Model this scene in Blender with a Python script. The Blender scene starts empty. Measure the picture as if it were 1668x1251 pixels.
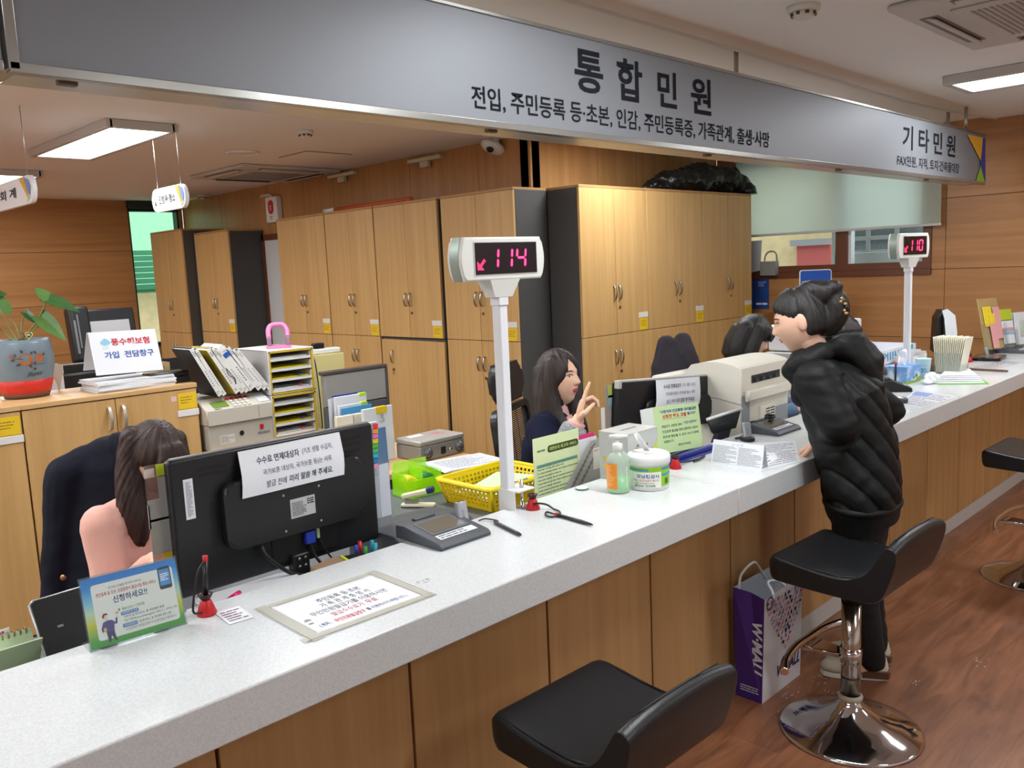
import bpy, bmesh, math, random
from mathutils import Vector, Matrix, noise
random.seed(7)
SC = bpy.context.scene
COL = SC.collection
PI = math.pi

# ------------------------------------------------------------------ camera
FPX = 1391.75
PITCH, ROLL, YAW = 0.134690835, 0.0442618643, 0.782187978
EYE = Vector((0, 0, 1.6))
_f = Vector((math.sin(YAW)*math.cos(PITCH), math.cos(YAW)*math.cos(PITCH), -math.sin(PITCH)))
_r = Vector((math.cos(YAW), -math.sin(YAW), 0))
_d = _f.cross(_r)
CR = math.cos(ROLL)*_r + math.sin(ROLL)*_d      # right
CD = -math.sin(ROLL)*_r + math.cos(ROLL)*_d     # down
CF = _f                                          # forward
cam = bpy.data.cameras.new('camera')
cam.sensor_width = 36.0
cam.lens = FPX*36.0/1668
cam.clip_start = 0.05
camo = bpy.data.objects.new('camera', cam)
COL.objects.link(camo)
mw = Matrix.Identity(4)
for i in range(3):
    mw[i][0] = CR[i]; mw[i][1] = -CD[i]; mw[i][2] = -CF[i]; mw[i][3] = EYE[i]
camo.matrix_world = mw
SC.camera = camo

# measured points of the photograph turned into positions in the room
def ray(x, y): return CR*((x-834)/FPX) + CD*((y-625.5)/FPX) + CF
def onz(x, y, z): d = ray(x, y); return EYE + d*((z-EYE.z)/d.z)
def ony(x, y, Y): d = ray(x, y); return EYE + d*((Y-EYE.y)/d.y)
def onx(x, y, X): d = ray(x, y); return EYE + d*((X-EYE.x)/d.x)
def ond(x, y, D): return EYE + ray(x, y)*D

# ------------------------------------------------------------------ world, exposure
SC.view_settings.view_transform = 'Standard'
SC.view_settings.look = 'None'
SC.view_settings.gamma = 1.0
SC.view_settings.use_curve_mapping = False
SC.view_settings.exposure = 0.16
wd = bpy.data.worlds.new('overcast_sky'); SC.world = wd
wd.use_nodes = True
bg = wd.node_tree.nodes['Background']
bg.inputs[0].default_value = (0.80, 0.88, 1.0, 1)
bg.inputs[1].default_value = 2.6

def lamp(name, loc, sx, sy, watts, color=(1, 1, 1), rot=(0, 0, 0)):
    l = bpy.data.lights.new(name, 'AREA'); l.shape = 'RECTANGLE'
    l.size = sx; l.size_y = sy; l.energy = watts; l.color = color
    o = bpy.data.objects.new(name, l); COL.objects.link(o)
    o.location = loc; o.rotation_euler = rot
    return o

# ceiling panels: (x centre, y from, y to, ceiling height, watts); the lamp light sits in each panel
FRONT_Z, REAR_Z = 2.543, 2.563
PANELS_FRONT = [(5.39, 0.30, 1.72), (2.2, 0.20, 1.50), (-1.0, 0.2, 1.6), (5.39, -2.4, -1.0), (2.2, -2.4, -1.0)]
PANELS_REAR = [(2.20, 5.25, 6.65), (2.20, 7.80, 9.20), (2.20, 2.75, 4.00), (4.85, 2.65, 3.75), (0.1, 2.75, 4.1), (-0.6, 5.25, 6.65), (-0.6, 7.8, 9.2), (-2.2, 5.25, 6.65), (-2.2, 2.75, 4.1)]  # last three panels are added, out of view, to brighten the ceiling
WARM = (1.0, 0.955, 0.90)
COOL = (0.935, 0.975, 1.0)
for x, a, b in PANELS_FRONT:
    lamp('panel_light', (x, (a+b)/2, FRONT_Z-0.055), 0.34, b-a-0.04, 22, COOL)
for x, a, b in PANELS_REAR:
    lamp('panel_light', (x, (a+b)/2, REAR_Z-0.055), 0.34, b-a-0.04, 22, COOL)

# ------------------------------------------------------------------ materials
def lin(c):
    def f(u):
        u /= 255.0
        return u/12.92 if u <= 0.04045 else ((u+0.055)/1.055)**2.4
    return (f(c[0]), f(c[1]), f(c[2]), 1)
MATS = {}
def mat(name, rgb, rough=0.5, metal=0.0, var=0.0, scale=30.0, spec=0.5, bump=0.0, bscale=200.0,
        trans=0.0, alpha=1.0, emit=None, estr=0.0, ior=1.45, coat=0.0, sheen=0.0):
    if name in MATS: return MATS[name]
    m = bpy.data.materials.new(name); m.use_nodes = True
    nt = m.node_tree; p = nt.nodes['Principled BSDF']
    p.inputs['Base Color'].default_value = lin(rgb)
    p.inputs['Roughness'].default_value = rough
    p.inputs['Metallic'].default_value = metal
    p.inputs['Specular IOR Level'].default_value = spec
    p.inputs['IOR'].default_value = ior
    p.inputs['Transmission Weight'].default_value = trans
    p.inputs['Alpha'].default_value = alpha
    p.inputs['Coat Weight'].default_value = coat
    p.inputs['Sheen Weight'].default_value = sheen
    if emit:
        p.inputs['Emission Color'].default_value = lin(emit)
        p.inputs['Emission Strength'].default_value = estr
    tc = nt.nodes.new('ShaderNodeTexCoord')
    if var > 0:
        n = nt.nodes.new('ShaderNodeTexNoise'); n.inputs['Scale'].default_value = scale
        n.inputs['Detail'].default_value = 4
        r = nt.nodes.new('ShaderNodeValToRGB')
        c = lin(rgb)
        r.color_ramp.elements[0].position = 0.3
        r.color_ramp.elements[1].position = 0.7
        r.color_ramp.elements[0].color = tuple(max(0, v*(1-var)) for v in c[:3])+(1,)
        r.color_ramp.elements[1].color = tuple(min(1, v*(1+var)) for v in c[:3])+(1,)
        nt.links.new(tc.outputs['Object'], n.inputs['Vector'])
        nt.links.new(n.outputs['Fac'], r.inputs['Fac'])
        nt.links.new(r.outputs['Color'], p.inputs['Base Color'])
    if bump > 0:
        n2 = nt.nodes.new('ShaderNodeTexNoise'); n2.inputs['Scale'].default_value = bscale
        n2.inputs['Detail'].default_value = 3
        b = nt.nodes.new('ShaderNodeBump'); b.inputs['Strength'].default_value = bump
        b.inputs['Distance'].default_value = 0.004
        nt.links.new(tc.outputs['Object'], n2.inputs['Vector'])
        nt.links.new(n2.outputs['Fac'], b.inputs['Height'])
        nt.links.new(b.outputs['Normal'], p.inputs['Normal'])
    MATS[name] = m
    return m

def wood(name, c1, c2, grain='z', rough=0.38, stretch=22.0, fine=3.0, c3=None, spec=0.4):
    """wood laminate with a grain running along one axis"""
    if name in MATS: return MATS[name]
    m = bpy.data.materials.new(name); m.use_nodes = True
    nt = m.node_tree; p = nt.nodes['Principled BSDF']
    p.inputs['Roughness'].default_value = rough
    p.inputs['Specular IOR Level'].default_value = spec
    tc = nt.nodes.new('ShaderNodeTexCoord')
    mp = nt.nodes.new('ShaderNodeMapping')
    s = {'x': (0.7, stretch, stretch), 'y': (stretch, 0.7, stretch), 'z': (stretch, stretch, 0.7)}[grain]
    mp.inputs['Scale'].default_value = s
    nt.links.new(tc.outputs['Object'], mp.inputs['Vector'])
    n1 = nt.nodes.new('ShaderNodeTexNoise'); n1.inputs['Scale'].default_value = 1.0
    n1.inputs['Detail'].default_value = 5; n1.inputs['Distortion'].default_value = 0.6
    n2 = nt.nodes.new('ShaderNodeTexNoise'); n2.inputs['Scale'].default_value = fine*4
    n2.inputs['Detail'].default_value = 3
    nt.links.new(mp.outputs['Vector'], n1.inputs['Vector'])
    nt.links.new(mp.outputs['Vector'], n2.inputs['Vector'])
    mx = nt.nodes.new('ShaderNodeMath'); mx.operation = 'MULTIPLY_ADD'
    mx.inputs[1].default_value = 0.25
    nt.links.new(n2.outputs['Fac'], mx.inputs[0])
    nt.links.new(n1.outputs['Fac'], mx.inputs[2])
    r = nt.nodes.new('ShaderNodeValToRGB')
    r.color_ramp.elements[0].position = 0.42; r.color_ramp.elements[0].color = lin(c1)
    r.color_ramp.elements[1].position = 0.82; r.color_ramp.elements[1].color = lin(c2)
    nt.links.new(mx.outputs[0], r.inputs['Fac'])
    nt.links.new(r.outputs['Color'], p.inputs['Base Color'])
    MATS[name] = m
    return m

def glass(name, rgb, rough=0.0, mixv=0.85, body=None):
    """thin clear or tinted sheet: mostly see-through, a little glossy"""
    if name in MATS: return MATS[name]
    m = bpy.data.materials.new(name); m.use_nodes = True
    nt = m.node_tree
    for n in list(nt.nodes): nt.nodes.remove(n)
    out = nt.nodes.new('ShaderNodeOutputMaterial')
    t = nt.nodes.new('ShaderNodeBsdfTransparent'); t.inputs[0].default_value = lin(rgb)
    pr = nt.nodes.new('ShaderNodeBsdfPrincipled'); pr.inputs['Base Color'].default_value = lin(body or (rgb[0]*.25, rgb[1]*.25, rgb[2]*.25))
    pr.inputs['Roughness'].default_value = rough + 0.08
    mx = nt.nodes.new('ShaderNodeMixShader'); mx.inputs[0].default_value = mixv
    nt.links.new(pr.outputs[0], mx.inputs[1]); nt.links.new(t.outputs[0], mx.inputs[2])
    nt.links.new(mx.outputs[0], out.inputs[0])
    MATS[name] = m
    return m

# ------------------------------------------------------------------ mesh building
def FR(o, x, y):
    """frame: origin, x direction, y direction (z = x cross y)"""
    x = Vector(x).normalized(); y = Vector(y); z = x.cross(y).normalized(); y = z.cross(x)
    m = Matrix.Identity(4)
    for i in range(3):
        m[i][0] = x[i]; m[i][1] = y[i]; m[i][2] = z[i]; m[i][3] = o[i]
    return m
def TR(x, y, z): return Matrix.Translation((x, y, z))
def RZ(a): return Matrix.Rotation(a, 4, 'Z')
def RX(a): return Matrix.Rotation(a, 4, 'X')
def RY(a): return Matrix.Rotation(a, 4, 'Y')

def plain_matrix(o):
    m = o.matrix_basis.copy()
    while o.parent:
        o = o.parent; m = o.matrix_basis @ m
    return m

class MB:
    def __init__(s, M=None):
        s.bm = bmesh.new(); s.M = M or Matrix.Identity(4); s.mi = 0
    def V(s, co): return s.bm.verts.new(s.M @ Vector(co))
    def face(s, vs):
        try:
            f = s.bm.faces.new(vs); f.material_index = s.mi; return f
        except ValueError: return None
    def poly(s, pts): return s.face([s.V(p) for p in pts])
    def rect(s, x0, y0, x1, y1, z=0.0):
        return s.poly([(x0, y0, z), (x1, y0, z), (x1, y1, z), (x0, y1, z)])
    def box(s, x0, x1, y0, y1, z0, z1, bev=0.0, seg=2):
        v = [s.V((x, y, z)) for z in (z0, z1) for y in (y0, y1) for x in (x0, x1)]
        fs = [s.face([v[i] for i in q]) for q in
              ((0, 2, 3, 1), (4, 5, 7, 6), (0, 1, 5, 4), (2, 6, 7, 3), (0, 4, 6, 2), (1, 3, 7, 5))]
        if bev > 0:
            es = list({e for f in fs for e in f.edges})
            r = bmesh.ops.bevel(s.bm, geom=es, offset=bev, segments=seg, affect='EDGES', profile=0.5)
            for f in r['faces']: f.material_index = s.mi; f.smooth = True
        return s
    def prism(s, pts, z0, z1, bev=0.0, seg=2):
        """outline in local xy raised along local z"""
        a = [s.V((p[0], p[1], z0)) for p in pts]; b = [s.V((p[0], p[1], z1)) for p in pts]
        n = len(pts); fs = [s.face(a[::-1]), s.face(b)]
        for i in range(n): fs.append(s.face([a[i], a[(i+1) % n], b[(i+1) % n], b[i]]))
        if bev > 0:
            es = [e for e in fs[0].edges]+[e for e in fs[1].edges]
            r = bmesh.ops.bevel(s.bm, geom=es, offset=bev, segments=seg, affect='EDGES', profile=0.5)
            for f in r['faces']: f.material_index = s.mi; f.smooth = True
        return s
    def loft(s, rings, caps=True, closed=True, smooth=True):
        rv = [[s.V(p) for p in r] for r in rings]
        for a, b in zip(rv, rv[1:]):
            n = len(a)
            for i in range(n if closed else n-1):
                f = s.face([a[i], a[(i+1) % n], b[(i+1) % n], b[i]])
                if f: f.smooth = smooth
        if caps:
            s.face(rv[0][::-1]); s.face(rv[-1])
        return s
    def cyl(s, p0, p1, r0, r1=None, n=24, smooth=True):
        p0 = Vector(p0); p1 = Vector(p1); r1 = r0 if r1 is None else r1
        d = (p1-p0).normalized(); u = d.orthogonal().normalized(); w = d.cross(u)
        rg = []
        for p, r in ((p0, r0), (p1, r1)):
            rg.append([p+(u*math.cos(2*PI*i/n)+w*math.sin(2*PI*i/n))*r for i in range(n)])
        return s.loft(rg, smooth=smooth)
    def tube(s, pts, r, n=10, caps=True):
        pts = [Vector(p) for p in pts]
        rs = r if isinstance(r, (list, tuple)) else [r]*len(pts)
        rg = []; u = None
        for i, p in enumerate(pts):
            a = pts[max(i-1, 0)]; b = pts[min(i+1, len(pts)-1)]
            d = (b-a).normalized()
            if u is None: u = d.orthogonal().normalized()
            else:
                u = (u-d*u.dot(d))
                u = u.normalized() if u.length > 1e-6 else d.orthogonal().normalized()
            w = d.cross(u)
            rg.append([p+(u*math.cos(2*PI*k/n)+w*math.sin(2*PI*k/n))*rs[i] for k in range(n)])
        return s.loft(rg, caps=caps)
    def lathe(s, prof, n=48, c=(0, 0, 0), caps=True):
        c = Vector(c)
        rg = [[c+Vector((r*math.cos(2*PI*i/n), r*math.sin(2*PI*i/n), z)) for i in range(n)] for r, z in prof]
        return s.loft(rg, caps=caps)
    def ball(s, c, r, n=20, k=12):
        c = Vector(c); r = r if isinstance(r, (tuple, list)) else (r, r, r)
        rg = []
        for j in range(1, k):
            t = PI*j/k
            rg.append([c+Vector((r[0]*math.sin(t)*math.cos(2*PI*i/n), r[1]*math.sin(t)*math.sin(2*PI*i/n), -r[2]*math.cos(t))) for i in range(n)])
        return s.loft(rg)
    def chain(s, pts, rs, n=14):
        """overlapping ball-and-cone chain (closed volumes, meant for remeshing)"""
        for p, r in zip(pts, rs): s.ball(p, r, n, 8)
        for (p, r), (q, t) in zip(zip(pts, rs), list(zip(pts, rs))[1:]):
            if (Vector(q)-Vector(p)).length > 1e-5: s.cyl(p, q, r, t, n)
        return s
    def text(s, body, x, y, w=None, h=None, bold=0.0, M=None, align='l', shear=0.0, space=1.0):
        c = bpy.data.curves.new('lettering', 'FONT'); c.body = body; c.offset = bold; c.resolution_u = 3
        c.shear = shear; c.space_character = space
        o = bpy.data.objects.new('lettering', c)
        me = bpy.data.meshes.new_from_object(o)
        xs = [v.co.x for v in me.vertices]; ys = [v.co.y for v in me.vertices]
        if xs:
            x0, x1, y0, y1 = min(xs), max(xs), min(ys), max(ys)
            sx = w/(x1-x0) if w else None
            sy = h/(y1-y0) if h else None
            if sx is None: sx = sy
            if sy is None: sy = sx
            off = {'l': 0, 'c': -(x1-x0)*sx/2, 'r': -(x1-x0)*sx}[align]
            T = s.M @ (M or Matrix.Identity(4))
            vs = [s.bm.verts.new(T @ Vector(((v.co.x-x0)*sx+x+off, (v.co.y-y0)*sy+y, 0))) for v in me.vertices]
            for pl in me.polygons: s.face([vs[i] for i in pl.vertices])
        bpy.data.objects.remove(o); bpy.data.curves.remove(c); bpy.data.meshes.remove(me)
        return s
    def lines(s, x0, y0, x1, y1, rows, fill=0.5, seed=1, z=0.0, gap=0.12):
        """rows of small illegible print, as short strokes"""
        rnd = random.Random(seed); rh = (y1-y0)/rows
        for k in range(rows):
            y = y1-(k+1)*rh+rh*(1-fill)/2
            x = x0; end = x1-(rnd.random()**3)*(x1-x0)*0.5
            while x < end:
                w = rh*(0.6+rnd.random()*2.2)
                s.rect(x, y, min(x+w, end), y+rh*fill, z)
                x += w+rh*gap*(1+rnd.random()*2)
        return s
    def build(s, name, mats, parent=None, world=False, smooth=None, clean=True):
        bm = s.bm
        bmesh.ops.recalc_face_normals(bm, faces=bm.faces[:]) if clean else None
        if world and parent: bm.transform(plain_matrix(parent).inverted())
        me = bpy.data.meshes.new(name); 
        if smooth is not None:
            for f in bm.faces: f.smooth = smooth
        bm.to_mesh(me); bm.free()
        for m in (mats if isinstance(mats, (list, tuple)) else [mats]): me.materials.append(m)
        o = bpy.data.objects.new(name, me); COL.objects.link(o)
        if parent: o.parent = parent
        return o

def remesh(mb, name, mats, parent, vox=0.006, smooth=2, world=True, fn=None):
    """merge overlapping volumes into one continuous surface"""
    me = bpy.data.meshes.new(name)
    bmesh.ops.recalc_face_normals(mb.bm, faces=mb.bm.faces[:])
    mb.bm.to_mesh(me); mb.bm.free()
    o = bpy.data.objects.new(name, me); COL.objects.link(o)
    md = o.modifiers.new('r', 'REMESH'); md.mode = 'VOXEL'; md.voxel_size = vox; md.use_smooth_shade = True
    if smooth:
        sm = o.modifiers.new('s', 'SMOOTH'); sm.iterations = smooth; sm.factor = 0.5
    dg = bpy.context.evaluated_depsgraph_get()
    m2 = bpy.data.meshes.new_from_object(o.evaluated_get(dg))
    bpy.data.objects.remove(o); bpy.data.meshes.remove(me)
    m2.name = name; m2.materials.clear()
    for m in (mats if isinstance(mats, (list, tuple)) else [mats]): m2.materials.append(m)
    if fn:
        nr = [v.normal.copy() for v in m2.vertices]
        for v, nn in zip(m2.vertices, nr): v.co = fn(v.co.copy(), nn)
    if world and parent: m2.transform(plain_matrix(parent).inverted())
    for p in m2.polygons: p.use_smooth = True
    ob = bpy.data.objects.new(name, m2); COL.objects.link(ob)
    if parent: ob.parent = parent
    return ob

def tag(o, label=None, cat=None, group=None, kind=None):
    if label: o['label'] = label
    if cat: o['category'] = cat
    if group: o['group'] = group
    if kind: o['kind'] = kind
    return o
def thing(name, label, cat, loc=(0, 0, 0), rz=0.0, group=None):
    o = bpy.data.objects.new(name, None); COL.objects.link(o)
    o.empty_display_size = 0.05
    o.location = loc; o.rotation_euler = (0, 0, rz)
    return tag(o, label, cat, group)
def struct(o): o['kind'] = 'structure'; return o
def dup(root, loc=None, rz=None, label=None, group=None):
    def cp(o, par):
        c = o.copy(); COL.objects.link(c)
        if par: c.parent = par
        for ch in [k for k in o.children]: cp(ch, c)
        return c
    r = cp(root, None)
    if loc is not None: r.location = loc
    if rz is not None: r.rotation_euler = (0, 0, rz)
    if label: r['label'] = label
    if group: r['group'] = group
    return r
def rrect(x0, y0, x1, y1, r, n=5):
    pts = []
    for cx, cy, a in ((x1-r, y1-r, 0), (x0+r, y1-r, 90), (x0+r, y0+r, 180), (x1-r, y0+r, 270)):
        for i in range(n+1):
            t = math.radians(a+90*i/n); pts.append((cx+r*math.cos(t), cy+r*math.sin(t)))
    return pts
def arc(c, r, a0, a1, n, ax=0):
    """points on an arc in a plane; ax picks the plane (0: xz, 1: xy, 2: yz)"""
    out = []
    for i in range(n+1):
        t = math.radians(a0+(a1-a0)*i/n); u, v = r*math.cos(t), r*math.sin(t)
        out.append({0: (c[0]+u, c[1], c[2]+v), 1: (c[0]+u, c[1]+v, c[2]), 2: (c[0], c[1]+u, c[2]+v)}[ax])
    return out
def spline(pts, n=8):
    """smooth curve through points"""
    P = [Vector(p) for p in pts]; out = []
    for i in range(len(P)-1):
        a = P[max(i-1, 0)]; b = P[i]; c = P[i+1]; d = P[min(i+2, len(P)-1)]
        for k in range(n):
            t = k/n
            out.append(0.5*((2*b)+(c-a)*t+(2*a-5*b+4*c-d)*t*t+(3*b-3*c+d-a)*t**3))
    out.append(P[-1]); return out

def hairmat(name, c1, c2, rough=.48):
    m = wood(name, c1, c2, 'z', rough, 150, 3.0, spec=.45); nt = m.node_tree
    ra = [n for n in nt.nodes if n.type == 'MATH'][0]; bu = nt.nodes.new('ShaderNodeBump'); bu.inputs['Strength'].default_value = .45; bu.inputs['Distance'].default_value = .004
    nt.links.new(ra.outputs[0], bu.inputs['Height']); nt.links.new(bu.outputs[0], nt.nodes['Principled BSDF'].inputs['Normal'])
    mp = [n for n in nt.nodes if n.type == 'MAPPING'][0]; mp.inputs['Scale'].default_value[2] = 7
    return m
# colours
white_plastic = mat('white_plastic', (226, 226, 222), 0.35)
white_paper = mat('white_paper', (222, 225, 230), 0.8)
black_plastic = mat('black_plastic', (24, 25, 27), 0.38, bump=0.05)
dark_plastic = mat('dark_plastic', (52, 55, 58), 0.45)
black_ink = mat('black_ink', (40, 42, 48), 0.7)
grey_ink = mat('grey_ink', (120, 124, 130), 0.7)
blue_ink = mat('blue_ink', (45, 60, 120), 0.7)
navy_ink = mat('navy_ink', (30, 55, 130), 0.7)
red_ink = mat('red_ink', (190, 45, 60), 0.7)
chrome = mat('chrome', (205, 205, 208), 0.08, 1.0)
steel = mat('brushed_steel', (185, 182, 172), 0.32, 1.0)
yellow_label = mat('yellow_label', (232, 196, 30), 0.6)
red_plastic = mat('red_plastic', (190, 30, 38), 0.35)
beech = wood('beech_laminate', (192, 152, 96), (210, 170, 112), 'z', 0.42)
beech_edge = mat('beech_edge', (176, 134, 84), 0.5)
beech_top = wood('beech_top', (200, 160, 108), (216, 178, 128), 'x', 0.38)
charcoal = mat('charcoal_laminate', (74, 73, 72), 0.55, var=0.06, scale=60)
shadow_gap = mat('dark_gap', (30, 24, 20), 0.8)
wall_wood = wood('wall_veneer', (158, 110, 66), (180, 129, 79), 'y', 0.36, 16)
wall_wood_x = wood('wall_veneer_back', (162, 114, 68), (184, 133, 81), 'x', 0.36, 16)
wall_wood_z = wood('wall_veneer_upright', (160, 112, 66), (182, 132, 80), 'z', 0.36, 16)
panel_wood = wood('counter_panel', (172, 132, 84), (188, 148, 98), 'z', 0.4)
brown_frame = mat('brown_window_frame', (104, 58, 36), 0.4)
# ================================================================== the room
def panelled_wall(name, frame, u0, u1, v0, v1, ucuts, vcuts, m, hole=None, gap=0.004, th=0.02):
    """laminate panels on a dark backing; frame: local x along the wall, y up, z towards the room"""
    b = MB(frame)
    us = [u0]+[c for c in ucuts if u0 < c < u1]+[u1]; vs = [v0]+[c for c in vcuts if v0 < c < v1]+[v1]
    hs = hole or (9e9, 9e9, 9e9, 9e9)
    def put(a, c, e, g, z0, z1):
        # rectangle minus the hole
        if a >= hs[1] or c <= hs[0] or e >= hs[3] or g <= hs[2]:
            if c-a > 1e-4 and g-e > 1e-4: b.box(a, c, e, g, z0, z1)
            return
        if a < hs[0]: put(a, hs[0], e, g, z0, z1)
        if c > hs[1]: put(hs[1], c, e, g, z0, z1)
        x0, x1 = max(a, hs[0]), min(c, hs[1])
        if e < hs[2]: put(x0, x1, e, hs[2], z0, z1)
        if g > hs[3]: put(x0, x1, hs[3], g, z0, z1)
    b.mi = 1
    put(u0, u1, v0, v1, -0.10, -th)
    b.mi = 0
    for a, c in zip(us, us[1:]):
        for e, g in zip(vs, vs[1:]):
            put(a+gap/2, c-gap/2, e+gap/2, g-gap/2, -th, 0)
    return struct(b.build(name, [m, shadow_gap]))

XR, YB, XI, YI = 7.2, 10.2, 4.66, 4.4       # right wall, back wall, the inner block's two faces
XL, YF = -3.0, -3.5
# floor
fm = bpy.data.materials.new('vinyl_wood_floor'); fm.use_nodes = True
nt = fm.node_tree; p = nt.nodes['Principled BSDF']
tc = nt.nodes.new('ShaderNodeTexCoord')
mp = nt.nodes.new('ShaderNodeMapping'); mp.inputs['Rotation'].default_value = (0, 0, 0)
br = nt.nodes.new('ShaderNodeTexBrick')
br.inputs['Scale'].default_value = 1.0; br.inputs['Brick Width'].default_value = 1.2; br.inputs['Row Height'].default_value = 0.18
br.inputs['Mortar Size'].default_value = 0.0012; br.offset = 0.37
br.inputs['Color1'].default_value = (0.30, 0.30, 0.30, 1); br.inputs['Color2'].default_value = (0.62, 0.62, 0.62, 1)
br.inputs['Mortar'].default_value = (0.1, 0.1, 0.1, 1)
mp2 = nt.nodes.new('ShaderNodeMapping'); mp2.inputs['Scale'].default_value = (1.6, 11, 1)
no = nt.nodes.new('ShaderNodeTexNoise'); no.inputs['Scale'].default_value = 1.7; no.inputs['Detail'].default_value = 6; no.inputs['Distortion'].default_value = 1.2
ad = nt.nodes.new('ShaderNodeMath'); ad.operation = 'MULTIPLY_ADD'; ad.inputs[1].default_value = 0.45
sp = nt.nodes.new('ShaderNodeSeparateColor')
rp = nt.nodes.new('ShaderNodeValToRGB')
rp.color_ramp.elements[0].position = 0.35; rp.color_ramp.elements[0].color = lin((86, 53, 38))
rp.color_ramp.elements[1].position = 0.95; rp.color_ramp.elements[1].color = lin((150, 100, 70))
e = rp.color_ramp.elements.new(0.62); e.color = lin((116, 74, 50))
L = nt.links.new
L(tc.outputs['Object'], mp.inputs['Vector']); L(mp.outputs[0], br.inputs['Vector'])
L(mp.outputs[0], mp2.inputs['Vector']); L(mp2.outputs[0], no.inputs['Vector'])
L(br.outputs['Color'], sp.inputs[0]); L(sp.outputs[0], ad.inputs[0]); L(no.outputs['Fac'], ad.inputs[2])
L(ad.outputs[0], rp.inputs['Fac']); L(rp.outputs[0], p.inputs['Base Color'])
p.inputs['Roughness'].default_value = 0.34
b = MB(); b.box(XL-.1, XR+.1, YF-.1, YB+.1, -0.1, 0.0)
struct(b.build('floor', fm))

# ceiling: rear field and, in front of the sign, a field 2 cm lower with a moulded edge
ceil_m = mat('ceiling_paint', (236, 235, 233), 0.85)
b = MB()
b.box(XL-.1, XR+.1, 2.0, YB+.1, REAR_Z, REAR_Z+0.12)
edge = [(XL-.1, 2.10), (2.5, 2.10), (3.7, 2.115), (5.0, 2.15), (5.8, 2.165), (6.4, 2.14), (6.9, 2.085), (XR+.1, 2.02)]
b.prism([(XL-.1, YF-.1), (XR+.1, YF-.1)]+edge[::-1], FRONT_Z, REAR_Z+0.1)
struct(b.build('ceiling', ceil_m))
b = MB()
b.tube([(x, y, FRONT_Z+0.004) for x, y in edge], 0.014, 8)
struct(b.build('trim_1', mat('ceiling_edge_paint', (226, 225, 222), 0.6)))

# walls
win2 = (2.47, 4.24, 1.455, 2.42)       # along the right wall: y from, y to, z from, z to
panelled_wall('wall_right', FR((XR, 0, 0), (0, -1, 0), (0, 0, 1)), -4.4, 3.5, 0, 2.6, [-2.368, -1.15, 0.1, 1.3, 2.5], [0.355, 0.9, 1.445, 1.99], wall_wood,
              hole=(-win2[1], -win2[0], win2[2], win2[3]))
win1 = (4.01, 4.60, 0.86, 2.475)
panelled_wall('wall_back', FR((0, YB, 0), (1, 0, 0), (0, 0, 1)), XL, XI, 0, 2.62, [-1.8, -0.6, 0.6, 1.75], [0.32, 0.865, 1.41, 1.99], wall_wood_x, hole=win1)
panelled_wall('wall_inner_left', FR((XI, 0, 0), (0, -1, 0), (0, 0, 1)), -YB, -YI, 0, 2.62, [-9.2, -8.35, -7.48, -6.951, -6.661, -5.806, -4.954], [], wall_wood_z)
panelled_wall('wall_inner_front', FR((0, YI, 0), (1, 0, 0), (0, 0, 1)), XI, XR, 0, 2.62, [4.76, 5.438, 6.361], [], wood('wall_veneer_front_lit', (176, 130, 80), (196, 150, 98), 'z', 0.36, 16))  # upright veneer with the brighter light on this face put into its colour
plaster = mat('plaster', (236, 234, 230), 0.85)
b = MB(); b.box(XL-.1, XL, YF, YB, 0, 2.65); struct(b.build('wall_left', plaster))
b = MB(); b.box(XL-.1, XR+.1, YF-.1, YF, 0, 2.65); struct(b.build('wall_front', plaster))

# rear window with a dark head box and tinted glass
b = MB()
x0, x1, z0, z1 = win1
for a in ((x0, x1, YB-0.01, YB+0.1, z0, z0+0.05), (x0, x1, YB-0.01, YB+0.1, z1-0.03, z1), (x0, x0+0.012, YB-0.01, YB+0.1, z0, z1), (x1-0.02, x1, YB-0.01, YB+0.1, z0, z1)):
    b.box(*a)
w1 = struct(b.build('window_1', mat('dark_green_frame', (38, 46, 44), 0.5)))
zs_ = ony(225, 478, YB).z
b = MB(); b.box(x0, x1, YB+0.045, YB+0.05, zs_+.001, z1-0.03)
b.build('window_pane', glass('green_tinted_glass', (184, 214, 188), 0, 0.95), w1)
b = MB(); b.box(x0, x1, YB+0.045, YB+0.05, z0+0.05, zs_)
b.build('window_pane', glass('clear_window_glass', (246, 250, 248), 0, 0.94), w1)
b = MB(); b.box(x0-0.01, XI-0.005, YB-0.06, YB-0.012, 2.475, REAR_Z-0.002)
struct(b.build('trim_2', mat('dark_head_box', (44, 52, 50), 0.6)))

# right window: brown frame, two panes
b = MB(FR((XR, 0, 0), (0, -1, 0), (0, 0, 1)))
u0, u1, v0, v1 = -win2[1], -win2[0], win2[2], win2[3]
um = -3.20
b.box(u0, u1, v0, v0+0.055, -0.1, 0.012); b.box(u0, u1, v1-0.05, v1, -0.1, 0.012)
b.box(u0, u0+0.05, v0+.0551, v1-.0501, -0.1, 0.012); b.box(u1-0.065, u1, v0+.0551, v1-.0501, -0.1, 0.012)
b.box(um-0.05, um+0.05, v0+.0551, v1-.0501, -0.08, 0.004)
w2 = struct(b.build('window_2', brown_frame))
for q, (a, c) in enumerate(((u0+0.05, um-0.05), (um+0.05, u1-0.065))):
    b = MB(FR((XR, 0, 0), (0, -1, 0), (0, 0, 1))); b.box(a, c, v0+0.055, v1-0.05, -0.05, -0.045)
    b.build('window_pane', glass('clear_window_glass', (246, 250, 248), 0, 0.94), w2)
b = MB(FR((XR, 0, 0), (0, -1, 0), (0, 0, 1)))
b.box(um+0.05, um+0.075, v0+0.055, v1-0.05, -0.09, -0.02)
b.build('window_frame', mat('white_sash', (225, 228, 226), 0.4), w2)
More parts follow.
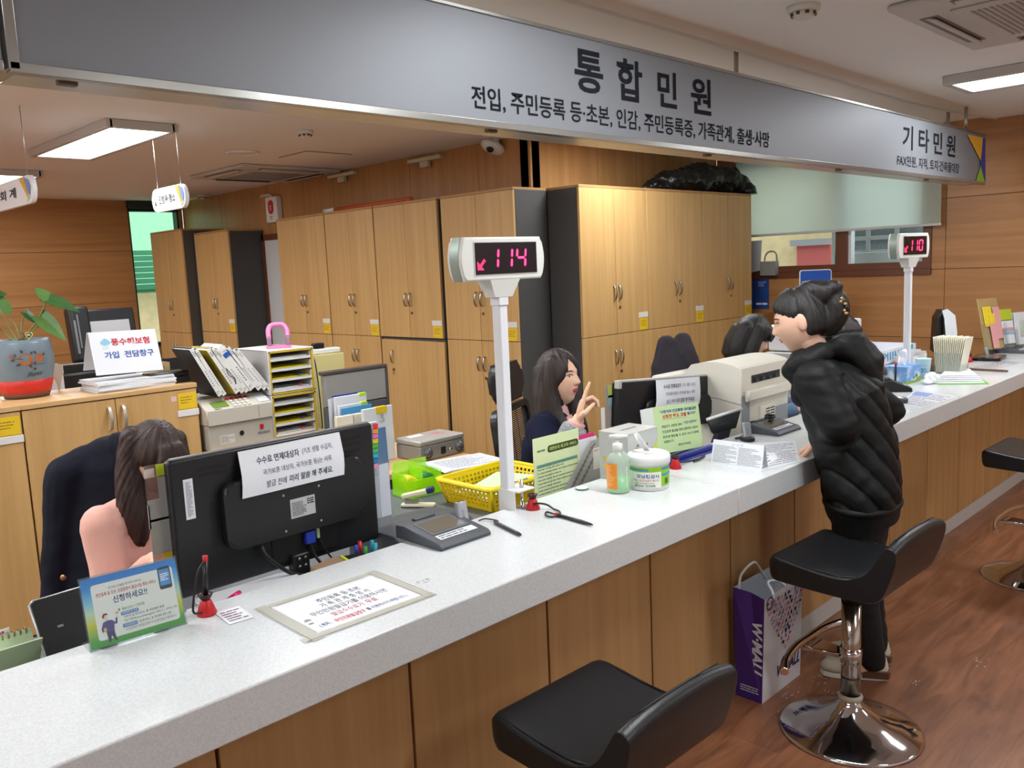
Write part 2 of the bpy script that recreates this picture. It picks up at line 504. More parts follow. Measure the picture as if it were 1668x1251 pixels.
# sill line
b = MB(FR((XR, 0, 0), (0, -1, 0), (0, 0, 1))); b.box(u0-0.02, u1+0.0, v0-0.05, v0-0.002, 0.0, 0.02)
struct(b.build('trim_3', brown_frame))

# outside: yellow brick neighbours, a green canopy, a grille-fronted cooler
yb = mat('yellow_brick', (214, 190, 140), 0.85, var=0.1, scale=9)
r = thing('neighbouring_building', 'yellow brick building wall outside the right hand window', 'building', (9.3, 4.0, 0))
b = MB(TR(-9.3, -4.0, 0)); b.box(9.2, 9.4, 3.0, 8.5, -0.2, 4.5); b.build('brick_wall', yb, r)
b = MB(TR(-9.3, -4.0, 0)); b.box(9.1, 9.2, onx(1352, 410, 9.1).y, onx(1298, 410, 9.1).y, 1.1, onx(1315, 400, 9.1).z); b.build('red_panel', mat('red_panel', (188, 92, 84), 0.6), r)
b = MB(TR(-9.3, -4.0, 0)); b.box(9.05, 9.2, onx(1352, 410, 9.1).y, onx(1290, 410, 9.1).y, onx(1315, 400, 9.1).z, onx(1315, 390, 9.1).z); b.build('ledge', mat('grey_ledge', (150, 150, 146), 0.8), r)
r = thing('outdoor_grille', 'white metal grille with rounded openings outside the right window pane', 'grille', (7.75, 2.95, 1.2))
b = MB()
gy0, gy1, gz0, gz1 = -0.52, 0.30, 0.27, 0.93
gm = mat('white_enamel', (222, 228, 226), 0.4)
fr_ = FR((0, 0, 0), (0, -1, 0), (0, 0, 1))
b = MB(FR((0, 0, 0), (0, -1, 0), (0, 0, 1)))
for k in range(4): b.box(-0.50+0.25*k-0.018, -0.50+0.25*k+0.018, 0.30, 0.95, -0.012, 0.012, 0.004)
for k in range(6): b.box(-0.50, 0.25, 0.40+0.125*k-0.018, 0.40+0.125*k+0.018, -0.010, 0.010, 0.003)
b.box(-0.55, 0.30, 0.24, 0.40, -0.02, 0.02, 0.005)
b.box(-0.58, -0.50, 0.24, 1.0, -0.02, 0.02, 0.005); b.box(0.25, 0.33, 0.24, 1.0, -0.02, 0.02, 0.005)
b.build('grille_bars', gm, r)
b = MB(FR((0, 0, 0), (0, -1, 0), (0, 0, 1))); b.box(-0.5, 0.25, 0.40, 0.98, -0.08, -0.06)
b.build('backing', mat('grey_coil', (164, 174, 178), 0.6, var=0.15, scale=80), r)
b = MB(); b.box(0.03, 0.40, -0.30, 0.55, -1.2, 0.25); b.build('stand', mat('pale_concrete', (190, 190, 184), 0.9), r)

r = thing('neighbouring_building', 'yellow brick wall with green canopy outside the narrow rear window', 'building', (4.6, 12.6, 0))
b = MB(TR(-4.6, -12.6, 0)); b.box(3.0, 7.0, 12.5, 12.7, -0.2, 1.52); b.build('brick_wall', yb, r)
b = MB(TR(-4.6, -12.6, 0)); b.box(3.0, 7.0, 12.42, 12.5, 1.5, 1.54); b.build('wall_cap', mat('teal_metal', (96, 150, 138), 0.5), r)
b = MB(FR((0, -0.9, 0), (1, 0, 0), (0, 0.35, 1)))
for k in range(7): b.box(-1.6, 2.4, 1.62+0.085*k, 1.62+0.085*k+0.07, 0.0, 0.012+0.004*(k % 2))
b.build('canopy', mat('teal_canopy', (128, 178, 166), 0.5, var=0.08, scale=6), r)

# blind on the right window
blind_m = bpy.data.materials.new('blind_fabric'); blind_m.use_nodes = True
nt = blind_m.node_tree; p = nt.nodes['Principled BSDF']; p.inputs['Base Color'].default_value = lin((206, 222, 212)); p.inputs['Roughness'].default_value = 0.9
tl = nt.nodes.new('ShaderNodeBsdfTranslucent'); tl.inputs[0].default_value = lin((222, 238, 226))
ms = nt.nodes.new('ShaderNodeMixShader'); ms.inputs[0].default_value = 0.5
nt.links.new(p.outputs[0], ms.inputs[1]); nt.links.new(tl.outputs[0], ms.inputs[2])
nt.links.new(ms.outputs[0], nt.nodes['Material Output'].inputs[0])
r = thing('roller_blind', 'pale green roller blind half lowered over the right window', 'blind', (7.13, 3.27, 1.78))
b = MB(TR(-7.13, -3.27, -1.78)); n = 40
pts = [(7.135+0.006*math.sin(i*0.5)*(1 if i % 3 else .4), 2.385+(4.16-2.385)*i/n) for i in range(n+1)]
b.loft([[(x, y, 1.80) for x, y in pts], [(x*0.3+7.135*.7, y, 2.47) for x, y in pts]], caps=False, closed=False)
b.build('fabric', blind_m, r)
b = MB(TR(-7.13, -3.27, -1.78)); b.box(7.125, 7.147, 2.38, 4.165, 1.782, 1.803, 0.004)
b.build('bottom_bar', mat('blind_bar', (205, 210, 204), 0.5), r)
b = MB(TR(-7.13, -3.27, -1.78)); b.cyl((7.14, 2.37, 2.48), (7.14, 4.17, 2.48), 0.024); b.build('roller', white_plastic, r)

# a white door in the inner wall, mostly behind the cabinets
b = MB(); b.box(XI-0.035, XI+0.0, 8.27, 8.33, 0, 2.06); b.box(XI-0.035, XI, 7.4, 7.46, 0, 2.06); b.box(XI-0.035, XI, 7.4, 8.33, 2.0, 2.06)
d1 = struct(b.build('door_1', brown_frame))
b = MB(); b.box(XI-0.02, XI-0.001, 7.46, 8.27, 0.01, 2.0); b.build('door_leaf', mat('white_door', (205, 206, 204), 0.5), d1)
b = MB(); b.cyl((XI-0.022, 7.55, 1.0), (XI-0.07, 7.55, 1.0), 0.012); b.cyl((XI-0.07, 7.55, 1.0), (XI-0.07, 7.66, 1.0), 0.009); b.build('door_handle', steel, d1)
b = MB(); b.box(XL, XI, YB-0.012, YB-0.0005, 0, 0.09); struct(b.build('baseboard_back', mat('dark_base', (60, 44, 34), 0.5)))
b = MB(); b.box(XR-0.012, XR-0.0005, YF, 1.3, 0, 0.09); struct(b.build('baseboard_right', mat('dark_base', (60, 44, 34), 0.5)))

# ------------------------------------------------------------------ ceiling things
diff_m = mat('lit_diffuser', (255, 255, 255), 0.6, emit=(250, 252, 255), estr=8.0)
frame_m = mat('light_frame', (196, 192, 186), 0.5)
def ceiling_light(x, y0, y1, z, label, group=None):
    t = thing('ceiling_light', label, 'light', (x, (y0+y1)/2, z), 0, group)
    h = (y1-y0)/2
    b = MB()
    for s in (-1, 1):
        b.box(s*0.195-0.02, s*0.195+0.02, -h-0.02, h+0.02, -0.05, -0.001, 0.004)
        b.box(-0.195, 0.195, s*h-0.02, s*h+0.02, -0.05, -0.001, 0.004)
    b.build('light_frame', frame_m, t)
    b = MB(); b.box(-0.178, 0.178, -h+0.018, h-0.018, -0.040, -0.034); b.build('diffuser', diff_m, t)
    return t
lf = ['long ceiling light panel at the right edge above the counter stools', 'ceiling light panel over the visitors side, left of the air conditioner', 'ceiling light panel over the visitors side, far left',
      'ceiling light panel behind the viewer on the right', 'ceiling light panel behind the viewer on the left']
lr = ['lit ceiling panel hanging over the office beside the small hanging signs', 'second lit ceiling panel at far left, half hidden by a hanging sign',
      'ceiling light panel hidden behind the long sign over the clerks', 'ceiling light panel hidden behind the long sign before the tall cabinets', 'ceiling light panel above the left desks', 'ceiling light panel over the far left of the office', 'added ceiling light panel out of view in the rear left corner', 'added ceiling light panel out of view beside the left wall', 'added ceiling light panel out of view by the left wall near the counter']
for (x, a, c), l in zip(PANELS_FRONT, lf): ceiling_light(x, a, c, FRONT_Z, l)
for (x, a, c), l in zip(PANELS_REAR, lr): ceiling_light(x, a, c, REAR_Z, l)

def cassette(cx, cy, z, sx, sy, label, dark=58):
    t = thing('ceiling_air_conditioner', label, 'air conditioner', (cx, cy, z))
    am = mat('aircon_plastic', (198, 196, 192), 0.5)
    b = MB(); b.box(-sx/2, sx/2, -sy/2, sy/2, -0.028, -0.001, 0.012, 3); b.build('body', am, t)
    dk = mat('aircon_slot_%d' % dark, (dark, dark-3, dark-6), 0.7)
    for s in (-1, 1):
        b = MB(); b.box(-sx*0.29, sx*0.29, s*sy*0.42-0.035, s*sy*0.42+0.035, -0.031, -0.027); b.build('air_outlet', dk, t)
        b = MB(TR(0, s*sy*0.42, -0.034) @ RX(0.35*s)); b.box(-sx*0.28, sx*0.28, -0.026, 0.02, -0.003, 0.003); b.build('louvre', am, t)
        b = MB(); b.box(s*sx*0.42-0.035, s*sx*0.42+0.035, -sy*0.29, sy*0.29, -0.031, -0.027); b.build('air_outlet', dk, t)
        b = MB(TR(s*sx*0.42, 0, -0.034) @ RY(-0.35*s)); b.box(-0.026, 0.02, -sy*0.28, sy*0.28, -0.003, 0.003); b.build('louvre', am, t)
    b = MB(); b.box(-sx*0.33, sx*0.33, -sy*0.33, sy*0.33, -0.036, -0.027, 0.006); b.build('grille_panel', am, t)
    gm2 = mat('aircon_grille', (158, 156, 152), 0.6)
    b = MB()
    for k in range(26):
        y = -sy*0.27+sy*0.54*k/25; b.box(-sx*0.27, sx*0.27, y-0.005, y+0.005, -0.039, -0.035)
    b.build('grille', gm2, t)
    return t
cassette(4.02, 0.88, FRONT_Z, 1.02, 1.02, 'square ceiling air conditioner above the visitors side, top right', 128)
cassette(4.10, 7.20, REAR_Z, 0.98, 1.0, 'square ceiling air conditioner over the office, above the left cabinets')

def detector(name, x, y, z, r, label, m, cat='smoke detector'):
    t = thing(name, label, cat, (x, y, z))
    b = MB(); b.lathe([(0.001, 0), (r, 0), (r, -0.014), (r*0.92, -0.022), (0.001, -0.022)], 32); b.build('base', m, t)
    b = MB(); b.lathe([(r*0.7, -0.022), (r*0.68, -0.034), (r*0.45, -0.046), (0.001, -0.049)], 32); b.build('sensor_head', m, t)
    b = MB()
    for k in range(8):
        a = k*PI/4; b.box(math.cos(a)*r*0.68-0.006, math.cos(a)*r*0.68+0.006, math.sin(a)*r*0.68-0.006, math.sin(a)*r*0.68+0.006, -0.036, -0.025)
    b.build('vent_slot', dark_plastic, t)
    return t
cw = mat('cream_plastic', (218, 214, 204), 0.5)
detector('smoke_detector', 3.25, 1.60, FRONT_Z, 0.062, 'round white smoke detector on the front ceiling at the top', cw)
detector('smoke_detector', 3.206, 5.07, REAR_Z, 0.055, 'round white smoke detector on the office ceiling below the sign', cw)
detector('smoke_detector', 4.50, 9.30, REAR_Z, 0.06, 'small round detector on the ceiling near the narrow window', cw)
t = thing('ceiling_vent', 'flat round vent ring on the office ceiling', 'vent', (3.32, 6.14, REAR_Z))
b = MB(); b.lathe([(0.10, -0.001), (0.125, -0.001), (0.125, -0.010), (0.118, -0.014), (0.10, -0.006), (0.10, -0.001)], 40, caps=False); b.build('vent_ring', ceil_m, t)
b = MB(); b.lathe([(0.001, -0.001), (0.098, -0.001), (0.098, -0.005), (0.001, -0.005)], 40); b.build('vent_plate', ceil_m, t)
t = thing('ceiling_hatch', 'square access hatch with a thin dark outline in the office ceiling', 'hatch', (3.91, 6.06, REAR_Z))
b = MB(); b.box(-0.21, 0.21, -0.21, 0.21, -0.004, -0.001); b.build('hatch_frame', mat('hatch_line', (120, 112, 104), 0.7), t)
b = MB(); b.box(-0.20, 0.20, -0.20, 0.20, -0.007, -0.0035); b.build('hatch_panel', ceil_m, t)
# wall fittings just under the ceiling
def lamp_unit(y, label):
    t = thing('emergency_lamp', label, 'emergency lamp', (XI, y, 2.50))
    b = MB(); b.box(-0.06, -0.001, -0.21, 0.21, 0.0, 0.032, 0.008); b.build('housing', mat('aged_cream', (206, 198, 170), 0.5), t)
    b = MB(); b.prism([(-0.055, -0.05), (-0.055, 0.05), (-0.02, 0.05), (-0.02, -0.05)], -0.05, 0.001, 0.006); b.build('lamp_head', mat('aged_cream', (206, 198, 170), 0.5), t)
lamp_unit(5.55, 'cream emergency lamp high on the wall above the office, nearer the sign')
lamp_unit(6.75, 'cream emergency lamp high on the wall above the orange strip')
t = thing('ceiling_camera', 'white dome camera under the ceiling beside the long sign', 'camera', (4.60, 4.72, REAR_Z))
b = MB(); b.cyl((0, 0, -0.001), (0, 0, -0.03), 0.05); b.build('mount', white_plastic, t)
b = MB(TR(0, 0, -0.06) @ RY(0.35)); b.ball((0, 0, 0), (0.11, 0.075, 0.045), 24, 14); b.build('housing', white_plastic, t)
b = MB(); b.ball((-0.05, -0.02, -0.075), 0.03); b.build('lens', black_plastic, t)
t = thing('fire_alarm_box', 'white box with a red oval emblem on the wall above the left cabinets', 'alarm', (XI, 8.0, 2.30), 0)
b = MB(); b.box(-0.07, -0.001, -0.11, 0.11, -0.13, 0.13, 0.012, 3); b.build('body', white_plastic, t)
b = MB(FR((-0.0715, 0, 0.02), (0, -1, 0), (0, 0, 1))); b.prism(rrect(-0.05, -0.065, 0.05, 0.075, 0.045), 0, 0.002); b.build('emblem', red_plastic, t)
b = MB(FR((-0.0745, 0, 0.02), (0, -1, 0), (0, 0, 1)))
b.tube([(-0.02, -0.03, 0), (0, 0.0, 0), (0.02, -0.03, 0)], 0.004, 6); b.tube([(0, 0, 0), (0, 0.03, 0)], 0.004, 6); b.tube([(-0.02, 0.012, 0), (0.02, 0.012, 0)], 0.004, 6)
b.build('pictogram', white_plastic, t)
b = MB(FR((-0.0715, 0, -0.07), (0, -1, 0), (0, 0, 1))); b.lines(-0.03, -0.03, 0.03, 0.01, 2, z=0.0006); b.build('lettering', grey_ink, t)
b = MB(); b.tube([(-0.02, 0.02, 0.13), (-0.05, 0.06, 0.16), (-0.05, 0.22, 0.16)], 0.006); b.tube([(-0.03, 0.02, 0.13), (-0.06, 0.06, 0.145), (-0.06, 0.22, 0.145)], 0.006); b.build('conduit', white_plastic, t)

# ------------------------------------------------------------------ the long sign
sil = bpy.data.materials.new('silver_sign_face'); sil.use_nodes = True
p = sil.node_tree.nodes['Principled BSDF']; p.inputs['Base Color'].default_value = lin((136, 140, 146)); p.inputs['Roughness'].default_value = 0.52; p.inputs['Metallic'].default_value = 0.35
sign_frame = mat('sign_frame', (168, 168, 164), 0.25, 0.8)
SY, SB, ST, SD = 1.95, 2.047, 2.368, 0.13
def sign_board(label, xa, xb, texts, coloured):
    t = thing('overhead_sign', label, 'sign', ((xa+xb)/2, SY+SD/2, SB))
    o = Vector(t.location)
    b = MB(TR(*(-o))); b.box(xa, xb, SY, SY+SD, SB, ST, 0.002, 1); b.build('board', sil, t)
    b = MB(TR(*(-o)))
    b.box(xa, xb, SY-0.006, SY+0.02, SB-0.016, SB+0.006, 0.002); b.box(xa, xb, SY-0.006, SY+0.02, ST-0.004, ST+0.008, 0.002)
    b.box(xa-0.002, xa+0.02, SY-0.006, SY+SD, SB-0.01, ST+0.006, 0.002)
    b.build('edge_frame', sign_frame, t)
    b = MB(TR(*(-o))); b.box(xa+0.02, xb-0.01, SY+0.02, SY+SD+0.02, SB-0.010, SB-0.002); b.build('underside', mat('sign_underside', (196, 188, 176), 0.25, 0.3), t)
    F0 = TR(*(-o)) @ FR((0, SY-0.0016, 0), (1, 0, 0), (0, 0, 1))
    for s, xl, xr, zb, zt, bold, m in texts:
        b = MB(F0); b.text(s, xl, zb, xr-xl, zt-zb, bold); b.build('lettering', m, t)
    xs = [(3.749, 1), (1.2, 1), (6.42, 0), (6.62, 1)] if coloured else []
    for x, back in xs:
        for y in (SY+0.05, SY+SD+0.10)[back:back+1]:
            b = MB(TR(*(-o))); b.cyl((x, y, ST), (x, y, (FRONT_Z if y < 2.05 else REAR_Z)), 0.011, n=12)
            if y > SY+SD: b.box(x-0.012, x+0.012, SY+SD, y+0.012, ST-0.03, ST+0.002)
            b.build('hanger_rod', steel, t)
    for x in [xa+0.12+1.25*k for k in range(12) if xa+0.2+1.25*k < xb-0.2]:
        b = MB(TR(*(-o))); b.box(x-0.02, x+0.02, SY+0.03, SY+0.05, SB-0.022, SB-0.008, 0.003); b.build('clip', mat('bronze_clip', (110, 96, 80), 0.4, 0.6), t)
    if coloured:
        for nm, pl, m in (('yellow_corner', [(1576, 219), (1601, 224.5), (1600, 240), (1597.5, 262)], mat('sign_yellow', (222, 168, 50), 0.5)),
                          ('green_corner', [(1597.5, 270), (1604.5, 297), (1590, 295)], mat('sign_green', (140, 178, 40), 0.5)),
                          ('blue_corner', [(1601, 224.5), (1605, 226), (1605.5, 296), (1604.5, 296), (1597.5, 270), (1597.5, 262), (1600, 240)], mat('sign_blue', (36, 58, 150), 0.5))):
            b = MB(TR(*(-o))); q = [ony(x, y, SY-0.0075) for x, y in pl]; b.poly(q); b.build(nm, m, t)
    return t
X = lambda px, py: ony(px, py, SY).x
Z = lambda px, py: ony(px, py, SY).z
ink = mat('sign_ink', (30, 33, 38), 0.9, spec=0.15)
xe = X(1605, 260)
sign_board('long silver grey sign with Korean lettering hung over the service counter', X(9, 60), xe, [
    ('통', X(936, 125), X(982, 125), Z(955, 151), Z(955, 81.5), 0.022, ink),
    ('합', X(1005, 140), X(1046, 140), Z(1025, 165), Z(1025, 97), 0.022, ink),
    ('민', X(1071, 150), X(1102, 150), Z(1085, 175), Z(1085, 116), 0.022, ink),
    ('원', X(1125, 160), X(1158, 160), Z(1140, 186), Z(1140, 127), 0.022, ink),
    ('전입, 주민등록 등·초본, 인감, 주민등록증, 가족관계, 출생·사망', X(768, 160), X(1253, 230), Z(1000, 208)-0.002, Z(1000, 176)+0.002, 0.012, ink),
    ('기 타 민 원', X(1470, 225), X(1556, 235), Z(1513, 250), Z(1513, 212), 0.02, ink),
    ('FAX민원, 지적, 토지·건축물대장', X(1461, 262), X(1562, 275), Z(1512, 277), Z(1512, 259), 0.012, ink)], True)
sign_board('end of a second silver grey sign joining the long sign at top left', -1.6, X(7, 60)-0.008, [], False)

# small signs hanging on wires
def hanging_sign(x, y0, y1, z0, z1, txt, label, hooks):
    t = thing('hanging_sign', label, 'sign', (x, (y0+y1)/2, z0))
    w, h = y1-y0, z1-z0
    M = FR((-0.012, 0, 0), (0, -1, 0), (0, 0, 1))
    b = MB(M); b.prism(rrect(-w/2, 0, w/2, h, h*0.42, 8), -0.024, 0.0, 0.004); b.build('board', mat('white_acrylic', (238, 240, 244), 0.3), t)  # one even bright white, no emission
    Mf = FR((-0.0135, 0, 0), (0, -1, 0), (0, 0, 1))
    b = MB(Mf); b.poly([(w*0.22, h*0.97, 0), (w*0.33, h*0.97, 0), (w*0.40, h*0.3, 0), (w*0.38, h*0.2, 0)]); b.build('yellow_stripe', mat('sign_yellow', (222, 168, 50), 0.5), t)
    b = MB(Mf); b.poly([(w*0.34, h*0.96, 0), (w*0.44, h*0.82, 0), (w*0.47, h*0.55, 0), (w*0.44, h*0.25, 0), (w*0.405, h*0.35, 0)]); b.build('blue_stripe', mat('sign_pale_blue', (112, 146, 200), 0.5), t)
    b = MB(Mf); b.poly([(w*0.40, h*0.28, 0), (w*0.44, h*0.2, 0), (w*0.36, h*0.05, 0), (w*0.365, h*0.12, 0)]); b.build('green_stripe', mat('sign_pale_green', (172, 206, 120), 0.5), t)
    b = MB(Mf)
    for s, a, c, d, e in txt: b.text(s, w*a, h*d, w*(c-a), h*(e-d), 0.012, M=TR(0, 0, 0.0004))
    b.build('lettering', ink, t)
    for hy in hooks:
        b = MB(); b.tube([(0, hy, h), (0, hy, REAR_Z-z0)], 0.0022, 6); b.build('hanging_wire', steel, t)
    return t
hanging_sign(2.385, 5.13, 5.62, 2.055, 2.20, [('민방위·청소', -0.28, 0.21, 0.32, 0.70), ('ㆍ', -0.40, -0.37, 0.25, 0.5)], 'small white sign on two wires reading 민방위·청소', (-0.17, 0.17))
hanging_sign(1.50, 5.0, 5.75, 2.055, 2.20, [('회 계', -0.28, 0.12, 0.32, 0.70)], 'small white sign on a wire cut off by the left frame edge', (-0.28, 0.28))
# ------------------------------------------------------------------ the service counter
CZ, CB, CY0, CY1 = 0.865, 0.774, 1.40, 1.846
st = bpy.data.materials.new('white_quartz'); st.use_nodes = True
nt = st.node_tree; p = nt.nodes['Principled BSDF']; p.inputs['Roughness'].default_value = 0.22
tc = nt.nodes.new('ShaderNodeTexCoord'); n1 = nt.nodes.new('ShaderNodeTexNoise'); n1.inputs['Scale'].default_value = 210; n1.inputs['Detail'].default_value = 2
rp = nt.nodes.new('ShaderNodeValToRGB'); rp.color_ramp.elements[0].position = 0.3; rp.color_ramp.elements[0].color = lin((200, 204, 205)); rp.color_ramp.elements[1].position = 0.7; rp.color_ramp.elements[1].color = lin((215, 219, 220))
nt.links.new(tc.outputs['Object'], n1.inputs['Vector']); nt.links.new(n1.outputs['Fac'], rp.inputs['Fac']); nt.links.new(rp.outputs[0], p.inputs['Base Color'])
t = thing('service_counter', 'long white stone topped service counter with wood veneer front', 'counter', (2.9, 1.62, 0))
o = TR(-2.9, -1.62, 0)
cuts = [-1.3, ony(1203, 793, CY0).x, 5.0, XR-0.01]
for a, c in zip(cuts, cuts[1:]):
    b = MB(o); b.box(a+0.0006, c-0.0006, CY0, CY1, CB, CZ, 0.004, 2); b.build('countertop', st, t)
seams = [0.698+0.4965*k for k in range(-4, 13)]
for a, c in zip(seams, seams[1:]):
    a2, c2 = max(a, -1.25), min(c, XR-0.02)
    if c2-a2 < 0.02: continue
    b = MB(o); b.box(a2+0.004, c2-0.004, 1.60, 1.62, 0.085, CB-0.001, 0.0015, 1); b.build('front_panel', panel_wood, t)
b = MB(o); b.box(-1.25, XR-0.02, 1.612, 1.78, 0.01, CB-0.002); b.build('carcass', mat('dark_wood_backing', (70, 46, 28), 0.7), t)
b = MB(o); b.box(-1.25, XR-0.02, 1.603, 1.625, 0.0, 0.085, 0.001, 1); b.build('kick_plate', mat('pale_kick', (190, 188, 184), 0.4, var=0.04, scale=60), t)
# ================================================================== tall cabinets
def handle_mb(M, dirx=1):
    b = MB(M)
    pts = [(0, -0.055, 0), (0, -0.05, 0.012), (0, -0.03, 0.022), (0, 0, 0.027), (0, 0.03, 0.022), (0, 0.05, 0.012), (0, 0.055, 0)]
    w = 0.008
    b.loft([[(x-w, y, z-0.002), (x+w, y, z-0.002), (x+w, y, z+0.002), (x-w, y, z+0.002)] for x, y, z in spline(pts, 4)])
    return b
def tall_cabinet(label, M, w, d, h, split, group, left=True, right=True, lower='double', marks=True, open_tilt=0.0):
    """local frame M: origin bottom left front corner, x along the front, y up, z out of the front"""
    o = M @ Vector((w/2, 0, -d/2))
    t = thing('tall_cabinet', label, 'cabinet', (o.x, o.y, 0), 0, group)
    A = Matrix.Translation(-Vector(t.location)) @ M
    b = MB(A)
    b.box(0, w, 0, h, -d, -0.022); b.build('body', charcoal, t)
    b = MB(A); b.box(-0.0, w, h-0.001, h+0.018, -d, 0.0, 0.002, 1); b.build('top_panel', beech_edge, t)
    tiers = [(0.07, split-0.002), (split+0.002, h-0.002)]
    for k, (z0, z1) in enumerate(tiers):
        cols = [(0.002, w/2-0.0015), (w/2+0.0015, w-0.002)]
        if k == 0 and lower == 'single': cols = [(0.002, w-0.002)]
        for i, (a, c) in enumerate(cols):
            b = MB(A)
            if k == 0 and lower == 'single':
                b = MB(A @ TR(0, 0, 0) @ Matrix.Rotation(-0.008, 4, 'Z')); z1b = z1-0.018
            else: z1b = z1
            b.box(a, c, z0, z1b, -0.021, 0.0, 0.0015, 1)
            dr = b.build('door', beech, t)
            hx = (c-0.028) if i == 0 else (a+0.028)
            hz = (z0+0.30) if k == 1 else (z1-0.17)
            if len(cols) == 1: hx = 0.15; hz = z1-0.16
            handle_mb(A @ TR(hx, hz, 0.0005)).build('handle', steel, dr)
            if i == 1 or len(cols) == 1:
                b = MB(A); lx = hx+0.004; lz = hz-0.105
                b.cyl((lx, lz, 0), (lx, lz, 0.006), 0.011, n=16); b.build('lock', mat('brass_lock', (150, 120, 80), 0.35, 0.9), dr)
                if len(cols) == 1:
                    b = MB(A); b.box(lx-0.003, lx+0.003, lz-0.045, lz, 0.008, 0.011); b.cyl((lx, lz, .006), (lx, lz, .02), .006, n=12); b.build('key', steel, dr)
            if marks and k == 1 and i == 1:
                b = MB(A); b.box(w-0.115, w-0.015, z0+0.005, z0+0.095, 0.0002, 0.0012); b.build('yellow_sticker', yellow_label, dr)
                b = MB(A); b.lines(w-0.105, z0+0.03, w-0.03, z0+0.08, 4, 0.3, 4, z=0.0016); b.build('lettering', mat('faded_brown_ink', (150, 110, 40), 0.7), dr)
                b = MB(A); b.box(w-0.125, w-0.01, z0+0.098, z0+0.138, 0.0002, 0.003, 0.001, 1); b.build('name_plate', white_plastic, dr)
    b = MB(A); b.box(0.0, w, 0.0, 0.066, -0.05, -0.002); b.build('plinth', charcoal, t)
    return t
def FY(x, y): return FR((x, y, 0), (1, 0, 0), (0, 0, 1))        # front faces the counter
def FX(x, y): return FR((x, y, 0), (0, -1, 0), (0, 0, 1))       # front faces left
gC = 'tall beech cabinets on the right facing the counter'
gB = 'tall beech cabinets in the middle row facing left'
gA = 'tall cabinets in the far left corner'
xs = [4.605, 5.385, 6.165]
for x, l in zip(xs, ['tall beech cabinet on the right, beside the dark charcoal side panel', 'tall beech cabinet behind the chair with a dark coat', 'tall beech cabinet under the black bag, beside the window']):
    tall_cabinet(l, FY(x, 3.90), 0.778, 0.46, 2.135, 1.085, gC)
ys = [7.36, 6.47, 5.67, 4.92]
tall_cabinet('tall beech cabinet farthest left in the middle row, beside the white door', FX(4.25, 7.33), 0.80, 0.34, 2.135, 1.085, gB)
tall_cabinet('tall beech cabinet second in the middle row, with the orange strip on top', FX(4.25, 6.52), 0.71, 0.34, 2.135, 1.085, gB)
tall_cabinet('tall beech cabinet with a single ill-fitting lower door and a key', FX(4.25, 5.80), 0.80, 0.34, 2.135, 1.085, gB, lower='single')
tall_cabinet('tall beech cabinet behind the lit 114 number display', FX(4.25, 4.955), 0.765, 0.34, 2.135, 1.085, gB)
tall_cabinet('tall cabinet with a charcoal side, right one of the far left pair', FX(4.25, 9.075), 0.765, 0.385, 2.105, 1.06, gA)
tall_cabinet('tall cabinet standing against the narrow rear window', FX(4.12, 9.90), 0.80, 0.50, 2.16, 1.05, gA, marks=False)

# orange strip and small white box lying on the row
t = thing('orange_tube', 'long orange tube lying on top of the middle cabinets', 'tube', (4.36, 6.05, 2.153))
b = MB(); b.cyl((0, -0.55, 0.022), (0, 0.45, 0.022), 0.022, n=16); b.build('tube', mat('orange_tube', (190, 84, 36), 0.5), t)
b = MB(); b.cyl((0, 0.45, 0.022), (0, 0.62, 0.022), 0.0225, n=16); b.build('end_cap', white_plastic, t)
b = MB(); b.cyl((0, -0.62, 0.022), (0, -0.55, 0.022), 0.024, n=16); b.build('end_cap', mat('orange_tube', (190, 84, 36), 0.5), t)

# crumpled black bag on the right-hand cabinets
t = thing('black_bag', 'crumpled black plastic bag lying on top of the right cabinet', 'bag', (6.45, 4.10, 2.153))
b = MB()
for c, r in (((-0.35, 0, 0.09), (0.28, 0.17, 0.09)), ((0, 0.02, 0.12), (0.30, 0.18, 0.125)), ((0.3, 0, 0.12), (0.24, 0.18, 0.13)), ((0.48, -0.02, 0.09), (0.12, 0.15, 0.11)), ((-0.62, 0, 0.045), (0.13, 0.08, 0.045)), ((0.52, -0.14, 0.03), (0.09, 0.10, 0.07))):
    b.ball(c, r, 28, 18)
def crumple(co, n):
    v = noise.noise(co*9)*0.035 + abs(noise.noise(co*22+Vector((3, 1, 2))))*0.022
    q = co+n*v; q.z = max(q.z, 0.001); return q
bag_m = mat('black_bin_bag', (22, 25, 26), 0.28, bump=0.3, bscale=40)
remesh(b, 'bag_body', bag_m, t, 0.012, 1, world=False, fn=crumple)
b = MB(); b.tube(spline([(-0.70, 0.0, 0.05), (-0.74, 0.02, 0.055), (-0.80, -0.02, 0.03), (-0.85, 0.0, 0.02)], 4), [0.02, 0.018, 0.016, 0.015, 0.016, 0.02, 0.024, 0.026, 0.03, 0.03, 0.028, 0.02, 0.01], 10); b.build('bag_knot', bag_m, t)

